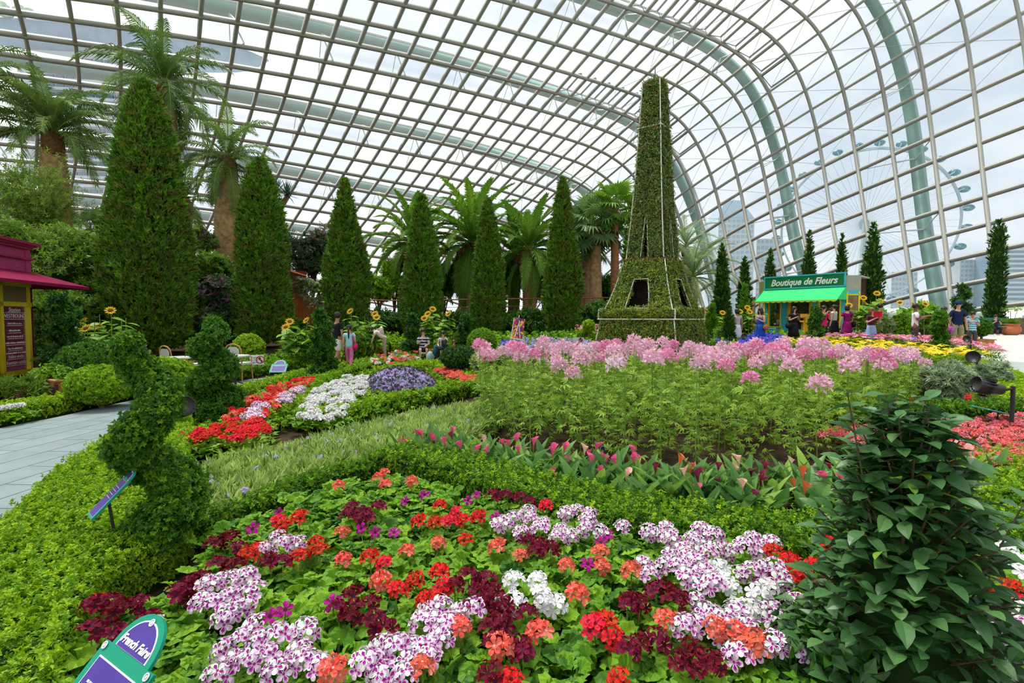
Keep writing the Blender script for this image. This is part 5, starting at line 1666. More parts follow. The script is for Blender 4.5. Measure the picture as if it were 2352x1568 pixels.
bed_plants('coral geranium plant right of the purple mound', 'coral geraniums right of the mound', [(1000, 852), (1040, 845), (1095, 868), (1085, 884), (1030, 872)], 22, .2, fol_ger, sal_b, .26, 4, .24, 'geranium', (1.1, 1.5))
bed_plants('small red and cream flowering plant behind the purple mound', 'cream and red plants behind the mound', [(840, 835), (900, 812), (1010, 805), (1040, 815), (960, 822), (880, 842)], 26, .3, fol_ger, sal_b + whi_b[:1], .3, 3, .28, 'bedding_plant', (1.0, 1.4))
cor_b = [bloom_mesh('flower_head', [pet('petal_begonia', (.88, .14, .15), (.90, .27, .27), .15), C_coral], 2, .036, .02, s, 7, .45) for s in range(3)] + [bloom_mesh('flower_head', [pet('petal_begonia_pink', (.85, .24, .32), (.85, .33, .38), .15), C_coral], 2, .038, .02, 5, 7, .45)]
fol_beg = [clump_mesh('foliage', [G_gerd, G_box, lf('leaf_begonia', (.12, .15, .03), (.20, .10, .04))][s], 36, .16, .24, .085, .07, s) for s in range(3)]
bed_plants('coral pink begonia plant in the bed at the right edge', 'coral begonias', [(1880, 1000), (1990, 985), (2120, 975), (2352, 960), (2460, 960), (2470, 1110), (2352, 1092), (2200, 1060), (2050, 1040)], 120, .19, fol_beg, cor_b, .27, 6, .25, 'begonia', (1.0, 1.35), .15)
bed_plants('small red begonia plant behind the dark hedge under the floodlight', 'red begonias under the floodlight', [(1980, 940), (2100, 925), (2230, 915), (2240, 935), (2100, 950), (2000, 958)], 30, .2, fol_beg, red_b[:1], .22, 3, .2, 'begonia', (.9, 1.2))
# grassy strip and purple mound
gp = [(428, 1205), (440, 1120), (520, 1070), (640, 1045), (800, 1000), (950, 965), (1100, 938), (1150, 955), (1080, 1010), (960, 1050), (880, 1070), (740, 1095), (600, 1150), (500, 1195)]
gpo = gpoly(gp, .12, 4)
ng = 15000
P = poly_pts(gpo, ng)
gs = tag(scatter('grassy_groundcover', np.column_stack([P, rng.uniform(.0, .15, ng)]), P_grass, .155, tilt=.45), 'pale feathery green groundcover strip between two hedges', 'groundcover')
P = poly_pts(gpo, 60)
P_lavd = [proto('lavender_tuft', bloom_mesh('lavender_tuft', [pet('petal_lavender', (.48, .44, .70)), C_white], 5, .018, .02, 3))]
tag(scatter('lavender_specks', np.column_stack([P, np.full(60, .24)]), P_lavd, 1.1), 'scattered pale lavender flower tips in the grassy strip', 'flowers')
C_plec = pet('petal_lilac', (.50, .40, .76), (.62, .54, .84), .15)
pm = gnd(920, 905)
mound = thing('purple_flower_mound', 'domed mound of lilac flowers over dark leaves between the white bed and the cleomes', 'flower', (pm.x, pm.y, gz(pm.x, pm.y)))
RM = 80 / F * pm.y
MB().ball((0, 0, .05), (RM * .92, RM * .8, .42), 18).build('inner_branches', G_core, mound, True)
n_ = 2600
d = rng.normal(0, 1, (n_, 3))
d[:, 2] = np.abs(d[:, 2])
d /= np.linalg.norm(d, axis=1, keepdims=True)
Pm = d * np.array([RM, RM * .88, .50]) + np.array([0, 0, .05])
scatter('foliage', Pm[:1300] * .96, [sprig('sprig', G_purple, 8, 1, .5, .3, seed=30), P_dark[0]], .1, nrm=d[:1300], parent=mound)
scatter('blossoms', Pm, [proto('spike', bloom_mesh('spike', [C_plec, C_white], 7, .022, .03, s)) for s in (1, 2)], 1.0, nrm=d + np.array([0, 0, .6]), parent=mound, tilt=.3)
# ---------------------------------------------------------------- cleomes (spider flowers)
C_cle = [pet('petal_cleome', (.92, .50, .68), (.93, .64, .77), .1), pet('petal_cleome_deep', (.90, .28, .54), (.92, .42, .64), .1), pet('petal_cleome_white', (.90, .74, .80), (.88, .62, .74), .05)]
def cleome_head(seed, mt):
    r = random.Random(seed)
    m = MB()
    n = 34
    for i in range(n):
        az = i * 2.399
        th = math.acos(1 - 1.25 * (i + .5) / n) * r.uniform(.8, 1.15)
        M = Matrix.Translation((0, 0, .01)) @ Matrix.Rotation(az, 4, 'Z') @ Matrix.Rotation(-th, 4, 'X')
        # four upturned petals and whiskers
        M = M @ Matrix.Translation((0, 0, r.uniform(.03, .062)))
        for k in range(3):
            m.cur = 0
            Mp = M @ Matrix.Rotation(k * 2.1 + r.uniform(0, 1), 4, 'Z') @ Matrix.Rotation(r.uniform(.5, 1.1), 4, 'X')
            m.add([(0, 0, 0), (-.010, .022, .004), (0, .04, 0), (.010, .022, .004)], [(0, 3, 2, 1)], Mp)
        if i % 2:
            m.cur = 1
            L = r.uniform(.035, .055)
            m.add([(-.0011, 0, 0), (.0011, 0, 0), (r.uniform(-.015, .015), r.uniform(-.01, .01), L)], [(0, 1, 2)], M)
    m.cur = 2
    for k in range(6):
        leaf_into(m, Matrix.Translation((0, 0, .05)) @ rotm(k * 1.05, 1.0), .045, .014)
    return m.mesh('flower_head', [mt, C_cle[1], C_cleb])
C_cleb = pet('petal_cleome_bud', (.45, .36, .06), (.55, .30, .10))
CLH = [cleome_head(s, C_cle[0]) for s in range(3)] + [cleome_head(5, C_cle[1])]
CLW = [cleome_head(7, C_cle[2])]
def palmate(m, M, R, r):
    for k in range(5):
        leaf_into(m, M @ Matrix.Rotation((k - 2) * .55, 4, 'Z') @ Matrix.Rotation(r.uniform(-.2, .1), 4, 'X'), R * (1 - .12 * abs(k - 2)), R * .24)
G_cleo = lf('leaf_cleome', (.19, .35, .03), (.30, .45, .05), rand=.25)
def cleome_foliage(seed, H):
    r = random.Random(seed)
    m = MB()
    m.cur = 1
    m.tube([(0, 0, 0), (r.uniform(-.02, .02), r.uniform(-.02, .02), H * .5), (0, 0, H)], [.008, .007, .004], 5)
    m.cur = 0
    for i in range(26):
        u = .22 + .62 * i / 26
        a = i * 2.399
        L = (.10 * (1 - .5 * u)) * r.uniform(.8, 1.2)
        c = Vector((math.cos(a + 1.57) * L * .9, math.sin(a + 1.57) * L * .9, H * u))
        palmate(m, rotm(a, r.uniform(-.5, .3), c), .085 * (1.15 - .55 * u), r)
    for i in range(46):
        u = .62 + .36 * i / 46
        leaf_into(m, rotm(i * 2.399, r.uniform(-.2, .5), (0, 0, H * u)), .05 * (1.4 - u), .018)
    return m
CLF = [cleome_foliage(s, 1.0).mesh('leafy_stem', [G_cleo, M_stem]) for s in range(5)]
cpoly = gpoly([(1100, 1010), (1180, 1045), (1300, 1070), (1500, 1092), (1700, 1094), (1880, 1075), (2000, 1010), (2120, 950), (2080, 905), (1900, 888), (1650, 884), (1380, 886), (1180, 905), (1105, 940)], 0, 3)
got = []
for p in poly_pts(cpoly, 5000):
    if len(got) >= 250:
        break
    if all((p[0] - q[0]) ** 2 + (p[1] - q[1]) ** 2 > .30 ** 2 for q in got):
        got.append(p)
for p in got:
    y_ = p[1]
    front = sstep((8.2 - y_) / 2.0)
    H = rnd.uniform(.98, 1.26) - .22 * front * rnd.random()
    x_img = 1176 + F * p[0] / y_
    H -= .30 * sstep((y_ - 8.0) / 3.5)
    if x_img > 1960:
        H *= .86
    cl_w = ('front row, ' if y_ < 7.6 else ('middle of the bed, ' if y_ < 10 else 'back row, ')) + ('left end' if x_img < 1350 else ('before the tower' if x_img < 1660 else ('below the kiosk' if x_img < 1900 else 'right end')))
    bloom = rnd.random() > .62 * front
    white = rnd.random() < .06
    if bloom:
        t = thing('cleome', ('white-pink' if white else 'pink') + ' cleome spider flower on a tall leafy stem, ' + cl_w, 'flower', (p[0], p[1], gz(*p)), rnd.uniform(0, 6.28), ('white-pink' if white else 'pink') + ' cleomes, ' + cl_w)
    else:
        t = thing('cleome', 'tall green cleome stem without bloom, ' + cl_w, 'plant', (p[0], p[1], gz(*p)), rnd.uniform(0, 6.28), 'green cleome stems, ' + cl_w)
    obj('leafy_stem', rnd.choice(CLF), t, scale=(1.05, 1.05, H))
    if bloom:
        obj('flower_head', rnd.choice(CLW if white else CLH), t, (0, 0, H), (rnd.uniform(-.15, .15), rnd.uniform(-.15, .15), 0), rnd.uniform(1.3, 1.9))
nfill = 9000
P = poly_pts(cpoly, nfill)
tag(scatter('cleome_undergrowth', np.column_stack([P, .10 + .78 * rng.beta(1.3, 1.2, nfill)]), [proto('leaf', (lambda m: (palmate(m, Matrix(), 1.0, rnd), m.mesh('leaf', G_cleo))[1])(MB()))], .1, tilt=.5), 'tangle of palmate leaves among the cleome stems', 'foliage')
# ---------------------------------------------------------------- calla lilies
def calla_bloom(seed, mats):
    """funnel spathe with a flared lip on one side, spadix inside"""
    m = MB()
    n = 12
    vs, fs = [], []
    prof = [(.004, 0), (.010, .03), (.018, .06), (.030, .085), (.040, .095)]
    for i, (r_, z) in enumerate(prof):
        for k in range(n):
            a = 2 * math.pi * k / n
            lip = (i / 4) ** 2 * (.032 * max(0, math.cos(a)) + .006)
            vs.append((r_ * (1 + .5 * (i / 4) * max(0, math.cos(a))) * math.cos(a), r_ * math.sin(a), z + lip))
    for i in range(len(prof) - 1):
        for k in range(n):
            k2 = (k + 1) % n
            fs.append((i * n + k, i * n + k2, (i + 1) * n + k2, (i + 1) * n + k))
    m.add(vs, fs)
    m.cur = 1
    m.tube([(0, 0, .03), (0, 0, .085)], [.005, .003], 5)
    return m.mesh('bloom', mats, True)
C_cal = [pet('petal_calla_rose', (.80, .13, .26), (.62, .06, .18), .1), pet('petal_calla_orange', (.85, .25, .06), (.80, .14, .08), .1), pet('petal_calla_wine', (.22, .02, .06), (.32, .04, .10), .1), pet('petal_calla_blush', (.90, .58, .50), (.86, .40, .36), .08)]
CAB = [calla_bloom(k, [c_, C_pollen]) for k, c_ in enumerate(C_cal)]
CAL = []
for s in range(4):
    m = MB()
    leaf_into(m, Matrix(), .31, .072 + .018 * (s % 2), .5, .15 + .1 * s, 2)
    CAL.append(m.mesh('leaf', G_calla if s != 2 else lf('leaf_calla_bright', (.20, .38, .05), (.26, .44, .07))))
cl_line = strip([(960, 1062), (1040, 1082), (1180, 1108), (1380, 1150), (1600, 1178), (1820, 1182), (2020, 1160), (2210, 1118)], .62)
got = []
for p in poly_pts(cl_line, 2500):
    if len(got) < 88 and all((p[0] - q[0]) ** 2 + (p[1] - q[1]) ** 2 > .17 ** 2 for q in got):
        got.append(p)
CN = ['rose pink', 'orange', 'dark wine', 'pale blush']
for p in got:
    x_img = 1176 + F * p[0] / p[1]
    ci = rnd.choice([0, 0, 0, 3, 2] if x_img < 1450 else ([0, 0, 2, 3] if x_img < 1560 else [1, 1, 3, 0, 2]))
    ca_w = 'at the left end of the calla row' if x_img < 1200 else ('left of the middle of the calla row' if x_img < 1450 else ('right of the middle of the calla row' if x_img < 1750 else 'at the shrub end of the calla row'))
    t = thing('calla_lily', CN[ci] + ' calla lily plant ' + ca_w, 'flower', (p[0], p[1], gz(*p)), rnd.uniform(0, 6.28), CN[ci] + ' calla lilies ' + ca_w)
    for k in range(9):
        obj('leaf', CAL[k % 4], t, (rnd.uniform(-.03, .03), rnd.uniform(-.03, .03), .03), (rnd.uniform(.8, 1.42), rnd.uniform(-.3, .3), k * 2.4 + rnd.uniform(-.3, .3)), rnd.uniform(1.05, 1.5))
    for k in range(rnd.choice((0, 1, 1, 2))):
        e = Vector((rnd.uniform(-.08, .08), rnd.uniform(-.1, .06), rnd.uniform(.22, .36)))
        MB().tube([(0, 0, .02), e * .6, e], .005, 5).build('stalk', M_stem, t)
        obj('bloom', CAB[ci], t, e, (rnd.uniform(-.2, .4), rnd.uniform(-.3, .3), rnd.uniform(-2.6, -.6)), rnd.uniform(.65, .95))
# ---------------------------------------------------------------- lilies and bright patches below the green kiosk
def trumpet(name, mt):
    m = MB()
    for k in range(6):
        leaf_into(m, rotm(k * 1.047, .5, (0, 0, 0)), .085, .036, .2, .4)
    return m.mesh(name, [mt])
LY = [trumpet('flower_head', pet('petal_lily_yellow', (.86, .62, .02), (.88, .70, .06), .06))]
LP = [trumpet('flower_head', pet('petal_lily_pink', (.82, .30, .42), (.86, .50, .58), .12)), trumpet('flower_head', pet('petal_lily_rose', (.74, .14, .26), (.80, .28, .38), .1))]
fol_lily = [clump_mesh('foliage', [G_box, G_lime, G_boxd][s], 44, .17, .5, .17, .035, s) for s in range(3)]
bed_plants('yellow lily plant in the curved bed below the green kiosk', 'yellow lilies', [(1770, 800), (1860, 812), (2000, 828), (2150, 838), (2260, 838), (2220, 822), (2050, 806), (1900, 796)], 75, .27, fol_lily, LY, .58, 5, .3, 'lily', (1.1, 1.5), .16)
bed_plants('pink lily plant in the curved bed in front of the crowd', 'pink lilies', [(1790, 790), (1900, 786), (2050, 792), (2200, 806), (2290, 822), (2275, 806), (2150, 790), (1950, 780)], 80, .27, fol_lily, LP, .56, 6, .35, 'lily', (1.1, 1.5), .17)
def patch(name, label, pix, h, n, prot, sp, z=(.05, .3), cat='flowers', tilt=.4):
    po = gpoly(pix, h, 3)
    P = poly_pts(po, n)
    Z = np.array([gz(x, y) for x, y in P]) + rng.uniform(z[0], z[1], n)
    return tag(scatter(name, np.column_stack([P, Z]), prot, sp, tilt=tilt), label, cat)
def fp(mats, n=5, R=.03, D=.03, seed=1):
    return [proto('blossom', bloom_mesh('blossom', mats, n, R, D, seed + k)) for k in range(2)]
C_blue = pet('petal_blue', (.10, .09, .62), (.22, .20, .78), .2)
C_oran = pet('petal_marigold', (.82, .28, .01), (.86, .42, .02), .15)
patch('blue_salvia', 'violet blue salvia patch in front of the green kiosk', [(1690, 800), (1720, 778), (1790, 778), (1800, 792), (1760, 804)], .3, 900, fp([C_blue, C_plec]), 1.2, (.25, .5))
patch('blue_salvia', 'small violet blue flower clump right of the tower foot', [(1640, 792), (1662, 780), (1682, 790), (1665, 798)], .2, 160, fp([C_blue, C_plec]), 1.2, (.2, .4))
patch('salvia_leaves', 'green leaves beneath the blue salvia', [(1640, 806), (1720, 785), (1800, 785), (1810, 808), (1720, 815)], .1, 600, P_mix, .2, (.02, .25), 'foliage')
patch('blue_salvia', 'hazy lavender patch behind the cleomes left of the tower', [(1140, 800), (1200, 785), (1340, 785), (1350, 800), (1220, 812)], .3, 900, fp([C_plec, C_blue]), 1.0, (.2, .45))
patch('blue_salvia', 'deep blue flowers at the foot of the easel', [(1140, 798), (1175, 790), (1195, 798), (1170, 806)], .2, 120, fp([C_blue, C_blue]), 1.3, (.2, .4))
patch('lavender_leaves', 'grey-green leaves under the lavender behind the cleomes', [(1110, 815), (1180, 795), (1360, 795), (1370, 815)], .1, 900, P_gry + P_mix, .22, (.0, .25), 'foliage')
patch('marigolds', 'orange marigold patch behind the cleomes beside the tower', [(1600, 822), (1650, 806), (1760, 806), (1790, 822), (1700, 832)], .2, 700, fp([C_oran, C_oran]), 1.2, (.15, .35))
patch('marigold_leaves', 'green leaves below the marigolds', [(1560, 832), (1640, 810), (1800, 815), (1850, 840), (1700, 850)], .1, 800, P_mix, .2, (.0, .2), 'foliage')
patch('mixed_groundcover', 'mixed green groundcover right of the cleomes', [(1850, 905), (1960, 872), (2160, 862), (2230, 900), (2150, 965), (2000, 960)], .1, 1500, P_gry + P_mix, .15, (.0, .18), 'groundcover')
patch('red_flowers', 'red blossoms scattered in the groundcover right of the cleomes', [(1850, 880), (1960, 868), (2120, 862), (2230, 880), (2150, 910), (2000, 895)], .2, 140, fp([C_red, C_red]), 1.0, (.12, .24))
patch('violet_flowers', 'violet ageratum cushions near the floodlight at right', [(2040, 842), (2085, 832), (2092, 842), (2060, 852)], .3, 160, fp([C_plec, C_blue], 7), 1.1, (.25, .42))
patch('violet_flowers', 'blue ageratum cushion left of the staked grey shrub', [(2118, 858), (2165, 848), (2178, 858), (2140, 868)], .3, 160, fp([C_blue, C_plec], 7), 1.1, (.25, .42))
patch('orange_flowers', 'orange blossoms beneath the sunflowers near the bending girl', [(820, 806), (860, 795), (905, 800), (870, 814)], .1, 220, fp([C_oran, C_red]), 1.1, (.08, .2))
patch('yellow_flowers', 'yellow blossoms beside the ball bush', [(1068, 802), (1092, 796), (1090, 806)], .3, 40, fp([C_pollen, C_pollen]), 1.6, (.3, .6))
patch('pink_flowers', 'salmon blossoms left of the tower foot', [(1320, 772), (1350, 766), (1390, 772), (1350, 780)], .2, 160, fp([C_coralc, C_coral]), 1.4, (.3, .7))
patch('back_groundcover', 'low green planting along the foot of the back wall', [(640, 815), (760, 790), (950, 785), (1130, 783), (1400, 778), (1400, 790), (1100, 800), (900, 808), (760, 830)], .1, 2600, P_mix + P_dark[:1], .24, (.0, .35), 'groundcover')
patch('left_groundcover', 'low green planting in front of the left shrubs and cafe', [(60, 905), (140, 870), (300, 850), (500, 840), (640, 820), (700, 830), (560, 858), (420, 880), (290, 895)], .1, 2200, P_mix + P_boxd, .16, (.0, .2), 'groundcover')
patch('front_lawn_cover', 'green low leaves around the red flowers by the path', [(395, 1030), (420, 985), (520, 945), (640, 890), (760, 858), (800, 862), (700, 930), (690, 965), (600, 990), (480, 1025)], .1, 2600, P_mix, .1, (.0, .16), 'groundcover')
patch('mid_groundcover', 'green low leaves around the white bed and purple mound', [(690, 985), (700, 930), (820, 862), (960, 830), (1080, 840), (1130, 880), (1000, 920), (880, 950), (780, 978)], .1, 2600, P_mix, .11, (.0, .16), 'groundcover')
patch('kiosk_groundcover', 'green planting between the crowd and the lily bed', [(1620, 800), (1700, 775), (2000, 775), (2080, 780), (2000, 800), (1800, 815)], .1, 1500, P_mix + P_dark[:1], .22, (.0, .3), 'groundcover')
patch('hedge_floor', 'small leaves on the soil behind the lily bed', [(1800, 860), (1950, 855), (2200, 850), (2200, 870), (2000, 880), (1820, 885)], .1, 800, P_mix, .16, (.0, .15), 'groundcover')
# ---------------------------------------------------------------- leafy shrub in the right foreground
fsx = thing('privet_shrub', 'large dark broad-leaved shrub in the right foreground', 'shrub', (1.56, 2.0, 0))
SL = []
for s in range(3):
    m = MB()
    leaf_into(m, Matrix(), .075 + .01 * s, .043 + .006 * s, .3, .22 + .08 * s, 2)
    SL.append(m.mesh('leaf', G_shrub))
m = MB()
leaf_into(m, Matrix(), .06, .034, .3, .2, 2)
SLB = m.mesh('leaf', lf('leaf_shrub_new', (.18, .36, .03), (.24, .42, .04)))
shoots = []
def prof_r(z):
    return float(np.interp(z, [0, .25, .55, .8, 1.0, 1.15, 1.3], [.40, .43, .36, .25, .19, .12, .02]))
leaves = []
for s in range(210):
    z0 = 1.22 * (s / 210) ** .9
    az = s * 2.399
    R_ = prof_r(z0)
    a = Vector((math.cos(az) * R_ * .35, math.sin(az) * R_ * .35, z0 * .92))
    e = Vector((math.cos(az) * R_ * rnd.uniform(.8, 1.05), math.sin(az) * R_ * rnd.uniform(.8, 1.05), z0 + rnd.uniform(.05, .16)))
    shoots.append((a, e))
    for k in range(6):
        u = .25 + .75 * k / 5
        c = a.lerp(e, u)
        for sd in (0, math.pi):
            leaves.append((c, az + sd + (k % 2) * 1.57 + rnd.uniform(-.3, .3), rnd.uniform(-.2, .7), k == 5 and rnd.random() < .12))
for dx, dy, h in ((-.26, -.02, 1.36), (-.05, .03, 1.22), (.42, -.05, .95), (.20, -.1, .86)):
    a, e = Vector((dx * .5, dy, h * .55)), Vector((dx, dy, h))
    shoots.append((a, e))
    for k in range(9):
        c = a.lerp(e, .3 + .7 * k / 8)
        for sd in (0, math.pi):
            leaves.append((c, sd + (k % 2) * 1.57, rnd.uniform(0, .8), dx == .42 and k > 4))
m = MB()
for a, e in shoots:
    m.tube([a, e], [.006, .003], 4)
m.build('shoots', M_twig, fsx)
MB().tube([(0, 0, -.05), (0, 0, .6), (-.02, 0, 1.2)], [.03, .022, .008], 7).build('trunk', M_bark, fsx)
camo = Vector((0, 0, CAMZ)) - fsx.location
leaves.sort(key=lambda q: (q[0] - camo).length)
rest = MB()
for i, (c, az, el, br) in enumerate(leaves):
    M = rotm(az, el, c, rnd.uniform(-.5, .5))
    me = SLB if br else SL[i % 3]
    if i < 300:
        o = obj('leaf', me, fsx)
        o.matrix_local = M @ Matrix.Scale(rnd.uniform(.85, 1.2), 4)
    else:
        leaf_into(rest, M, .08, .047, .3, .25, 2)
rest.build('leaves_behind', G_shrub, fsx)['kind'] = 'stuff'
MB().lathe([(.20, .0), (.23, .3), (.18, .6), (.11, .85), (.06, 1.0), (.01, 1.1)], 12).build('inner_branches', G_core, fsx, True)
fs2 = shrub('small privet sprouts at the foot of the foreground shrub', 1900, 1500, 2.05, 90, 70, [sprig('sprig', [G_shrub, G_boxd], 8, 1, .5, .28, seed=33)], .13, 260, core=False)
# ---------------------------------------------------------------- lettering
def text(body, size, mt, parent, M, shear=0.0, name='lettering', extrude=.002, bold=0.0, align='CENTER', xs=1.0):
    cu = bpy.data.curves.new(name, 'FONT')
    cu.body = body
    cu.size = size
    cu.shear = shear
    cu.extrude = extrude
    cu.offset = bold
    cu.align_x = align
    cu.align_y = 'CENTER'
    cu.resolution_u = 3
    cu.materials.append(mt)
    o = obj(name, cu, parent)
    o.matrix_local = M @ Matrix.Diagonal((xs, 1, 1, 1))
    return o
UP = Matrix.Rotation(math.pi / 2, 4, 'X')      # text standing upright, facing -Y
def T(x, y, z):
    return Matrix.Translation((x, y, z))
M_let = mat('white_lettering', (.82, .82, .80), .6, .2, noise=(40, (.78, .78, .76)))
M_aqua = mat('aqua_paint', (.05, .52, .58), .5, .3, noise=(6, (.06, .46, .52)))
M_yel = mat('yellow_paint', (.80, .62, .03), .5, .3, noise=(5, (.74, .56, .02)))
M_amb = mat('amber_paint', (.80, .44, .02), .5, .3, noise=(5, (.74, .38, .02)))
M_sgn = mat('sign_green', (.005, .17, .05), .5, .3, noise=(4, (.006, .20, .06)))
M_awn = mat('awning_green', (.04, .56, .16), .75, .1, noise=(3, (.05, .62, .20)))
M_scal = mat('scallop_lime', (.55, .66, .06), .75, .1, noise=(6, (.50, .60, .05)))
M_olv = mat('olive_board', (.16, .17, .02), .7, .2, noise=(4, (.19, .20, .03)))
M_gryb = mat('grey_board', (.36, .36, .28), .7, .2, noise=(4, (.40, .40, .31)))
M_brk = mat('old_brick', (.22, .13, .07), .9, .1, noise=(8, (.30, .20, .11)), rand=.3)
M_inn = mat('shop_dark', (.05, .025, .015), .8, .1, noise=(3, (.08, .04, .025)))
M_clear = bpy.data.materials.new('shop_glass')
M_clear.use_nodes = True
n, l = M_clear.node_tree.nodes, M_clear.node_tree.links
n.clear()
a_, b_, c_, d_ = n.new('ShaderNodeOutputMaterial'), n.new('ShaderNodeBsdfTransparent'), n.new('ShaderNodeBsdfGlossy'), n.new('ShaderNodeMixShader')
c_.inputs['Roughness'].default_value = .03
d_.inputs['Fac'].default_value = .13
l.new(b_.outputs[0], d_.inputs[1])
l.new(c_.outputs[0], d_.inputs[2])
l.new(d_.outputs[0], a_.inputs['Surface'])
# ---------------------------------------------------------------- green flower kiosk
kl, kr = Vector((13.64, 27.7)), Vector((15.86, 24.5))
kx = (kr - kl)
KW = kx.length
ka = math.atan2(kx.y, kx.x)
kz = gz(14.8, 26.0)
KH = at(1940, 626, 24.5).z - kz
K = thing('flower_kiosk', 'green and aqua flower shop kiosk with a scalloped awning and script sign', 'kiosk', (kl.x, kl.y, kz), ka)
zs = KH - .62           # underside of the sign
za = KH - 1.28          # lower edge of the awning
ch = 1.1                # length of the slanted corner panels
fl_ = (-ch * .71, ch * .71)
fr_ = (KW + .45, .45)
plan = [(0, 0), (KW, 0), fr_, (KW + .1, 2.4), (-ch * .5, 2.4), fl_]
MB().prism(plan, -.1, .32).build('base', M_aqua, K)
MB().prism([(.05, 1.0), (KW - .05, 1.0), (KW, 2.5), (-.3, 2.5)], .3, KH - .1).build('inner_wall', M_inn, K)
MB().prism([(p[0], p[1] + .02) for p in plan], KH - .2, KH - .12).build('roof', M_gryb, K)
# brick back of the shop windows, course by course
bm = MB().box((0, 0, 0), (.27, .04, .075)).mesh('brick', M_brk)
cnt = 0
for r_ in range(20):
    for c_i in range(int(KW / .3)):
        x = .2 + c_i * .3 + (r_ % 2) * .15
        z = .95 + r_ * .095
        if x < KW - .15 and z < za + .3 and cnt < 290:
            obj('brick', bm, K, (x, .97, z))
            cnt += 1
for x0, w_ in ((0, .16), (.86, .34), (2.38, .30), (KW - .16, .16)):
    MB().box((x0 + w_ / 2, .03, za / 2 + .2), (w_, .1, za + .1)).build('post', M_aqua, K)
def window(x0, x1, z0, z1, fw, mt, shelf=True):
    f = MB()
    f.box(((x0 + x1) / 2, -.01, z0), (x1 - x0, .1, fw)).box(((x0 + x1) / 2, -.01, z1), (x1 - x0, .1, fw))
    f.box((x0, -.01, (z0 + z1) / 2), (fw, .1, z1 - z0)).box((x1, -.01, (z0 + z1) / 2), (fw, .1, z1 - z0))
    o = f.build('window_frame', mt, K)
    MB().box(((x0 + x1) / 2, .02, (z0 + z1) / 2), (x1 - x0 - fw, .008, z1 - z0 - fw)).build('pane', M_clear, o)
    return o
window(.2, .84, .42, za + .12, .06, M_yel)
window(1.26, 2.34, .95, za + .12, .12, M_amb)
window(2.72, KW - .2, .42, za + .12, .06, M_yel)
MB().box((1.8, -.05, .93), (1.2, .3, .06)).build('counter', M_amb, K)
# slanted corner panels
for (p, q, m1) in (((0, 0), fl_, M_olv), ((KW, 0), fr_, M_gryb)):
    d = Vector((q[0] - p[0], q[1] - p[1]))
    L_ = d.length
    a = math.atan2(d.y, d.x)
    M = T(p[0], p[1], 0) @ Matrix.Rotation(a, 4, 'Z')
    MB().box((L_ / 2, 0, KH - .5), (L_, .07, .68), M=M).build('fascia', m1, K)
    MB().box((L_ / 2, 0, KH - .92), (L_, .08, .16), M=M).build('aqua_band', M_aqua, K)
    f = MB()
    f.box((.06, 0, 1.2), (.07, .09, 1.9), M=M).box((L_ - .06, 0, 1.2), (.07, .09, 1.9), M=M).box((L_ / 2, 0, KH - 1.04), (L_, .09, .07), M=M)
    o = f.build('window_frame', M_yel, K)
    MB().box((L_ / 2, .02, 1.2), (L_ - .12, .008, 1.8), M=M).build('pane', M_clear, o)
    MB().box((L_ / 2, .5 if p[0] == 0 else -.0, 1.2), (L_ * .8, .05, 1.7), M=M).build('backing', M_brk, K)
# sign board
sb = MB().box((KW / 2, -.06, (zs + KH) / 2), (KW + .02, .1, KH - zs)).build('sign_board', M_sgn, K)
f = MB()
for z in (zs, KH):
    f.box((KW / 2, -.1, z), (KW + .08, .08, .06))
for x in (0, KW):
    f.box((x, -.1, (zs + KH) / 2), (.06, .08, KH - zs))
f.build('sign_frame', M_aqua, sb)
text('Boutique de Fleurs', .46, M_let, sb, T(KW / 2, -.13, (zs + KH) / 2 - .02) @ UP, .32, bold=.012, xs=.92)
# awning: curved sheet with scalloped hem
v, fc = [], []
nseg = 7
for i in range(nseg + 1):
    u = i / nseg
    y, z = -.06 - .95 * (1 - math.cos(u * 1.35)) / (1 - math.cos(1.35)) * .55 - .42 * u, zs - .02 - (zs - za) * (u ** 1.25)
    v += [(-.06, y, z), (KW + .06, y, z)]
for i in range(nseg):
    fc.append((2 * i, 2 * i + 1, 2 * i + 3, 2 * i + 2))
ey = v[-1][1]
aw = MB().add(v, fc)
aw.add([(-.06, -.06, zs), (-.06, ey, za), (-.06, -.02, za)], [(0, 1, 2)]).add([(KW + .06, -.06, zs), (KW + .06, ey, za), (KW + .06, -.02, za)], [(0, 2, 1)])
awn = aw.build('awning', M_awn, K)
m = MB()
ns_ = 14
w_ = (KW + .12) / ns_
for i in range(ns_):
    x0 = -.06 + i * w_
    pts = [(x0, ey, za)] + [(x0 + w_ * k / 6, ey, za - .05 - .055 * math.sin(math.pi * k / 6)) for k in range(7)] + [(x0 + w_, ey, za)]
    m.add(pts, [tuple(range(len(pts)))])
m.build('scalloped_hem', M_scal, awn)
# things in the shop window
def vase(label, x, y, z, mtv, cols, par=K):
    p = Matrix.Translation(par.location) @ Matrix.Rotation(par.rotation_euler.z, 4, 'Z') @ Vector((x, y, z))
    t = thing('flower_vase', label, 'vase', p)
    MB().lathe([(.05, 0), (.09, .08), (.08, .16), (.05, .2), (.065, .22)], 12).build('vase', mtv, t, True)
    P = rng.normal(0, 1, (60, 3))
    P /= np.linalg.norm(P, axis=1, keepdims=True)
    scatter('blossoms', P * np.array([.17, .12, .12]) + np.array([0, 0, .34]), cols, 1.2, nrm=P, parent=t)
M_pot = mat('terracotta', (.55, .18, .08), .8, .2, noise=(6, (.48, .14, .06)))
tb_ = thing('display_stand', 'white crate stand inside the left kiosk window', 'stand', Matrix.Translation(K.location) @ Matrix.Rotation(ka, 4, 'Z') @ Vector((.5, .5, .32)))
MB().box((0, 0, .28), (.45, .3, .04)).build('top', M_white, tb_)
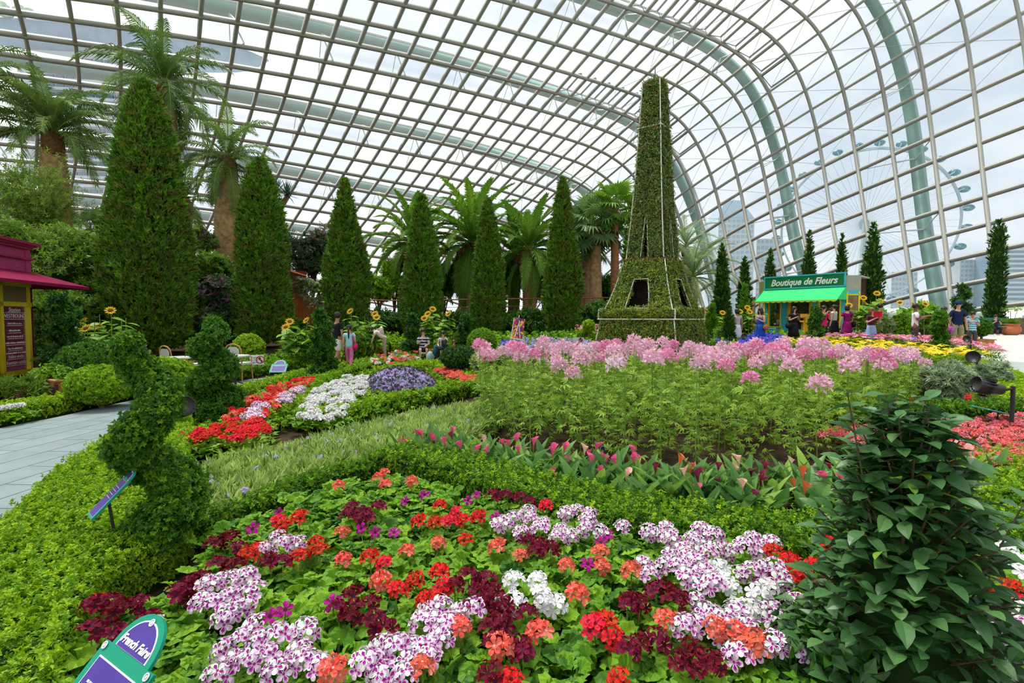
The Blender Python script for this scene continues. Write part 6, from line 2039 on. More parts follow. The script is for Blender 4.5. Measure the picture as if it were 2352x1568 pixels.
for k in range(5):
    MB().box((-.18 + k * .09, -.14, .14), (.03, .02, .28)).build('slat', M_white, tb_)
vase('vase of orange flowers on the stand in the left kiosk window', .45, .5, .62, M_white, fp([C_oran, C_pollen]))
vase('pot of violet flowers in the right kiosk window', 3.2, .55, .34, M_pot, fp([C_plec, C_mag]))
ys = thing('yellow_stand', 'yellow T-shaped wooden stand in front of the kiosk counter', 'stand', gat(1850, 21.5))
MB().box((0, 0, .55), (.13, .12, 1.1)).build('post', M_amb, ys)
MB().box((0, 0, 1.12), (.72, .14, .14)).build('crossbar', M_amb, ys)
MB().box((0, 0, .03), (.5, .4, .06)).build('foot', M_amb, ys)
wb = thing('wooden_counter', 'brown wooden counter board beside the yellow stand', 'counter', gat(1868, 22.2))
MB().box((0, 0, .4), (.9, .3, .8)).build('panel', mat('oak', (.34, .17, .06), .6, .3, noise=(4, (.28, .13, .045))), wb)
MB().box((0, 0, .83), (1.0, .4, .06)).build('top', M_amb, wb)

# ---------------------------------------------------------------- maroon cafe kiosk at left
M_mar = mat('maroon_wall', (.24, .018, .065), .6, .25, noise=(3, (.28, .022, .075)))
M_mard = mat('maroon_awning', (.20, .006, .045), .8, .1, noise=(5, (.24, .01, .055)))
M_pinkw = mat('rose_wall', (.38, .045, .14), .6, .25, noise=(3, (.34, .04, .125)))
M_tan = mat('tan_board', (.26, .19, .10), .8, .1, noise=(20, (.22, .16, .085)))
cc = Vector((-13.5, 14.5))
dn = Vector((-.276, 1)).normalized()
# local frame: +X points from the corner back along the front toward the camera, front faces local +Y
aw_ = math.atan2(-dn.y, -dn.x)
S = thing('cafe_kiosk', 'maroon cafe kiosk with a yellow-framed menu window and dark red awning at the left edge', 'kiosk', (cc.x, cc.y, 0), aw_)
W_, Dp = 4.2, 3.0
zc, ztop = 2.62, 3.74
MB().prism([(0, -.12), (W_, -.12), (W_, -Dp), (0, -Dp)], -.1, .12).build('base', M_mar, S)
MB().box((.06, -.06, 1.35), (.12, .12, 2.7)).build('corner_post', M_mar, S)
MB().box((W_ / 2, -.15, zc + .55), (W_, .22, 1.15)).build('upper_wall', M_pinkw, S)
MB().box((W_ / 2, -.02, 3.28), (W_ + .1, .12, .05)).build('string_course', M_mar, S)
MB().box((.1, -Dp / 2, zc + .55), (.2, Dp, 1.15)).build('side_upper_wall', M_pinkw, S)
MB().box((.1, -Dp / 2, 1.3), (.16, Dp, 2.6)).build('side_wall', M_mar, S)
m = MB()
for k, (o_, h_) in enumerate(((.02, .06), (.07, .05), (.13, .07))):
    z = ztop - .16 + k * .06
    m.box((W_ / 2 - o_ / 2, -Dp / 2 + .02, z), (W_ + o_ * 2, Dp + o_ * 2, h_))
m.build('cornice', M_mar, S)
# hipped awning on the front and end
e = .95
v = [(-.02, 0, 2.93), (W_, 0, 2.93), (W_, e, 2.58), (-e, e, 2.58), (-e, -Dp, 2.58), (-.02, -Dp, 2.93)]
v2 = [(-.02, 0, 2.6), (W_, 0, 2.6), (W_, e, 2.5), (-e, e, 2.5), (-e, -Dp, 2.5), (-.02, -Dp, 2.6)]
a = MB().add(v + v2, [(0, 1, 2, 3), (0, 3, 4, 5), (2, 8, 9, 3), (3, 9, 10, 4), (6, 9, 8, 7), (6, 11, 10, 9), (4, 10, 11, 5)])
a.build('awning', M_mard, S)
wi0, wi1 = .14, 1.30
f = MB()
for x in (wi0 + .05, wi1):
    f.box((x, -.02, 1.33), (.1, .1, 2.5))
for z in (.17, 2.02, 2.56):
    f.box(((wi0 + wi1) / 2, -.02, z), (wi1 - wi0 + .1, .1, .12))
wf = f.build('window_frame', M_yel, S)
MB().box(((wi0 + wi1) / 2, -.03, 2.3), (wi1 - wi0, .04, .45)).build('transom_board', M_tan, S)
MB().box(((wi0 + wi1) / 2, -.04, 1.1), (wi1 - wi0 - .08, .01, 1.8)).build('pane', M_clear, wf)
MB().box((W_ / 2 + .7, -.1, 1.3), (W_ - 1.4, .16, 2.5)).build('front_wall', M_mar, S)
MB().box(((wi0 + wi1) / 2, -1.2, 1.3), (1.6, .06, 2.5)).build('inner_wall', M_inn, S)
FLIP = Matrix.Rotation(math.pi, 4, 'Z') @ UP       # upright, facing local +Y
wc = (wi0 + wi1) / 2 + .03
for body, z, sz, sh in (('Station', 1.86, .17, .3), ('WESTBOUND', 1.70, .145, 0), ('Italian sodas', .62, .13, .3), ('fountain sodas', .46, .14, .3)):
    text(body, sz, M_let, wf, T(wc, -.02, z) @ FLIP, sh, extrude=.001)
for z, w_ in ((1.79, .9), (1.62, .9), (.55, .7), (.385, .85), (1.45, .6), (1.25, .5), (1.10, .6), (.93, .75), (.78, .6)):
    MB().box((wc, -.02, z), (w_, .004, .012)).build('menu_rule', M_let, wf)
for z, w_ in ((1.50, .55), (1.31, .4), (1.15, .62), (.98, .78), (.83, .55), (.71, .8)):
    m = MB()
    x = -w_ / 2
    while x < w_ / 2:
        q = rnd.uniform(.03, .07)
        m.tube([(wc + x, -.02, z - .015), (wc + x + q * .3, -.02, z + rnd.uniform(.01, .035)), (wc + x + q * .6, -.02, z - .012), (wc + x + q, -.02, z + .01)], .006, 3)
        x += q + rnd.choice((.0, .0, .03))
    m.build('menu_script', M_let, wf)
# ---------------------------------------------------------------- cafe corner: planters, fence, chairs, tables
M_cedar = mat('cedar', (.46, .22, .06), .7, .2, noise=(5, (.38, .17, .045)))
M_dkwood = mat('dark_wood', (.10, .035, .02), .8, .2, noise=(6, (.14, .05, .03)), rand=.15)
def planter(label, p, w, d, h, rz=0, soil=True):
    t = thing('wooden_planter', label, 'planter', p, rz)
    for k in range(3):
        for s in (-1, 1):
            MB().box((0, s * d / 2, h * (k + .5) / 3), (w, .03, h / 3 - .01)).build('plank', M_cedar, t)
            MB().box((s * w / 2, 0, h * (k + .5) / 3), (.03, d, h / 3 - .01)).build('plank', M_cedar, t)
    f = MB()
    f.box((0, d / 2, h), (w + .1, .09, .035)).box((0, -d / 2, h), (w + .1, .09, .035)).box((w / 2, 0, h), (.09, d, .035)).box((-w / 2, 0, h), (.09, d, .035))
    f.build('rim', M_cedar, t)
    MB().box((0, 0, h * .45), (w - .04, d - .04, h * .85)).build('soil', M_soil, t)
    return t
p_ = gnd(150, 908)
planter('cedar planter box beside the path at the maroon kiosk', p_, .85, .5, .36, -.6)
shrub('leafy camellia growing from the cedar planter by the maroon kiosk', 118, 868, p_.y + .1, 52, 22, [sprig('sprig', [G_box, G_boxd, G_lime], 8, 1, .5, .32, seed=41)], .16, 900)
shrub('feathery rosemary mass at the foot of the maroon kiosk', 38, 905, 9.6, 50, 22, [needle_fan('needles', G_mid, 16, 42, .8)], .22, 700)
fn = thing('picket_edging', 'short dark wooden picket edging below the maroon kiosk', 'fence', gnd(95, 930))
for k in range(13):
    q = gnd(40 + k * 9, 938 - k * 2.2) - fn.location
    MB().box((q.x, q.y, .13 + .02 * (k % 3)), (.07, .05, .27 + .03 * (k % 3)), -.5).build('picket', M_dkwood, fn)
for k, (px, py) in enumerate(((14, 950), (30, 944), (56, 942))):
    p = gnd(px, py, .2)
    t = thing('cyclamen', 'small white-flowered plant behind the low lime hedge by the kiosk', 'flower', (p.x, p.y, 0), group='white plants by the kiosk')
    obj('foliage', fol_ger[k], t, scale=.9)
    for q in range(4):
        obj('flower_head', whi_b[q % 2], t, (rnd.uniform(-.08, .08), rnd.uniform(-.08, .08), .27), (0, 0, q))
M_rattan = mat('rattan', (.50, .27, .08), .6, .3, noise=(30, (.42, .21, .06)))
M_weave = mat('white_weave', (.62, .60, .58), .7, .2, noise=(60, (.52, .50, .48)))
M_black = mat('black_metal', (.02, .02, .02), .45, .4, noise=(8, (.035, .035, .035)))
M_marb = mat('pale_tabletop', (.70, .69, .66), .35, .4, noise=(5, (.62, .61, .58)))
def cafe_chair(label, px, Y, rz):
    t = thing('cafe_chair', label, 'chair', gat(px, Y), rz)
    MB().box((0, 0, .46), (.44, .42, .045)).build('seat', M_weave, t)
    m = MB()
    pr = [(-.2, .2, .47), (-.22, .24, .8), (-.15, .26, .93), (0, .27, .97), (.15, .26, .93), (.22, .24, .8), (.2, .2, .47)]
    m.tube(smooth_line(pr, 4), .018, 6)
    m.build('back_frame', M_rattan, t)
    vs = [(-.16, .235, .55), (.16, .235, .55), (.17, .25, .82), (.1, .262, .9), (-.1, .262, .9), (-.17, .25, .82)]
    MB().add(vs + [(x, y + .012, z) for x, y, z in vs], [(0, 1, 2, 3, 4, 5), (11, 10, 9, 8, 7, 6)] + [(i, (i + 1) % 6, 6 + (i + 1) % 6, 6 + i) for i in range(6)]).build('back_panel', M_weave, t)
    for sx in (-1, 1):
        for sy in (-1, 1):
            MB().tube([(sx * .19, sy * .18, .45), (sx * .21, sy * .21, 0)], .016, 6).build('leg', M_rattan, t)
    for sx in (-1, 1):
        MB().tube([(sx * .21, .23, .7), (sx * .24, .05, .68), (sx * .22, -.15, .62), (sx * .2, -.17, .46)], .015, 6).build('armrest', M_rattan, t)
    return t
def cafe_table(label, px, Y):
    t = thing('cafe_table', label, 'table', gat(px, Y))
    MB().lathe([(.30, .70), (.33, .71), (.33, .74), (.30, .745)], 24).build('tabletop', M_marb, t)
    MB().tube([(0, 0, .03), (0, 0, .70)], .028, 8).build('column', M_black, t)
    for k in range(4):
        a = k * math.pi / 2 + .4
        MB().tube([(0, 0, .12), (.15 * math.cos(a), .15 * math.sin(a), .05), (.27 * math.cos(a), .27 * math.sin(a), .012)], .016, 5).build('foot', M_black, t)
    return t
cafe_chair('rattan cafe chair with white woven back right of the second spiral topiary', 550, 13.4, math.pi * .95)
cafe_chair('rattan cafe chair behind the left cafe table', 402, 12.7, 2.7)
cafe_chair('rattan cafe chair mostly hidden behind the second spiral topiary', 462, 13.2, 3.6)
cafe_table('small round cafe table left of the second spiral topiary', 413, 12.0)
cafe_table('small round cafe table between spiral topiary and right cafe chair', 538, 12.5)

# ---------------------------------------------------------------- signs
M_sg = mat('sign_emerald', (.0, .26, .15), .5, .3, noise=(8, (.005, .29, .17)))
M_sp = mat('sign_violet', (.065, .03, .26), .5, .3, noise=(8, (.075, .04, .29)))
def garden_sign(label, p, X, U, w, h, title='French Faire', lines=4, post=True):
    """arched emerald plate with violet panels; p is the top-left corner of its rectangle"""
    X, U = Vector(X).normalized(), Vector(U).normalized()
    N = X.cross(U).normalized()
    t = thing('garden_sign', label, 'sign', p)
    M = Matrix(((X.x, U.x, N.x, 0), (X.y, U.y, N.y, 0), (X.z, U.z, N.z, 0), (0, 0, 0, 1)))
    r = w * .38
    def arch(rr, z, cy=0, cx=w / 2):
        return [(cx + rr * math.cos(a), cy + rr * math.sin(a)) for a in np.linspace(0, math.pi, 15)]
    plate = [(0, 0), (0, -h), (w, -h), (w, 0)] + arch(r, 0)
    th = .012
    MB().prism(plate, -th, 0, M).build('plate', M_sg, t)
    MB().prism(arch(r * .80, 0, .012 * w), 0, .002, M).build('arch_rim', M_let, t)
    MB().prism(arch(r * .75, 0, .016 * w), 0, .0035, M).build('arch_panel', M_sp, t)
    b = w * .09
    MB().prism([(b, -h + b), (w - b, -h + b), (w - b, -b * 1.3), (b, -b * 1.3)], 0, .002, M).build('panel_rim', M_let, t)
    g = b + w * .014
    MB().prism([(g, -h + g), (w - g, -h + g), (w - g, -b * 1.3 - w * .014), (g, -b * 1.3 - w * .014)], 0, .0035, M).build('panel', M_sp, t)
    if title:
        text(title, w * .108, M_let, t, M @ T(w / 2, r * .24, .005), .35, extrude=.0008, bold=.0012)
    for cx, cy in ((.06 * w, -.04 * w), (.94 * w, -.04 * w), (w / 2, r * .80)):
        ro = MB()
        ro.lathe([(w * .036, .004), (w * .036, .0062), (w * .026, .0064), (w * .026, .004)], 14, M=M @ T(cx, cy, 0))
        o = ro.build('rosette', M_let, t)
        MB().lathe([(w * .013, .004), (w * .013, .0066)], 10, M=M @ T(cx, cy, 0)).build('rosette_centre', M_let, o)
    for k in range(lines):
        y = -h * (.24 + .085 * k)
        x = w * .2
        m = MB()
        while x < w * .78:
            q = rnd.uniform(.02, .07) * w
            m.box((x + q / 2, y, .0045), (q, w * .022, .002), M=M)
            x += q + w * .012
        m.build('script_line', M_let, t)
    if post:
        c = M @ Vector((w / 2, -h * .55, -th))
        g0 = gz(p[0] + c.x, p[1] + c.y) - p[2]
        MB().tube([c, (c.x - N.x * .04, c.y - N.y * .04, (c.z + g0) / 2), (c.x - N.x * .05, c.y - N.y * .05, g0 - .03)], .009, 5).build('stake', M_black, t)
    return t
garden_sign('emerald and violet garden sign reading French Faire in the bottom left corner', at(245, 1467, 1.78), (.85, -.53, 0), (.375, .6, .707), .35, .46)
garden_sign('slanted violet sign seen edge-on against the front spiral topiary', at(287, 1092, 3.2), (.72, -.69, 0), (.49, .51, .71), .14, .27, None)
garden_sign('thin tilted sign plate under the black floodlight', at(2272, 940, 6.7), (.12, .99, .0), (-.93, .1, .22), .3, .42, None, 6)
garden_sign('arched garden sign cut by the right edge beside the coral begonias', at(2345, 1062, 4.9), (.3, .95, 0), (-.75, .24, .55), .26, .4, None)
garden_sign('arched garden sign cut by the right edge at the bright hedge', at(2356, 1180, 3.7), (.3, .95, 0), (-.70, .22, .6), .24, .36, None)
garden_sign('pale violet sign plaque beside the prohibition sign at the cafe hedge', at(624, 836, 13.6), (1, .1, 0), (-.1, .75, .65), .42, .3, None, 1)
def no_step(label, px, py, Y, w, h, rz, words=True):
    c = at(px, py, Y)
    t = thing('prohibition_sign', label, 'sign', (c.x, c.y, gz(c.x, c.y)), rz)
    z = c.z - t.location.z
    MB().box((0, 0, z), (w, .012, h)).build('board', M_white, t)
    MB().tube([(0, .02, -.03), (0, .02, z)], .012, 5).build('stake', M_black, t)
    mr = mat('sign_red', (.42, .01, .03), .5, .2, noise=(9, (.46, .015, .04)))
    cx = w * .24
    R = h * .36
    m = MB()
    m.tube([(cx + R * math.cos(a), -.008, z + R * math.sin(a)) for a in np.linspace(0, 2 * math.pi, 25)], .012, 5)
    m.tube([(cx - R * .7, -.009, z + R * .7), (cx + R * .7, -.009, z - R * .7)], .012, 5)
    m.build('prohibition_ring', mr, t)
    m = MB()
    m.ball((cx - .01, -.008, z + .03), (.028, .004, .045), 8).ball((cx + .03, -.008, z - .035), (.022, .004, .035), 8)
    m.build('foot_symbol', M_black, t)
    if words:
        for k, wd in enumerate(('Please', 'Do Not', 'Step In')):
            text(wd, h * .24, M_black, t, T(-w * .21, -.008, z + h * (.24 - .25 * k)) @ UP, 0, extrude=.001)
    return t
no_step('white sign reading Please Do Not Step In beside the cafe chair', 590, 826, 13.7, .34, .26, .35)
no_step('small white prohibition sign at the left foot of the tower', 1328, 780, 16.0, .32, .14, 0, False)
t = thing('blue_label', 'small teal label stake behind the cleomes', 'label', gat(1273, 16.5))
MB().box((0, 0, .55), (.14, .02, .10)).build('plate', mat('teal_label', (.01, .16, .24), .5, .3, noise=(9, (.015, .2, .28))), t)
MB().tube([(0, .01, 0), (0, .01, .55)], .008, 4).build('stake', M_black, t)
t = thing('brown_stake', 'small brown marker stake beside the path at the red geraniums', 'marker', gnd(572, 914))
MB().box((0, 0, .1), (.11, .02, .10)).build('plate', M_dkwood, t)
MB().box((0, 0, .03), (.03, .015, .1)).build('stake', M_dkwood, t)
t = thing('plant_marker', 'round blue and white marker on the soil below the cleomes', 'marker', gnd(1384, 1040))
MB().lathe([(.045, 0), (.045, .012)], 18, M=T(0, 0, .06) @ Matrix.Rotation(1.2, 4, 'X')).build('disc', mat('marker_blue', (.02, .06, .16), .5, .3, noise=(9, (.03, .08, .2))), t)
MB().tube([(.03 * math.cos(a), -.013 - .002, .06 + .03 * math.sin(a)) for a in np.linspace(0, 6.283, 15)], .006, 4).build('ring', M_let, t)
MB().tube([(0, 0, -.02), (0, 0, .05)], .006, 4).build('stake', M_black, t)
t = thing('grey_slab', 'grey flat plate lying at the end of the calla lilies at right', 'plate', gnd(2255, 1122, .25))
MB().prism([(-.14, -.1), (.1, -.1), (.14, .05), (.02, .14), (-.12, .1)], -.02, .012).build('plate', mat('grey_plate', (.33, .34, .36), .6, .3, noise=(5, (.37, .38, .4))), t)
MB().tube([(0, 0, -.28), (0, 0, 0)], .015, 5).build('stake', M_black, t)
# easel with an abstract mosaic painting
e0 = gat(1182, 18.6)
E_ = thing('easel_painting', 'bright orange and purple mosaic painting on a white easel', 'painting', e0, .1)
zb, zt2 = .62, at(1180, 728, 18.6).z - e0.z
Mp = Matrix.Rotation(-.2, 4, 'X') @ Matrix.Rotation(.16, 4, 'Y')
m = bpy.data.materials.new('mosaic')
m.use_nodes = True
n, l = m.node_tree.nodes, m.node_tree.links
vo = n.new('ShaderNodeTexVoronoi')
vo.inputs['Scale'].default_value = 13
rp = n.new('ShaderNodeValToRGB')
rp.color_ramp.interpolation = 'CONSTANT'
for k, (p, c_) in enumerate(((0, (.10, .01, .16)), (.25, (.45, .02, .05)), (.42, (.80, .22, .01)), (.62, (.85, .50, .02)), (.82, (.3, .03, .22)))):
    el = rp.color_ramp.elements[k] if k < 2 else rp.color_ramp.elements.new(p)
    el.position = p
    el.color = c_ + (1,)
tc = n.new('ShaderNodeTexCoord')
l.new(tc.outputs['Object'], vo.inputs['Vector'])
sx_ = n.new('ShaderNodeSeparateColor')
l.new(vo.outputs['Color'], sx_.inputs[0])
l.new(sx_.outputs[0], rp.inputs['Fac'])
l.new(rp.outputs['Color'], n['Principled BSDF'].inputs['Base Color'])
pw = .40
MB().box((0, 0, (zb + zt2) / 2), (pw, .03, zt2 - zb), M=Mp).build('canvas', m, E_)
mm = MB()
zm = (zb + zt2) / 2
for s in (-1, 1):
    mm.tube([(s * .10, -.022, zb + .05), (s * .035, -.022, zm), (0, -.022, zt2 - .08)], [.018, .013, .006], 4, Mp)
mm.build('pale_shape', M_let, E_)
for a, b in (((-.24, -.02, -.02), (-.20, .03, zt2)), ((.26, -.02, -.02), (.16, .03, zt2 - .1)), ((0, .55, -.02), (-.03, .05, zt2 + .12))):
    MB().tube([a, Mp @ Vector(b)], .016, 5).build('leg', M_white, E_)
MB().box((0, -.03, zb - .03), (.5, .06, .04), M=Mp).build('ledge', M_white, E_)

# ---------------------------------------------------------------- floodlights
def floodlight(label, p, head, direc, R=.09, L=.26, ped=True):
    t = thing('floodlight', label, 'floodlight', p)
    d = Vector(direc).normalized()
    q = d.to_track_quat('Z', 'Y').to_matrix().to_4x4()
    M = Matrix.Translation(Vector(head) - Vector(p)) @ q
    hd = MB().lathe([(R * .45, -L * .75), (R * .62, -L * .7), (R * .7, -L * .25), (R * .98, L * .1), (R, L * .25), (R * .92, L * .25), (R * .9, L * .18)], 20, M=M).build('housing', M_black, t, True)
    for k in range(14):
        a = k * 2 * math.pi / 14
        MB().box((R * .86 * math.cos(a), R * .86 * math.sin(a), -.02), (R * .3, .006, L * .55), a, M=M).build('fin', M_black, hd)
    MB().lathe([(R * .9, L * .16), (R * .9, L * .175)], 20, M=M).build('lens', mat('lens_glass', (.30, .33, .35), .15, .6, noise=(9, (.36, .38, .4))), hd)
    h = Vector(head) - Vector(p)
    back = h - d * L * .75
    pb = Vector((back.x, back.y, -.05)) - Vector((d.x, d.y, 0)) * .12
    MB().tube([back, Vector((pb.x, pb.y, back.z + .02))], .018, 6).build('arm', M_black, t)
    MB().tube([pb, Vector((pb.x, pb.y, back.z + .05))], .024, 8).build('post', M_black, t)
    return t
hp_ = at(420, 934, 6.6)
floodlight('black round floodlight between the two spiral topiaries by the path', (hp_.x - .1, hp_.y, gz(hp_.x, hp_.y)), hp_, (.85, -.45, .25), .13, .30)
hp_ = at(2256, 885, 6.6)
floodlight('black finned floodlight on a post above the coral begonias', (hp_.x, hp_.y, 0), hp_, (-1, .1, .22), .105, .34)
hp_ = at(2236, 820, 11.0)
floodlight('round-faced floodlight at the end of the pink lilies', (hp_.x, hp_.y, gz(hp_.x, hp_.y)), hp_, (-.75, -.6, .15), .13, .3)
hp_ = at(2222, 778, 16.0)
floodlight('small floodlight in front of the boy in the striped shirt', (hp_.x, hp_.y, gz(hp_.x, hp_.y)), hp_, (-.8, -.5, .15), .1, .25)
hp_ = at(1709, 772, 18.6)
floodlight('small round floodlight at the feet of the woman in the white skirt', (hp_.x, hp_.y, gz(hp_.x, hp_.y)), hp_, (-.2, -.95, .2), .1, .2)
sk = thing('plant_stake', 'leaning bamboo stake under the grey ball shrub', 'stake', gnd(2163, 925))
MB().tube([(0, 0, -.03), (.06, .02, .32)], .014, 6).build('stake', M_cedar, sk)
# ---------------------------------------------------------------- plaza furniture
pot = thing('terracotta_pot', 'big terracotta pot beside the bench at the brown wall', 'pot', gat(2321, 26.4), scale=.72)
MB().lathe([(.30, 0), (.45, .12), (.56, .35), (.55, .55), (.44, .70), (.43, .74), (.50, .78), (.50, .84), (.44, .84), (.42, .72), (.3, .66)], 28).build('pot', M_pot, pot, True)
MB().lathe([(.42, .68), (.42, .74)], 20).build('soil', M_soil, pot)
P = rng.normal(0, 1, (140, 3)) * np.array([.25, .25, .1]) + np.array([0, 0, .92])
scatter('foliage', P, P_midl, .2, nrm=np.tile([0, 0, 1.], (140, 1)), parent=pot, tilt=.7)
for k in range(2):
    x = -.1 + .5 * k
    MB().tube([(x * .3, 0, .7), (x * .6, 0, 1.3), (x, 0, 1.75)], .015, 5).build('stem', M_twig, pot)
    P = rng.normal(0, 1, (40, 3)) * np.array([.3, .2, .08]) + np.array([x, 0, 1.8])
    scatter('leaves', P, P_acac, .2, parent=pot, tilt=.6)
be = thing('bench', 'green slatted bench with dark iron ends in front of the brown wall', 'bench', gat(2283, 26.6), -.25)
M_bg = mat('bench_green', (.02, .22, .15), .6, .3, noise=(8, (.03, .27, .19)))
for k in range(4):
    MB().box((0, -.2 + k * .11, .44), (1.5, .09, .03)).build('slat', M_bg, be)
for k in range(4):
    MB().box((0, .22 + k * .02, .54 + k * .11), (1.5, .03, .09)).build('slat', M_bg, be)
for s in (-1, 1):
    MB().tube([(s * .65, -.22, 0), (s * .65, -.2, .44), (s * .65, .2, .42), (s * .65, .3, .92)], .025, 5).build('end_frame', M_black, be)
    MB().tube([(s * .65, .28, 0), (s * .65, .2, .44)], .025, 5).build('leg', M_black, be)
planter('wooden box planter under the ball bush beside the striped boy', gat(2250, 18.8), .6, .5, .38)
planter('long low wooden planter behind the feet of the man in navy', gat(2190, 20.2), 1.5, .5, .4)
planter('low wooden planter behind the woman in purple', gat(1955, 21.4), 1.2, .4, .4)
# ---------------------------------------------------------------- people
def skin_mesh(name, V, E, R, mt, parent=None, sub=1, root=0):
    me = bpy.data.meshes.new(name)
    me.from_pydata([tuple(v) for v in V], E, [])
    me.materials.append(mt)
    o = obj(name, me, parent)
    md = o.modifiers.new('skin', 'SKIN')
    md.use_smooth_shade = True
    for i, r in enumerate(R):
        me.skin_vertices[0].data[i].radius = r if hasattr(r, '__len__') else (r, r)
        me.skin_vertices[0].data[i].use_root = (i == root)
    ss = o.modifiers.new('smooth', 'SUBSURF')
    ss.levels = ss.render_levels = sub
    return o
SKINS = [mat('skin_light', (.62, .36, .24), .55, .3, noise=(6, (.58, .33, .22))), mat('skin_tan', (.46, .25, .15), .55, .3, noise=(6, (.42, .22, .13))), mat('skin_brown', (.25, .12, .065), .55, .3, noise=(6, (.22, .11, .06)))]
M_hair = mat('hair_black', (.012, .010, .010), .5, .4, noise=(30, (.02, .016, .015)))
M_hairb = mat('hair_brown', (.13, .055, .02), .5, .4, noise=(30, (.17, .075, .03)))
M_eye = mat('eye_dark', (.01, .008, .008), .3, .5, noise=(9, (.02, .015, .012)))
M_lip = mat('lip', (.40, .12, .10), .5, .3, noise=(9, (.36, .10, .09)))
CLOTH = {}
def cloth(key, c, c2=None, stripes=None):
    if key in CLOTH:
        return CLOTH[key]
    m = mat('cloth_' + key, c, .85, .1, noise=(14, c2 or tuple(min(1, v * 1.15 + .01) for v in c)))
    if stripes:
        n, l = m.node_tree.nodes, m.node_tree.links
        tc = n.new('ShaderNodeTexCoord')
        sp = n.new('ShaderNodeSeparateXYZ')
        mu = n.new('ShaderNodeMath')
        mu.operation = 'MULTIPLY'
        mu.inputs[1].default_value = stripes[1]
        fr = n.new('ShaderNodeMath')
        fr.operation = 'FRACT'
        gt = n.new('ShaderNodeMath')
        gt.operation = 'GREATER_THAN'
        gt.inputs[1].default_value = .5
        mx = n.new('ShaderNodeMix')
        mx.data_type = 'RGBA'
        mx.inputs[6].default_value = tuple(c) + (1,)
        mx.inputs[7].default_value = tuple(stripes[0]) + (1,)
        l.new(tc.outputs['Object'], sp.inputs[0])
        l.new(sp.outputs['Z'], mu.inputs[0])
        l.new(mu.outputs[0], fr.inputs[0])
        l.new(fr.outputs[0], gt.inputs[0])
        l.new(gt.outputs[0], mx.inputs[0])
        l.new(mx.outputs[2], n['Principled BSDF'].inputs['Base Color'])
    CLOTH[key] = m
    return m
V3 = Vector
ARM = {  # elbow and hand offsets from the shoulder for the right arm (mirror x for the left), figure faces -Y
 'down': ((.05, .02, -.28), (.06, -.04, -.52)),
 'phone': ((.05, -.02, -.27), (-.08, -.26, -.14)),
 'camera': ((.06, -.08, -.24), (-.11, -.26, .06)),
 'reach': ((.02, -.22, -.16), (-.02, -.46, -.10)),
 'book': ((.08, -.06, -.26), (-.06, -.30, -.10)),
 'lap': ((.05, -.08, -.26), (-.06, -.28, -.30)),
 'hang': ((.02, -.10, -.26), (.02, -.18, -.50)),
 'back': ((.06, .05, -.26), (.02, -.10, -.42)),
}
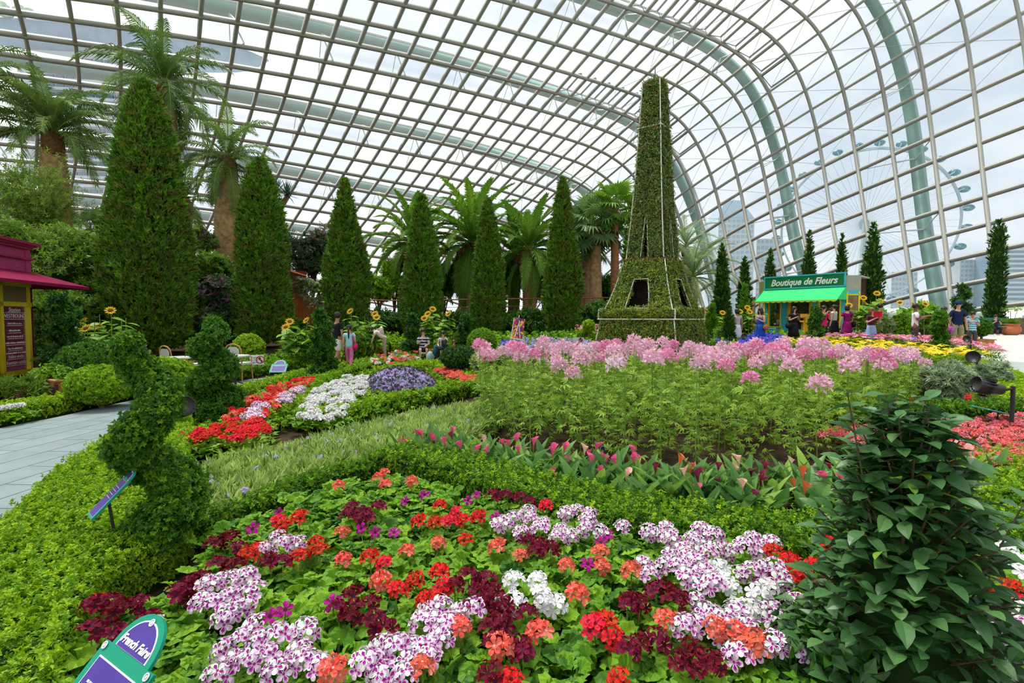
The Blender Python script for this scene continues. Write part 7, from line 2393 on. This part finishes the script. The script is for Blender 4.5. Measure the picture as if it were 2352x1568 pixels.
def person(label, px, Y, H, rz, skin=0, hair='short', top='shirt', topc=None, botc=None, bottom='trousers', arms=('down', 'down'), pose='stand', head_rz=0.0, extras=(), shoe=None, base=None, haircol=None, sleeve=.55, face=True, dz=0):
    b = gat(px, Y) if base is None else Vector(base)
    s = H / 1.72
    t = thing('person', label, 'person', (b.x, b.y, b.z + dz), rz, scale=s)
    sk = SKINS[skin]
    lean = 0.0
    hipz = .90
    if pose == 'sit':
        hipz = .44
    if pose == 'squat':
        hipz = .30
    lean = {'stand': 0, 'walk': 0.03, 'sit': .06, 'bend': .9, 'squat': .45}[pose]
    def tor(h, y=0):             # point up the leaning spine (forward = -Y)
        return V3((0, y * math.cos(lean) - h * math.sin(lean), hipz + h * math.cos(lean) + y * math.sin(lean)))
    pel, chest, nb, hd0, hd1 = tor(.02), tor(.34), tor(.52), tor(.60, -.015), tor(.70, -.02)
    if pose == 'bend':
        hd0, hd1 = nb + V3((0, -.09, .03)), nb + V3((0, -.20, .03))
    V = [pel, tor(.18), chest, nb, hd0, (hd0 + hd1) / 2 + V3((0, -.01, .005)), hd1]
    E = [(0, 1), (1, 2), (2, 3), (3, 4), (4, 5), (5, 6)]
    R = [(.125, .09), (.115, .085), (.125, .09), .055, .058, (.078, .09), (.066, .078)]
    hands, sh_idx, arm_idx, leg_idx = [], [], [], []
    for side, pz in ((1, arms[0]), (-1, arms[1])):
        e, w = ARM[pz]
        sh = tor(.46) + V3((side * .165, 0, 0))
        el = sh + V3((side * e[0], e[1], e[2]))
        wr = sh + V3((side * w[0], w[1], w[2]))
        fd = (wr - el).normalized()
        i = len(V)
        V += [sh, el, wr, wr + fd * .055]
        R += [.056, .041, .027, (.036, .022)]
        E += [(2, i), (i, i + 1), (i + 1, i + 2), (i + 2, i + 3)]
        arm_idx.append(i)
        lat = fd.cross(V3((0, 0, 1)))
        lat = (lat if lat.length > .1 else V3((1, 0, 0))).normalized()
        up = lat.cross(fd).normalized()
        pc = wr + fd * .055
        for q, (o_, L_, bnd) in enumerate(((-.027, .055, .3), (-.009, .07, .35), (.009, .066, .35), (.027, .05, .4))):
            j = len(V)
            k1 = pc + lat * o_ * .9 + fd * L_ * .55
            V += [k1, k1 + fd * L_ * .35 - up * L_ * bnd]
            R += [.0095, .008]
            E += [(i + 3, j), (j, j + 1)]
        j = len(V)
        th = wr + fd * .03 + lat * .035 * side * -1 - up * .02
        V += [th, th + fd * .035 - up * .012]
        R += [.0105, .009]
        E += [(i + 2, j), (j, j + 1)]
        hands.append(wr + fd * .10)
    for side in (1, -1):
        hp = V3((side * .09, tor(0).y, hipz - .03))
        if pose in ('stand', 'bend'):
            kn, an, to = V3((side * .095, -.02, .48)), V3((side * .095, .02, .08)), V3((side * .11, -.14, .03))
        elif pose == 'walk':
            f = side * .17
            kn, an, to = V3((side * .09, -.05 - f * .6, .48)), V3((side * .09, .05 - f * 1.3, .09)), V3((side * .10, -.10 - f * 1.3, .03))
        elif pose == 'sit':
            kn, an, to = V3((side * .12, -.42, .46)), V3((side * .12, -.40, .08)), V3((side * .13, -.56, .03))
        else:
            kn, an, to = V3((side * .16, -.36, .42)), V3((side * .14, -.12, .08)), V3((side * .15, -.28, .03))
        i = len(V)
        V += [hp, kn, an, to]
        R += [.082, .056, .036, (.040, .028)]
        E += [(0, i), (i, i + 1), (i + 1, i + 2), (i + 2, i + 3)]
        leg_idx.append(i)
    body = skin_mesh('body', V, E, R, sk, t, 1)
    # clothes follow the same joints with more room
    topc = topc or cloth('white', (.7, .7, .7))
    if top:
        VV = [tor(-.09), V[1], chest, tor(.47)]
        EE = [(0, 1), (1, 2), (2, 3)]
        RR = [(.156, .118), (.145, .110), (.148, .110), (.085, .07)]
        for a in arm_idx:
            i = len(VV)
            sh, el = V[a], V[a + 1]
            VV += [sh + (chest - sh) * .0, sh.lerp(el, sleeve * .6), sh.lerp(el, sleeve)]
            RR += [.070, .066, .062]
            EE += [(2, i), (i, i + 1), (i + 1, i + 2)]
        if sleeve > 0:
            skin_mesh(top, VV, EE, RR, topc, t, 1)
        else:
            skin_mesh(top, VV[:4], EE[:3], RR[:4], topc, t, 1)
    botc = botc or cloth('dark', (.03, .03, .035))
    if bottom in ('trousers', 'shorts'):
        VV, EE, RR = [tor(.12), pel - V3((0, 0, .05))], [(0, 1)], [(.140, .108), (.135, .105)]
        for a in leg_idx:
            i = len(VV)
            hp, kn, an = V[a], V[a + 1], V[a + 2]
            if bottom == 'trousers':
                VV += [hp, kn, an + V3((0, 0, .03))]
                RR += [.098, .074, .062]
                EE += [(1, i), (i, i + 1), (i + 1, i + 2)]
            else:
                VV += [hp, hp.lerp(kn, .55), hp.lerp(kn, .92)]
                RR += [.102, .094, .090]
                EE += [(1, i), (i, i + 1), (i + 1, i + 2)]
        skin_mesh(bottom, VV, EE, RR, botc, t, 1)
    elif bottom in ('skirt', 'dress'):
        L0 = .62 if bottom == 'skirt' else .48
        c0 = (0, tor(0).y, 0)
        MB().lathe([(.24, hipz - L0), (.20, hipz - .3), (.165, hipz - .05), (.135, hipz + .10)], 16, c0, wob=lambda a, z: 1 + .05 * math.sin(7 * a)).build(bottom, botc, t, True)
    for a in leg_idx:
        an, to = V[a + 2], V[a + 3]
        MB().ball(an.lerp(to, .45) - V3((0, 0, .02)), (.05, .13, .045), 10).build('shoe', shoe or cloth('shoe', (.05, .05, .05)), t, True)
    # head: face and hair
    hc = (hd0 + hd1) / 2 + V3((0, -.005, .02))
    HM = T(*hc) @ Matrix.Rotation(head_rz, 4, 'Z')
    hm = haircol or M_hair
    if face:
        f = MB()
        for sx in (-1, 1):
            f.ball((sx * .034, -.088, .012), (.012, .006, .007), 6, M=HM)
        f.build('eyes', M_eye, body)
        MB().add([(0, -.118, -.012), (-.014, -.090, -.018), (.014, -.090, -.018), (0, -.092, .02)], [(0, 2, 3), (0, 3, 1), (0, 1, 2)], HM).build('nose', sk, body)
        MB().ball((0, -.088, -.05), (.022, .006, .006), 8, M=HM).build('mouth', M_lip, body)
        e_ = MB()
        for sx in (-1, 1):
            e_.ball((sx * .084, .005, -.005), (.01, .02, .03), 6, M=HM)
        e_.build('ears', sk, body)
    if hair in ('short', 'bob', 'long', 'ponytail', 'bun'):
        h = MB()
        h.ball((0, .018, .032), (.096, .108, .098), 14, M=HM)
        if hair == 'bob':
            h.ball((0, .035, -.02), (.104, .092, .105), 12, M=HM)
        if hair == 'long':
            h.ball((0, .045, -.06), (.10, .075, .15), 12, M=HM)
            h.ball((.075, -.02, -.06), (.028, .05, .13), 8, M=HM).ball((-.075, -.02, -.06), (.028, .05, .13), 8, M=HM)
            h.ball((0, .07, -.2), (.095, .045, .14), 10, M=HM)
        if hair == 'ponytail':
            h.tube([HM @ V3((0, .10, .03)), HM @ V3((0, .16, -.08)), HM @ V3((0, .13, -.30)), HM @ V3((0, .12, -.42))], [.028, .032, .026, .008], 7)
        if hair == 'bun':
            h.ball((0, .12, .05), .052, 10, M=HM)
        h.build('hair', hm, t, True)
    for ex in extras:
        kind = ex[0]
        if kind == 'cap':
            c = MB()
            c.ball((0, .01, .055), (.104, .115, .085), 14, M=HM)
            c.ball((0, -.125, .035), (.075, .075, .012), 10, M=HM)
            c.build('cap', ex[1], t, True)
        elif kind == 'sunglasses':
            g = MB()
            for sx in (-1, 1):
                g.ball((sx * .036, -.096, .012), (.030, .010, .020), 8, M=HM)
            g.box((0, -.10, .018), (.03, .01, .008), M=HM)
            for sx in (-1, 1):
                g.box((sx * .08, -.04, .016), (.006, .11, .008), M=HM)
            g.build('sunglasses', M_black, t, True)
        elif kind == 'glasses':
            g = MB()
            for sx in (-1, 1):
                g.tube([HM @ V3((sx * .036 + .026 * math.cos(a), -.1, .012 + .02 * math.sin(a))) for a in np.linspace(0, 6.283, 11)], .003, 4)
            g.build('glasses', M_black, t)
        elif kind == 'backpack':
            c = tor(.30, .16)
            k = MB().ball(c, (.15, .09, .20), 12).ball(c + V3((0, .06, -.06)), (.11, .05, .10), 10)
            k.tube([tor(.46, -.0) + V3((.09, -.10, 0)), tor(.50) + V3((.10, .02, .02)), c + V3((.1, -.03, .12))], .02, 5)
            k.tube([tor(.46, -.0) + V3((-.09, -.10, 0)), tor(.50) + V3((-.10, .02, .02)), c + V3((-.1, -.03, .12))], .02, 5)
            k.build('backpack', ex[1], t, True)
        elif kind == 'shoulder_bag':
            sx = ex[2]
            c = V3((sx * .24, .03, hipz - .02))
            k = MB().ball(c, (.08, .15, .13), 10)
            k.tube([c + V3((0, -.08, .1)), tor(.50) + V3((sx * .09, -.03, .02)), tor(.50) + V3((sx * .09, .04, .02)), c + V3((0, .08, .1))], .012, 5)
            k.build('shoulder_bag', ex[1], t, True)
        elif kind == 'strap':
            MB().tube([tor(.5) + V3((.1, -.05, .02)), chest + V3((0, -.12, 0)), pel + V3((-.16, -.08, .05))], .012, 5).build('strap', M_black, t)
        elif kind == 'lanyard':
            MB().tube([tor(.5) + V3((.07, -.05, .0)), chest + V3((0, -.125, -.06)), tor(.5) + V3((-.07, -.05, 0))], .008, 4).build('lanyard', ex[1], t)
    # what the hands hold: separate things at the hands' place
    bpy.context.view_layer.update() if False else None
    hw = [Matrix.Translation(t.location) @ Matrix.Rotation(rz, 4, 'Z') @ (h_ * s) for h_ in hands]
    return t, hw
def held(name, label, cat, p, rz, build):
    t = thing(name, label, cat, p, rz)
    build(t)
    return t
def phone(label, hw, rz):
    c = (hw[0] + hw[1]) / 2 + V3((0, 0, .03))
    def b(t):
        MB().box((0, 0, 0), (.075, .012, .14)).build('body', M_black, t)
        MB().box((0, .007, 0), (.066, .002, .12)).build('screen', mat('screen_glass', (.08, .10, .13), .15, .6, noise=(5, (.1, .12, .15))), t)
    held('phone', label, 'phone', c, rz, b)
def camera_(label, hw, rz):
    c = (hw[0] + hw[1]) / 2 + V3((0, 0, .03))
    def b(t):
        MB().box((0, 0, 0), (.12, .05, .075)).build('body', M_black, t)
        MB().lathe([(.03, 0), (.03, .04), (.024, .05)], 12, M=T(0, -.02, 0) @ Matrix.Rotation(math.pi / 2, 4, 'X')).build('lens', M_black, t)
    held('camera', label, 'camera', c, rz, b)
C = cloth
PI = math.pi
c_black, c_navy = C('black', (.012, .012, .014)), C('navy', (.012, .02, .07))
person('man in a black polo shirt, dark cap and white shorts walking away on the path', 774, 15.6, 1.76, PI - .5, 1, 'short', 'shirt', c_black, C('offwhite', (.72, .70, .64)), 'shorts', ('down', 'down'), 'walk', .5, [('cap', C('charcoal', (.04, .04, .045)))], sleeve=.7)
person('girl in a light blue tee and pink trousers with a black braid walking away', 802, 15.4, 1.38, PI + .1, 0, 'ponytail', 'shirt', C('skyblue', (.36, .62, .72)), C('pink', (.68, .16, .36)), 'trousers', ('down', 'back'), 'walk', 0, [('cap', C('slate', (.03, .05, .07))), ('shoulder_bag', C('hotpink', (.70, .01, .18)), -1)], sleeve=.5, shoe=C('whiteshoe', (.7, .7, .7)))
person('girl with a cream backpack bending down beside the sunflowers', 884, 17.4, 1.42, -1.35, 0, 'ponytail', 'shirt', C('cream', (.66, .60, .52)), C('khaki', (.40, .31, .20)), 'trousers', ('hang', 'hang'), 'bend', 0, [('backpack', C('beige', (.60, .52, .44)))], sleeve=.5)
person('boy in a navy and white striped shirt seated among the flowers', 972, 16.6, 1.45, .2, 0, 'short', 'shirt', C('stripe', (.016, .02, .05), stripes=((.62, .62, .64), 9)), c_black, 'shorts', ('lap', 'phone'), 'sit', 0, dz=.12, sleeve=.8)
person('boy in a grey tee with a blue lanyard seated on the bed edge', 1018, 16.9, 1.30, -.2, 0, 'short', 'shirt', C('grey', (.46, .46, .48)), C('denim', (.10, .16, .30)), 'shorts', ('lap', 'lap'), 'sit', 0, [('lanyard', C('lanblue', (.02, .08, .4)))], dz=.12, sleeve=.5)
person('small child in a red shirt seated at the end of the family group', 1041, 16.7, .95, 1.2, 1, 'short', 'shirt', C('red', (.55, .01, .02)), c_navy, 'trousers', ('lap', 'lap'), 'sit', .3, dz=.10, sleeve=.6, haircol=M_hairb)
person('person in black with bare legs crouching in front of the seated boys', 1002, 15.6, 1.55, 1.4, 0, 'long', 'shirt', c_black, c_black, 'shorts', ('lap', 'lap'), 'squat', 0, [('backpack', C('tealpack', (.03, .09, .12)))], sleeve=.3)
person('woman in a grey tee and pale skirt seen from behind beside the kiosk', 1692, 19.8, 1.56, PI + .1, 1, 'bob', 'shirt', C('greige', (.44, .40, .42)), C('paleskirt', (.60, .62, .64)), 'skirt', ('down', 'down'), 'stand', 0, sleeve=.4)
t_, hw = person('woman in a royal blue dress with long dark hair and a brown bag', 1746, 19.6, 1.60, -1.2, 0, 'long', 'shirt', C('royal', (.01, .06, .33)), C('royal', (.01, .06, .33)), 'dress', ('phone', 'phone'), 'stand', 0, [('shoulder_bag', C('tan', (.36, .13, .05)), 1)], sleeve=0)
phone('dark phone held by the woman in the blue dress', hw, -1.2)
t_, hw = person('woman in a black dress with long hair looking at her phone', 1822, 20.2, 1.60, .1, 0, 'long', 'shirt', c_black, c_black, 'dress', ('phone', 'phone'), 'stand', 0, [('shoulder_bag', C('blackbag', (.015, .015, .016)), -1)], sleeve=.5)
phone('phone held by the woman in the black dress', hw, .1)
t_, hw = person('woman in a bright pink tee and black trousers holding a camera', 1890, 19.6, 1.66, .15, 0, 'short', 'shirt', C('magenta', (.66, .012, .17)), c_black, 'trousers', ('camera', 'camera'), 'stand', 0, [('strap',), ('glasses',)], sleeve=.5)
camera_('compact camera held by the woman in bright pink', hw, .15)
person('woman in a white and black top half hidden behind the pink-shirted woman', 1914, 21.2, 1.60, PI + .6, 0, 'bun', 'shirt', C('softwhite', (.64, .62, .60)), c_black, 'skirt', ('down', 'down'), 'stand', 0, sleeve=.3)
person('woman in a purple-red top with a black bob seen from behind', 1944, 20.4, 1.62, PI - .2, 0, 'bob', 'shirt', C('plum', (.24, .008, .11)), C('plum', (.24, .008, .11)), 'dress', ('down', 'down'), 'stand', 0, [('shoulder_bag', c_black, -1)], sleeve=.6)
t_, hw = person('woman in a dark maroon top and denim skirt reading a red book', 2000, 18.9, 1.60, .1, 0, 'long', 'shirt', C('wine', (.07, .012, .03)), C('denimskirt', (.24, .34, .52)), 'skirt', ('book', 'book'), 'stand', 0, haircol=M_hairb, sleeve=.75)
def book(t):
    for s_ in (-1, 1):
        MB().box((s_ * .085, 0, 0), (.17, .012, .23), M=Matrix.Rotation(s_ * .35, 4, 'Z')).build('cover', C('redbook', (.48, .01, .03)), t)
        MB().box((s_ * .08, .012, 0), (.15, .012, .21), M=Matrix.Rotation(s_ * .35, 4, 'Z')).build('pages', M_let, t)
held('book', 'open red book held by the woman in the maroon top', 'book', (hw[0] + hw[1]) / 2 + V3((0, 0, .1)), .1, book)
person('person in a navy shirt and blue jeans standing behind the woman with the red book', 2020, 19.6, 1.72, PI - .4, 0, 'short', 'shirt', c_navy, C('jeans', (.16, .24, .42)), 'trousers', ('down', 'down'), 'stand', 0, sleeve=.6)
t_, hw = person('man in a white short-sleeved shirt and sunglasses holding out his hand', 2100, 18.6, 1.76, 1.15, 2, 'short', 'shirt', C('white', (.74, .73, .74)), C('brownpants', (.06, .045, .04)), 'trousers', ('reach', 'phone'), 'stand', 0, [('sunglasses',), ('strap',)], sleeve=.75)
person('woman in a black top with sunglasses and a bun reaching toward the man in white', 2166, 17.9, 1.68, -1.2, 0, 'bun', 'shirt', c_black, C('greypants', (.10, .10, .11)), 'trousers', ('reach', 'down'), 'stand', 0, [('sunglasses',), ('shoulder_bag', C('floral', (.22, .03, .16), (.5, .2, .4)), 1)], sleeve=.25)
person('tall man in a navy tee, navy cap and khaki shorts', 2198, 18.3, 1.86, -.35, 0, 'short', 'shirt', c_navy, C('khakigreen', (.26, .25, .14)), 'shorts', ('down', 'down'), 'stand', -.3, [('cap', C('capnavy', (.012, .03, .10)))], sleeve=.75)
person('boy in a blue and white striped tee looking at his hands', 2232, 18.4, 1.46, -.6, 1, 'short', 'shirt', C('bluestripe', (.66, .70, .72), stripes=((.02, .36, .50), 11)), C('darkgrey', (.06, .06, .065)), 'trousers', ('phone', 'phone'), 'stand', 0, sleeve=.6)
person('boy in a dark shirt seated on the green bench reading', 2284, 26.3, 1.50, -.45, 0, 'short', 'shirt', C('darknavy', (.02, .025, .045)), c_black, 'trousers', ('book', 'book'), 'sit', 0, sleeve=.6, shoe=C('whiteshoe', (.7, .7, .7)))
# pushchair hung with blue bags
ps = thing('pushchair', 'folded dark pushchair hung with blue bags in front of the man in white', 'pushchair', gat(2122, 17.6), .6, scale=.8)
for s_ in (-1, 1):
    MB().tube([(s_ * .22, .35, 1.0), (s_ * .22, .2, .85), (s_ * .22, -.3, .12)], .018, 6).build('side_tube', M_black, ps)
    MB().tube([(s_ * .22, -.15, .75), (s_ * .22, .32, .12)], .016, 6).build('rear_tube', M_black, ps)
    for y in (-.3, .33):
        MB().lathe([(.03, -.02), (.09, -.025), (.1, 0), (.09, .025), (.03, .02)], 14, M=T(s_ * .24, y, .1) @ Matrix.Rotation(PI / 2, 4, 'Y')).build('wheel', M_black, ps)
MB().tube([(-.22, .35, 1.0), (-.1, .4, 1.03), (.1, .4, 1.03), (.22, .35, 1.0)], .022, 6).build('handle', M_black, ps)
MB().box((0, .02, .5), (.42, .45, .04)).build('seat', C('seat', (.10, .06, .045)), ps)
MB().ball((.05, .38, .62), (.2, .12, .2), 12).build('blue_bag', C('bluebag', (.06, .13, .36), (.2, .3, .55)), ps, True)
MB().ball((-.2, .34, .55), (.12, .1, .15), 10).build('teal_bag', C('tealbag', (.02, .28, .34)), ps, True)
bk = thing('blue_bag', 'small blue and white bag lying beside the bending girl', 'bag', gat(906, 16.8))
MB().ball((0, 0, .16), (.24, .14, .14), 12).build('body', C('bagblue', (.03, .18, .40), (.3, .42, .55)), bk, True)
MB().tube([(-.12, 0, .26), (0, 0, .38), (.12, 0, .26)], .014, 5).build('handle', C('bagblue', (.03, .18, .40)), bk)
bb = thing('green_bag', 'round green and white bag on the ground beside the striped boy', 'bag', gat(988, 15.9))
MB().ball((0, 0, .3), (.12, .14, .22), 12).build('body', C('bagmint', (.30, .45, .42)), bb, True)
MB().tube([(-.08, 0, .5), (0, 0, .58), (.08, 0, .5)], .012, 5).build('handle', M_black, bb)
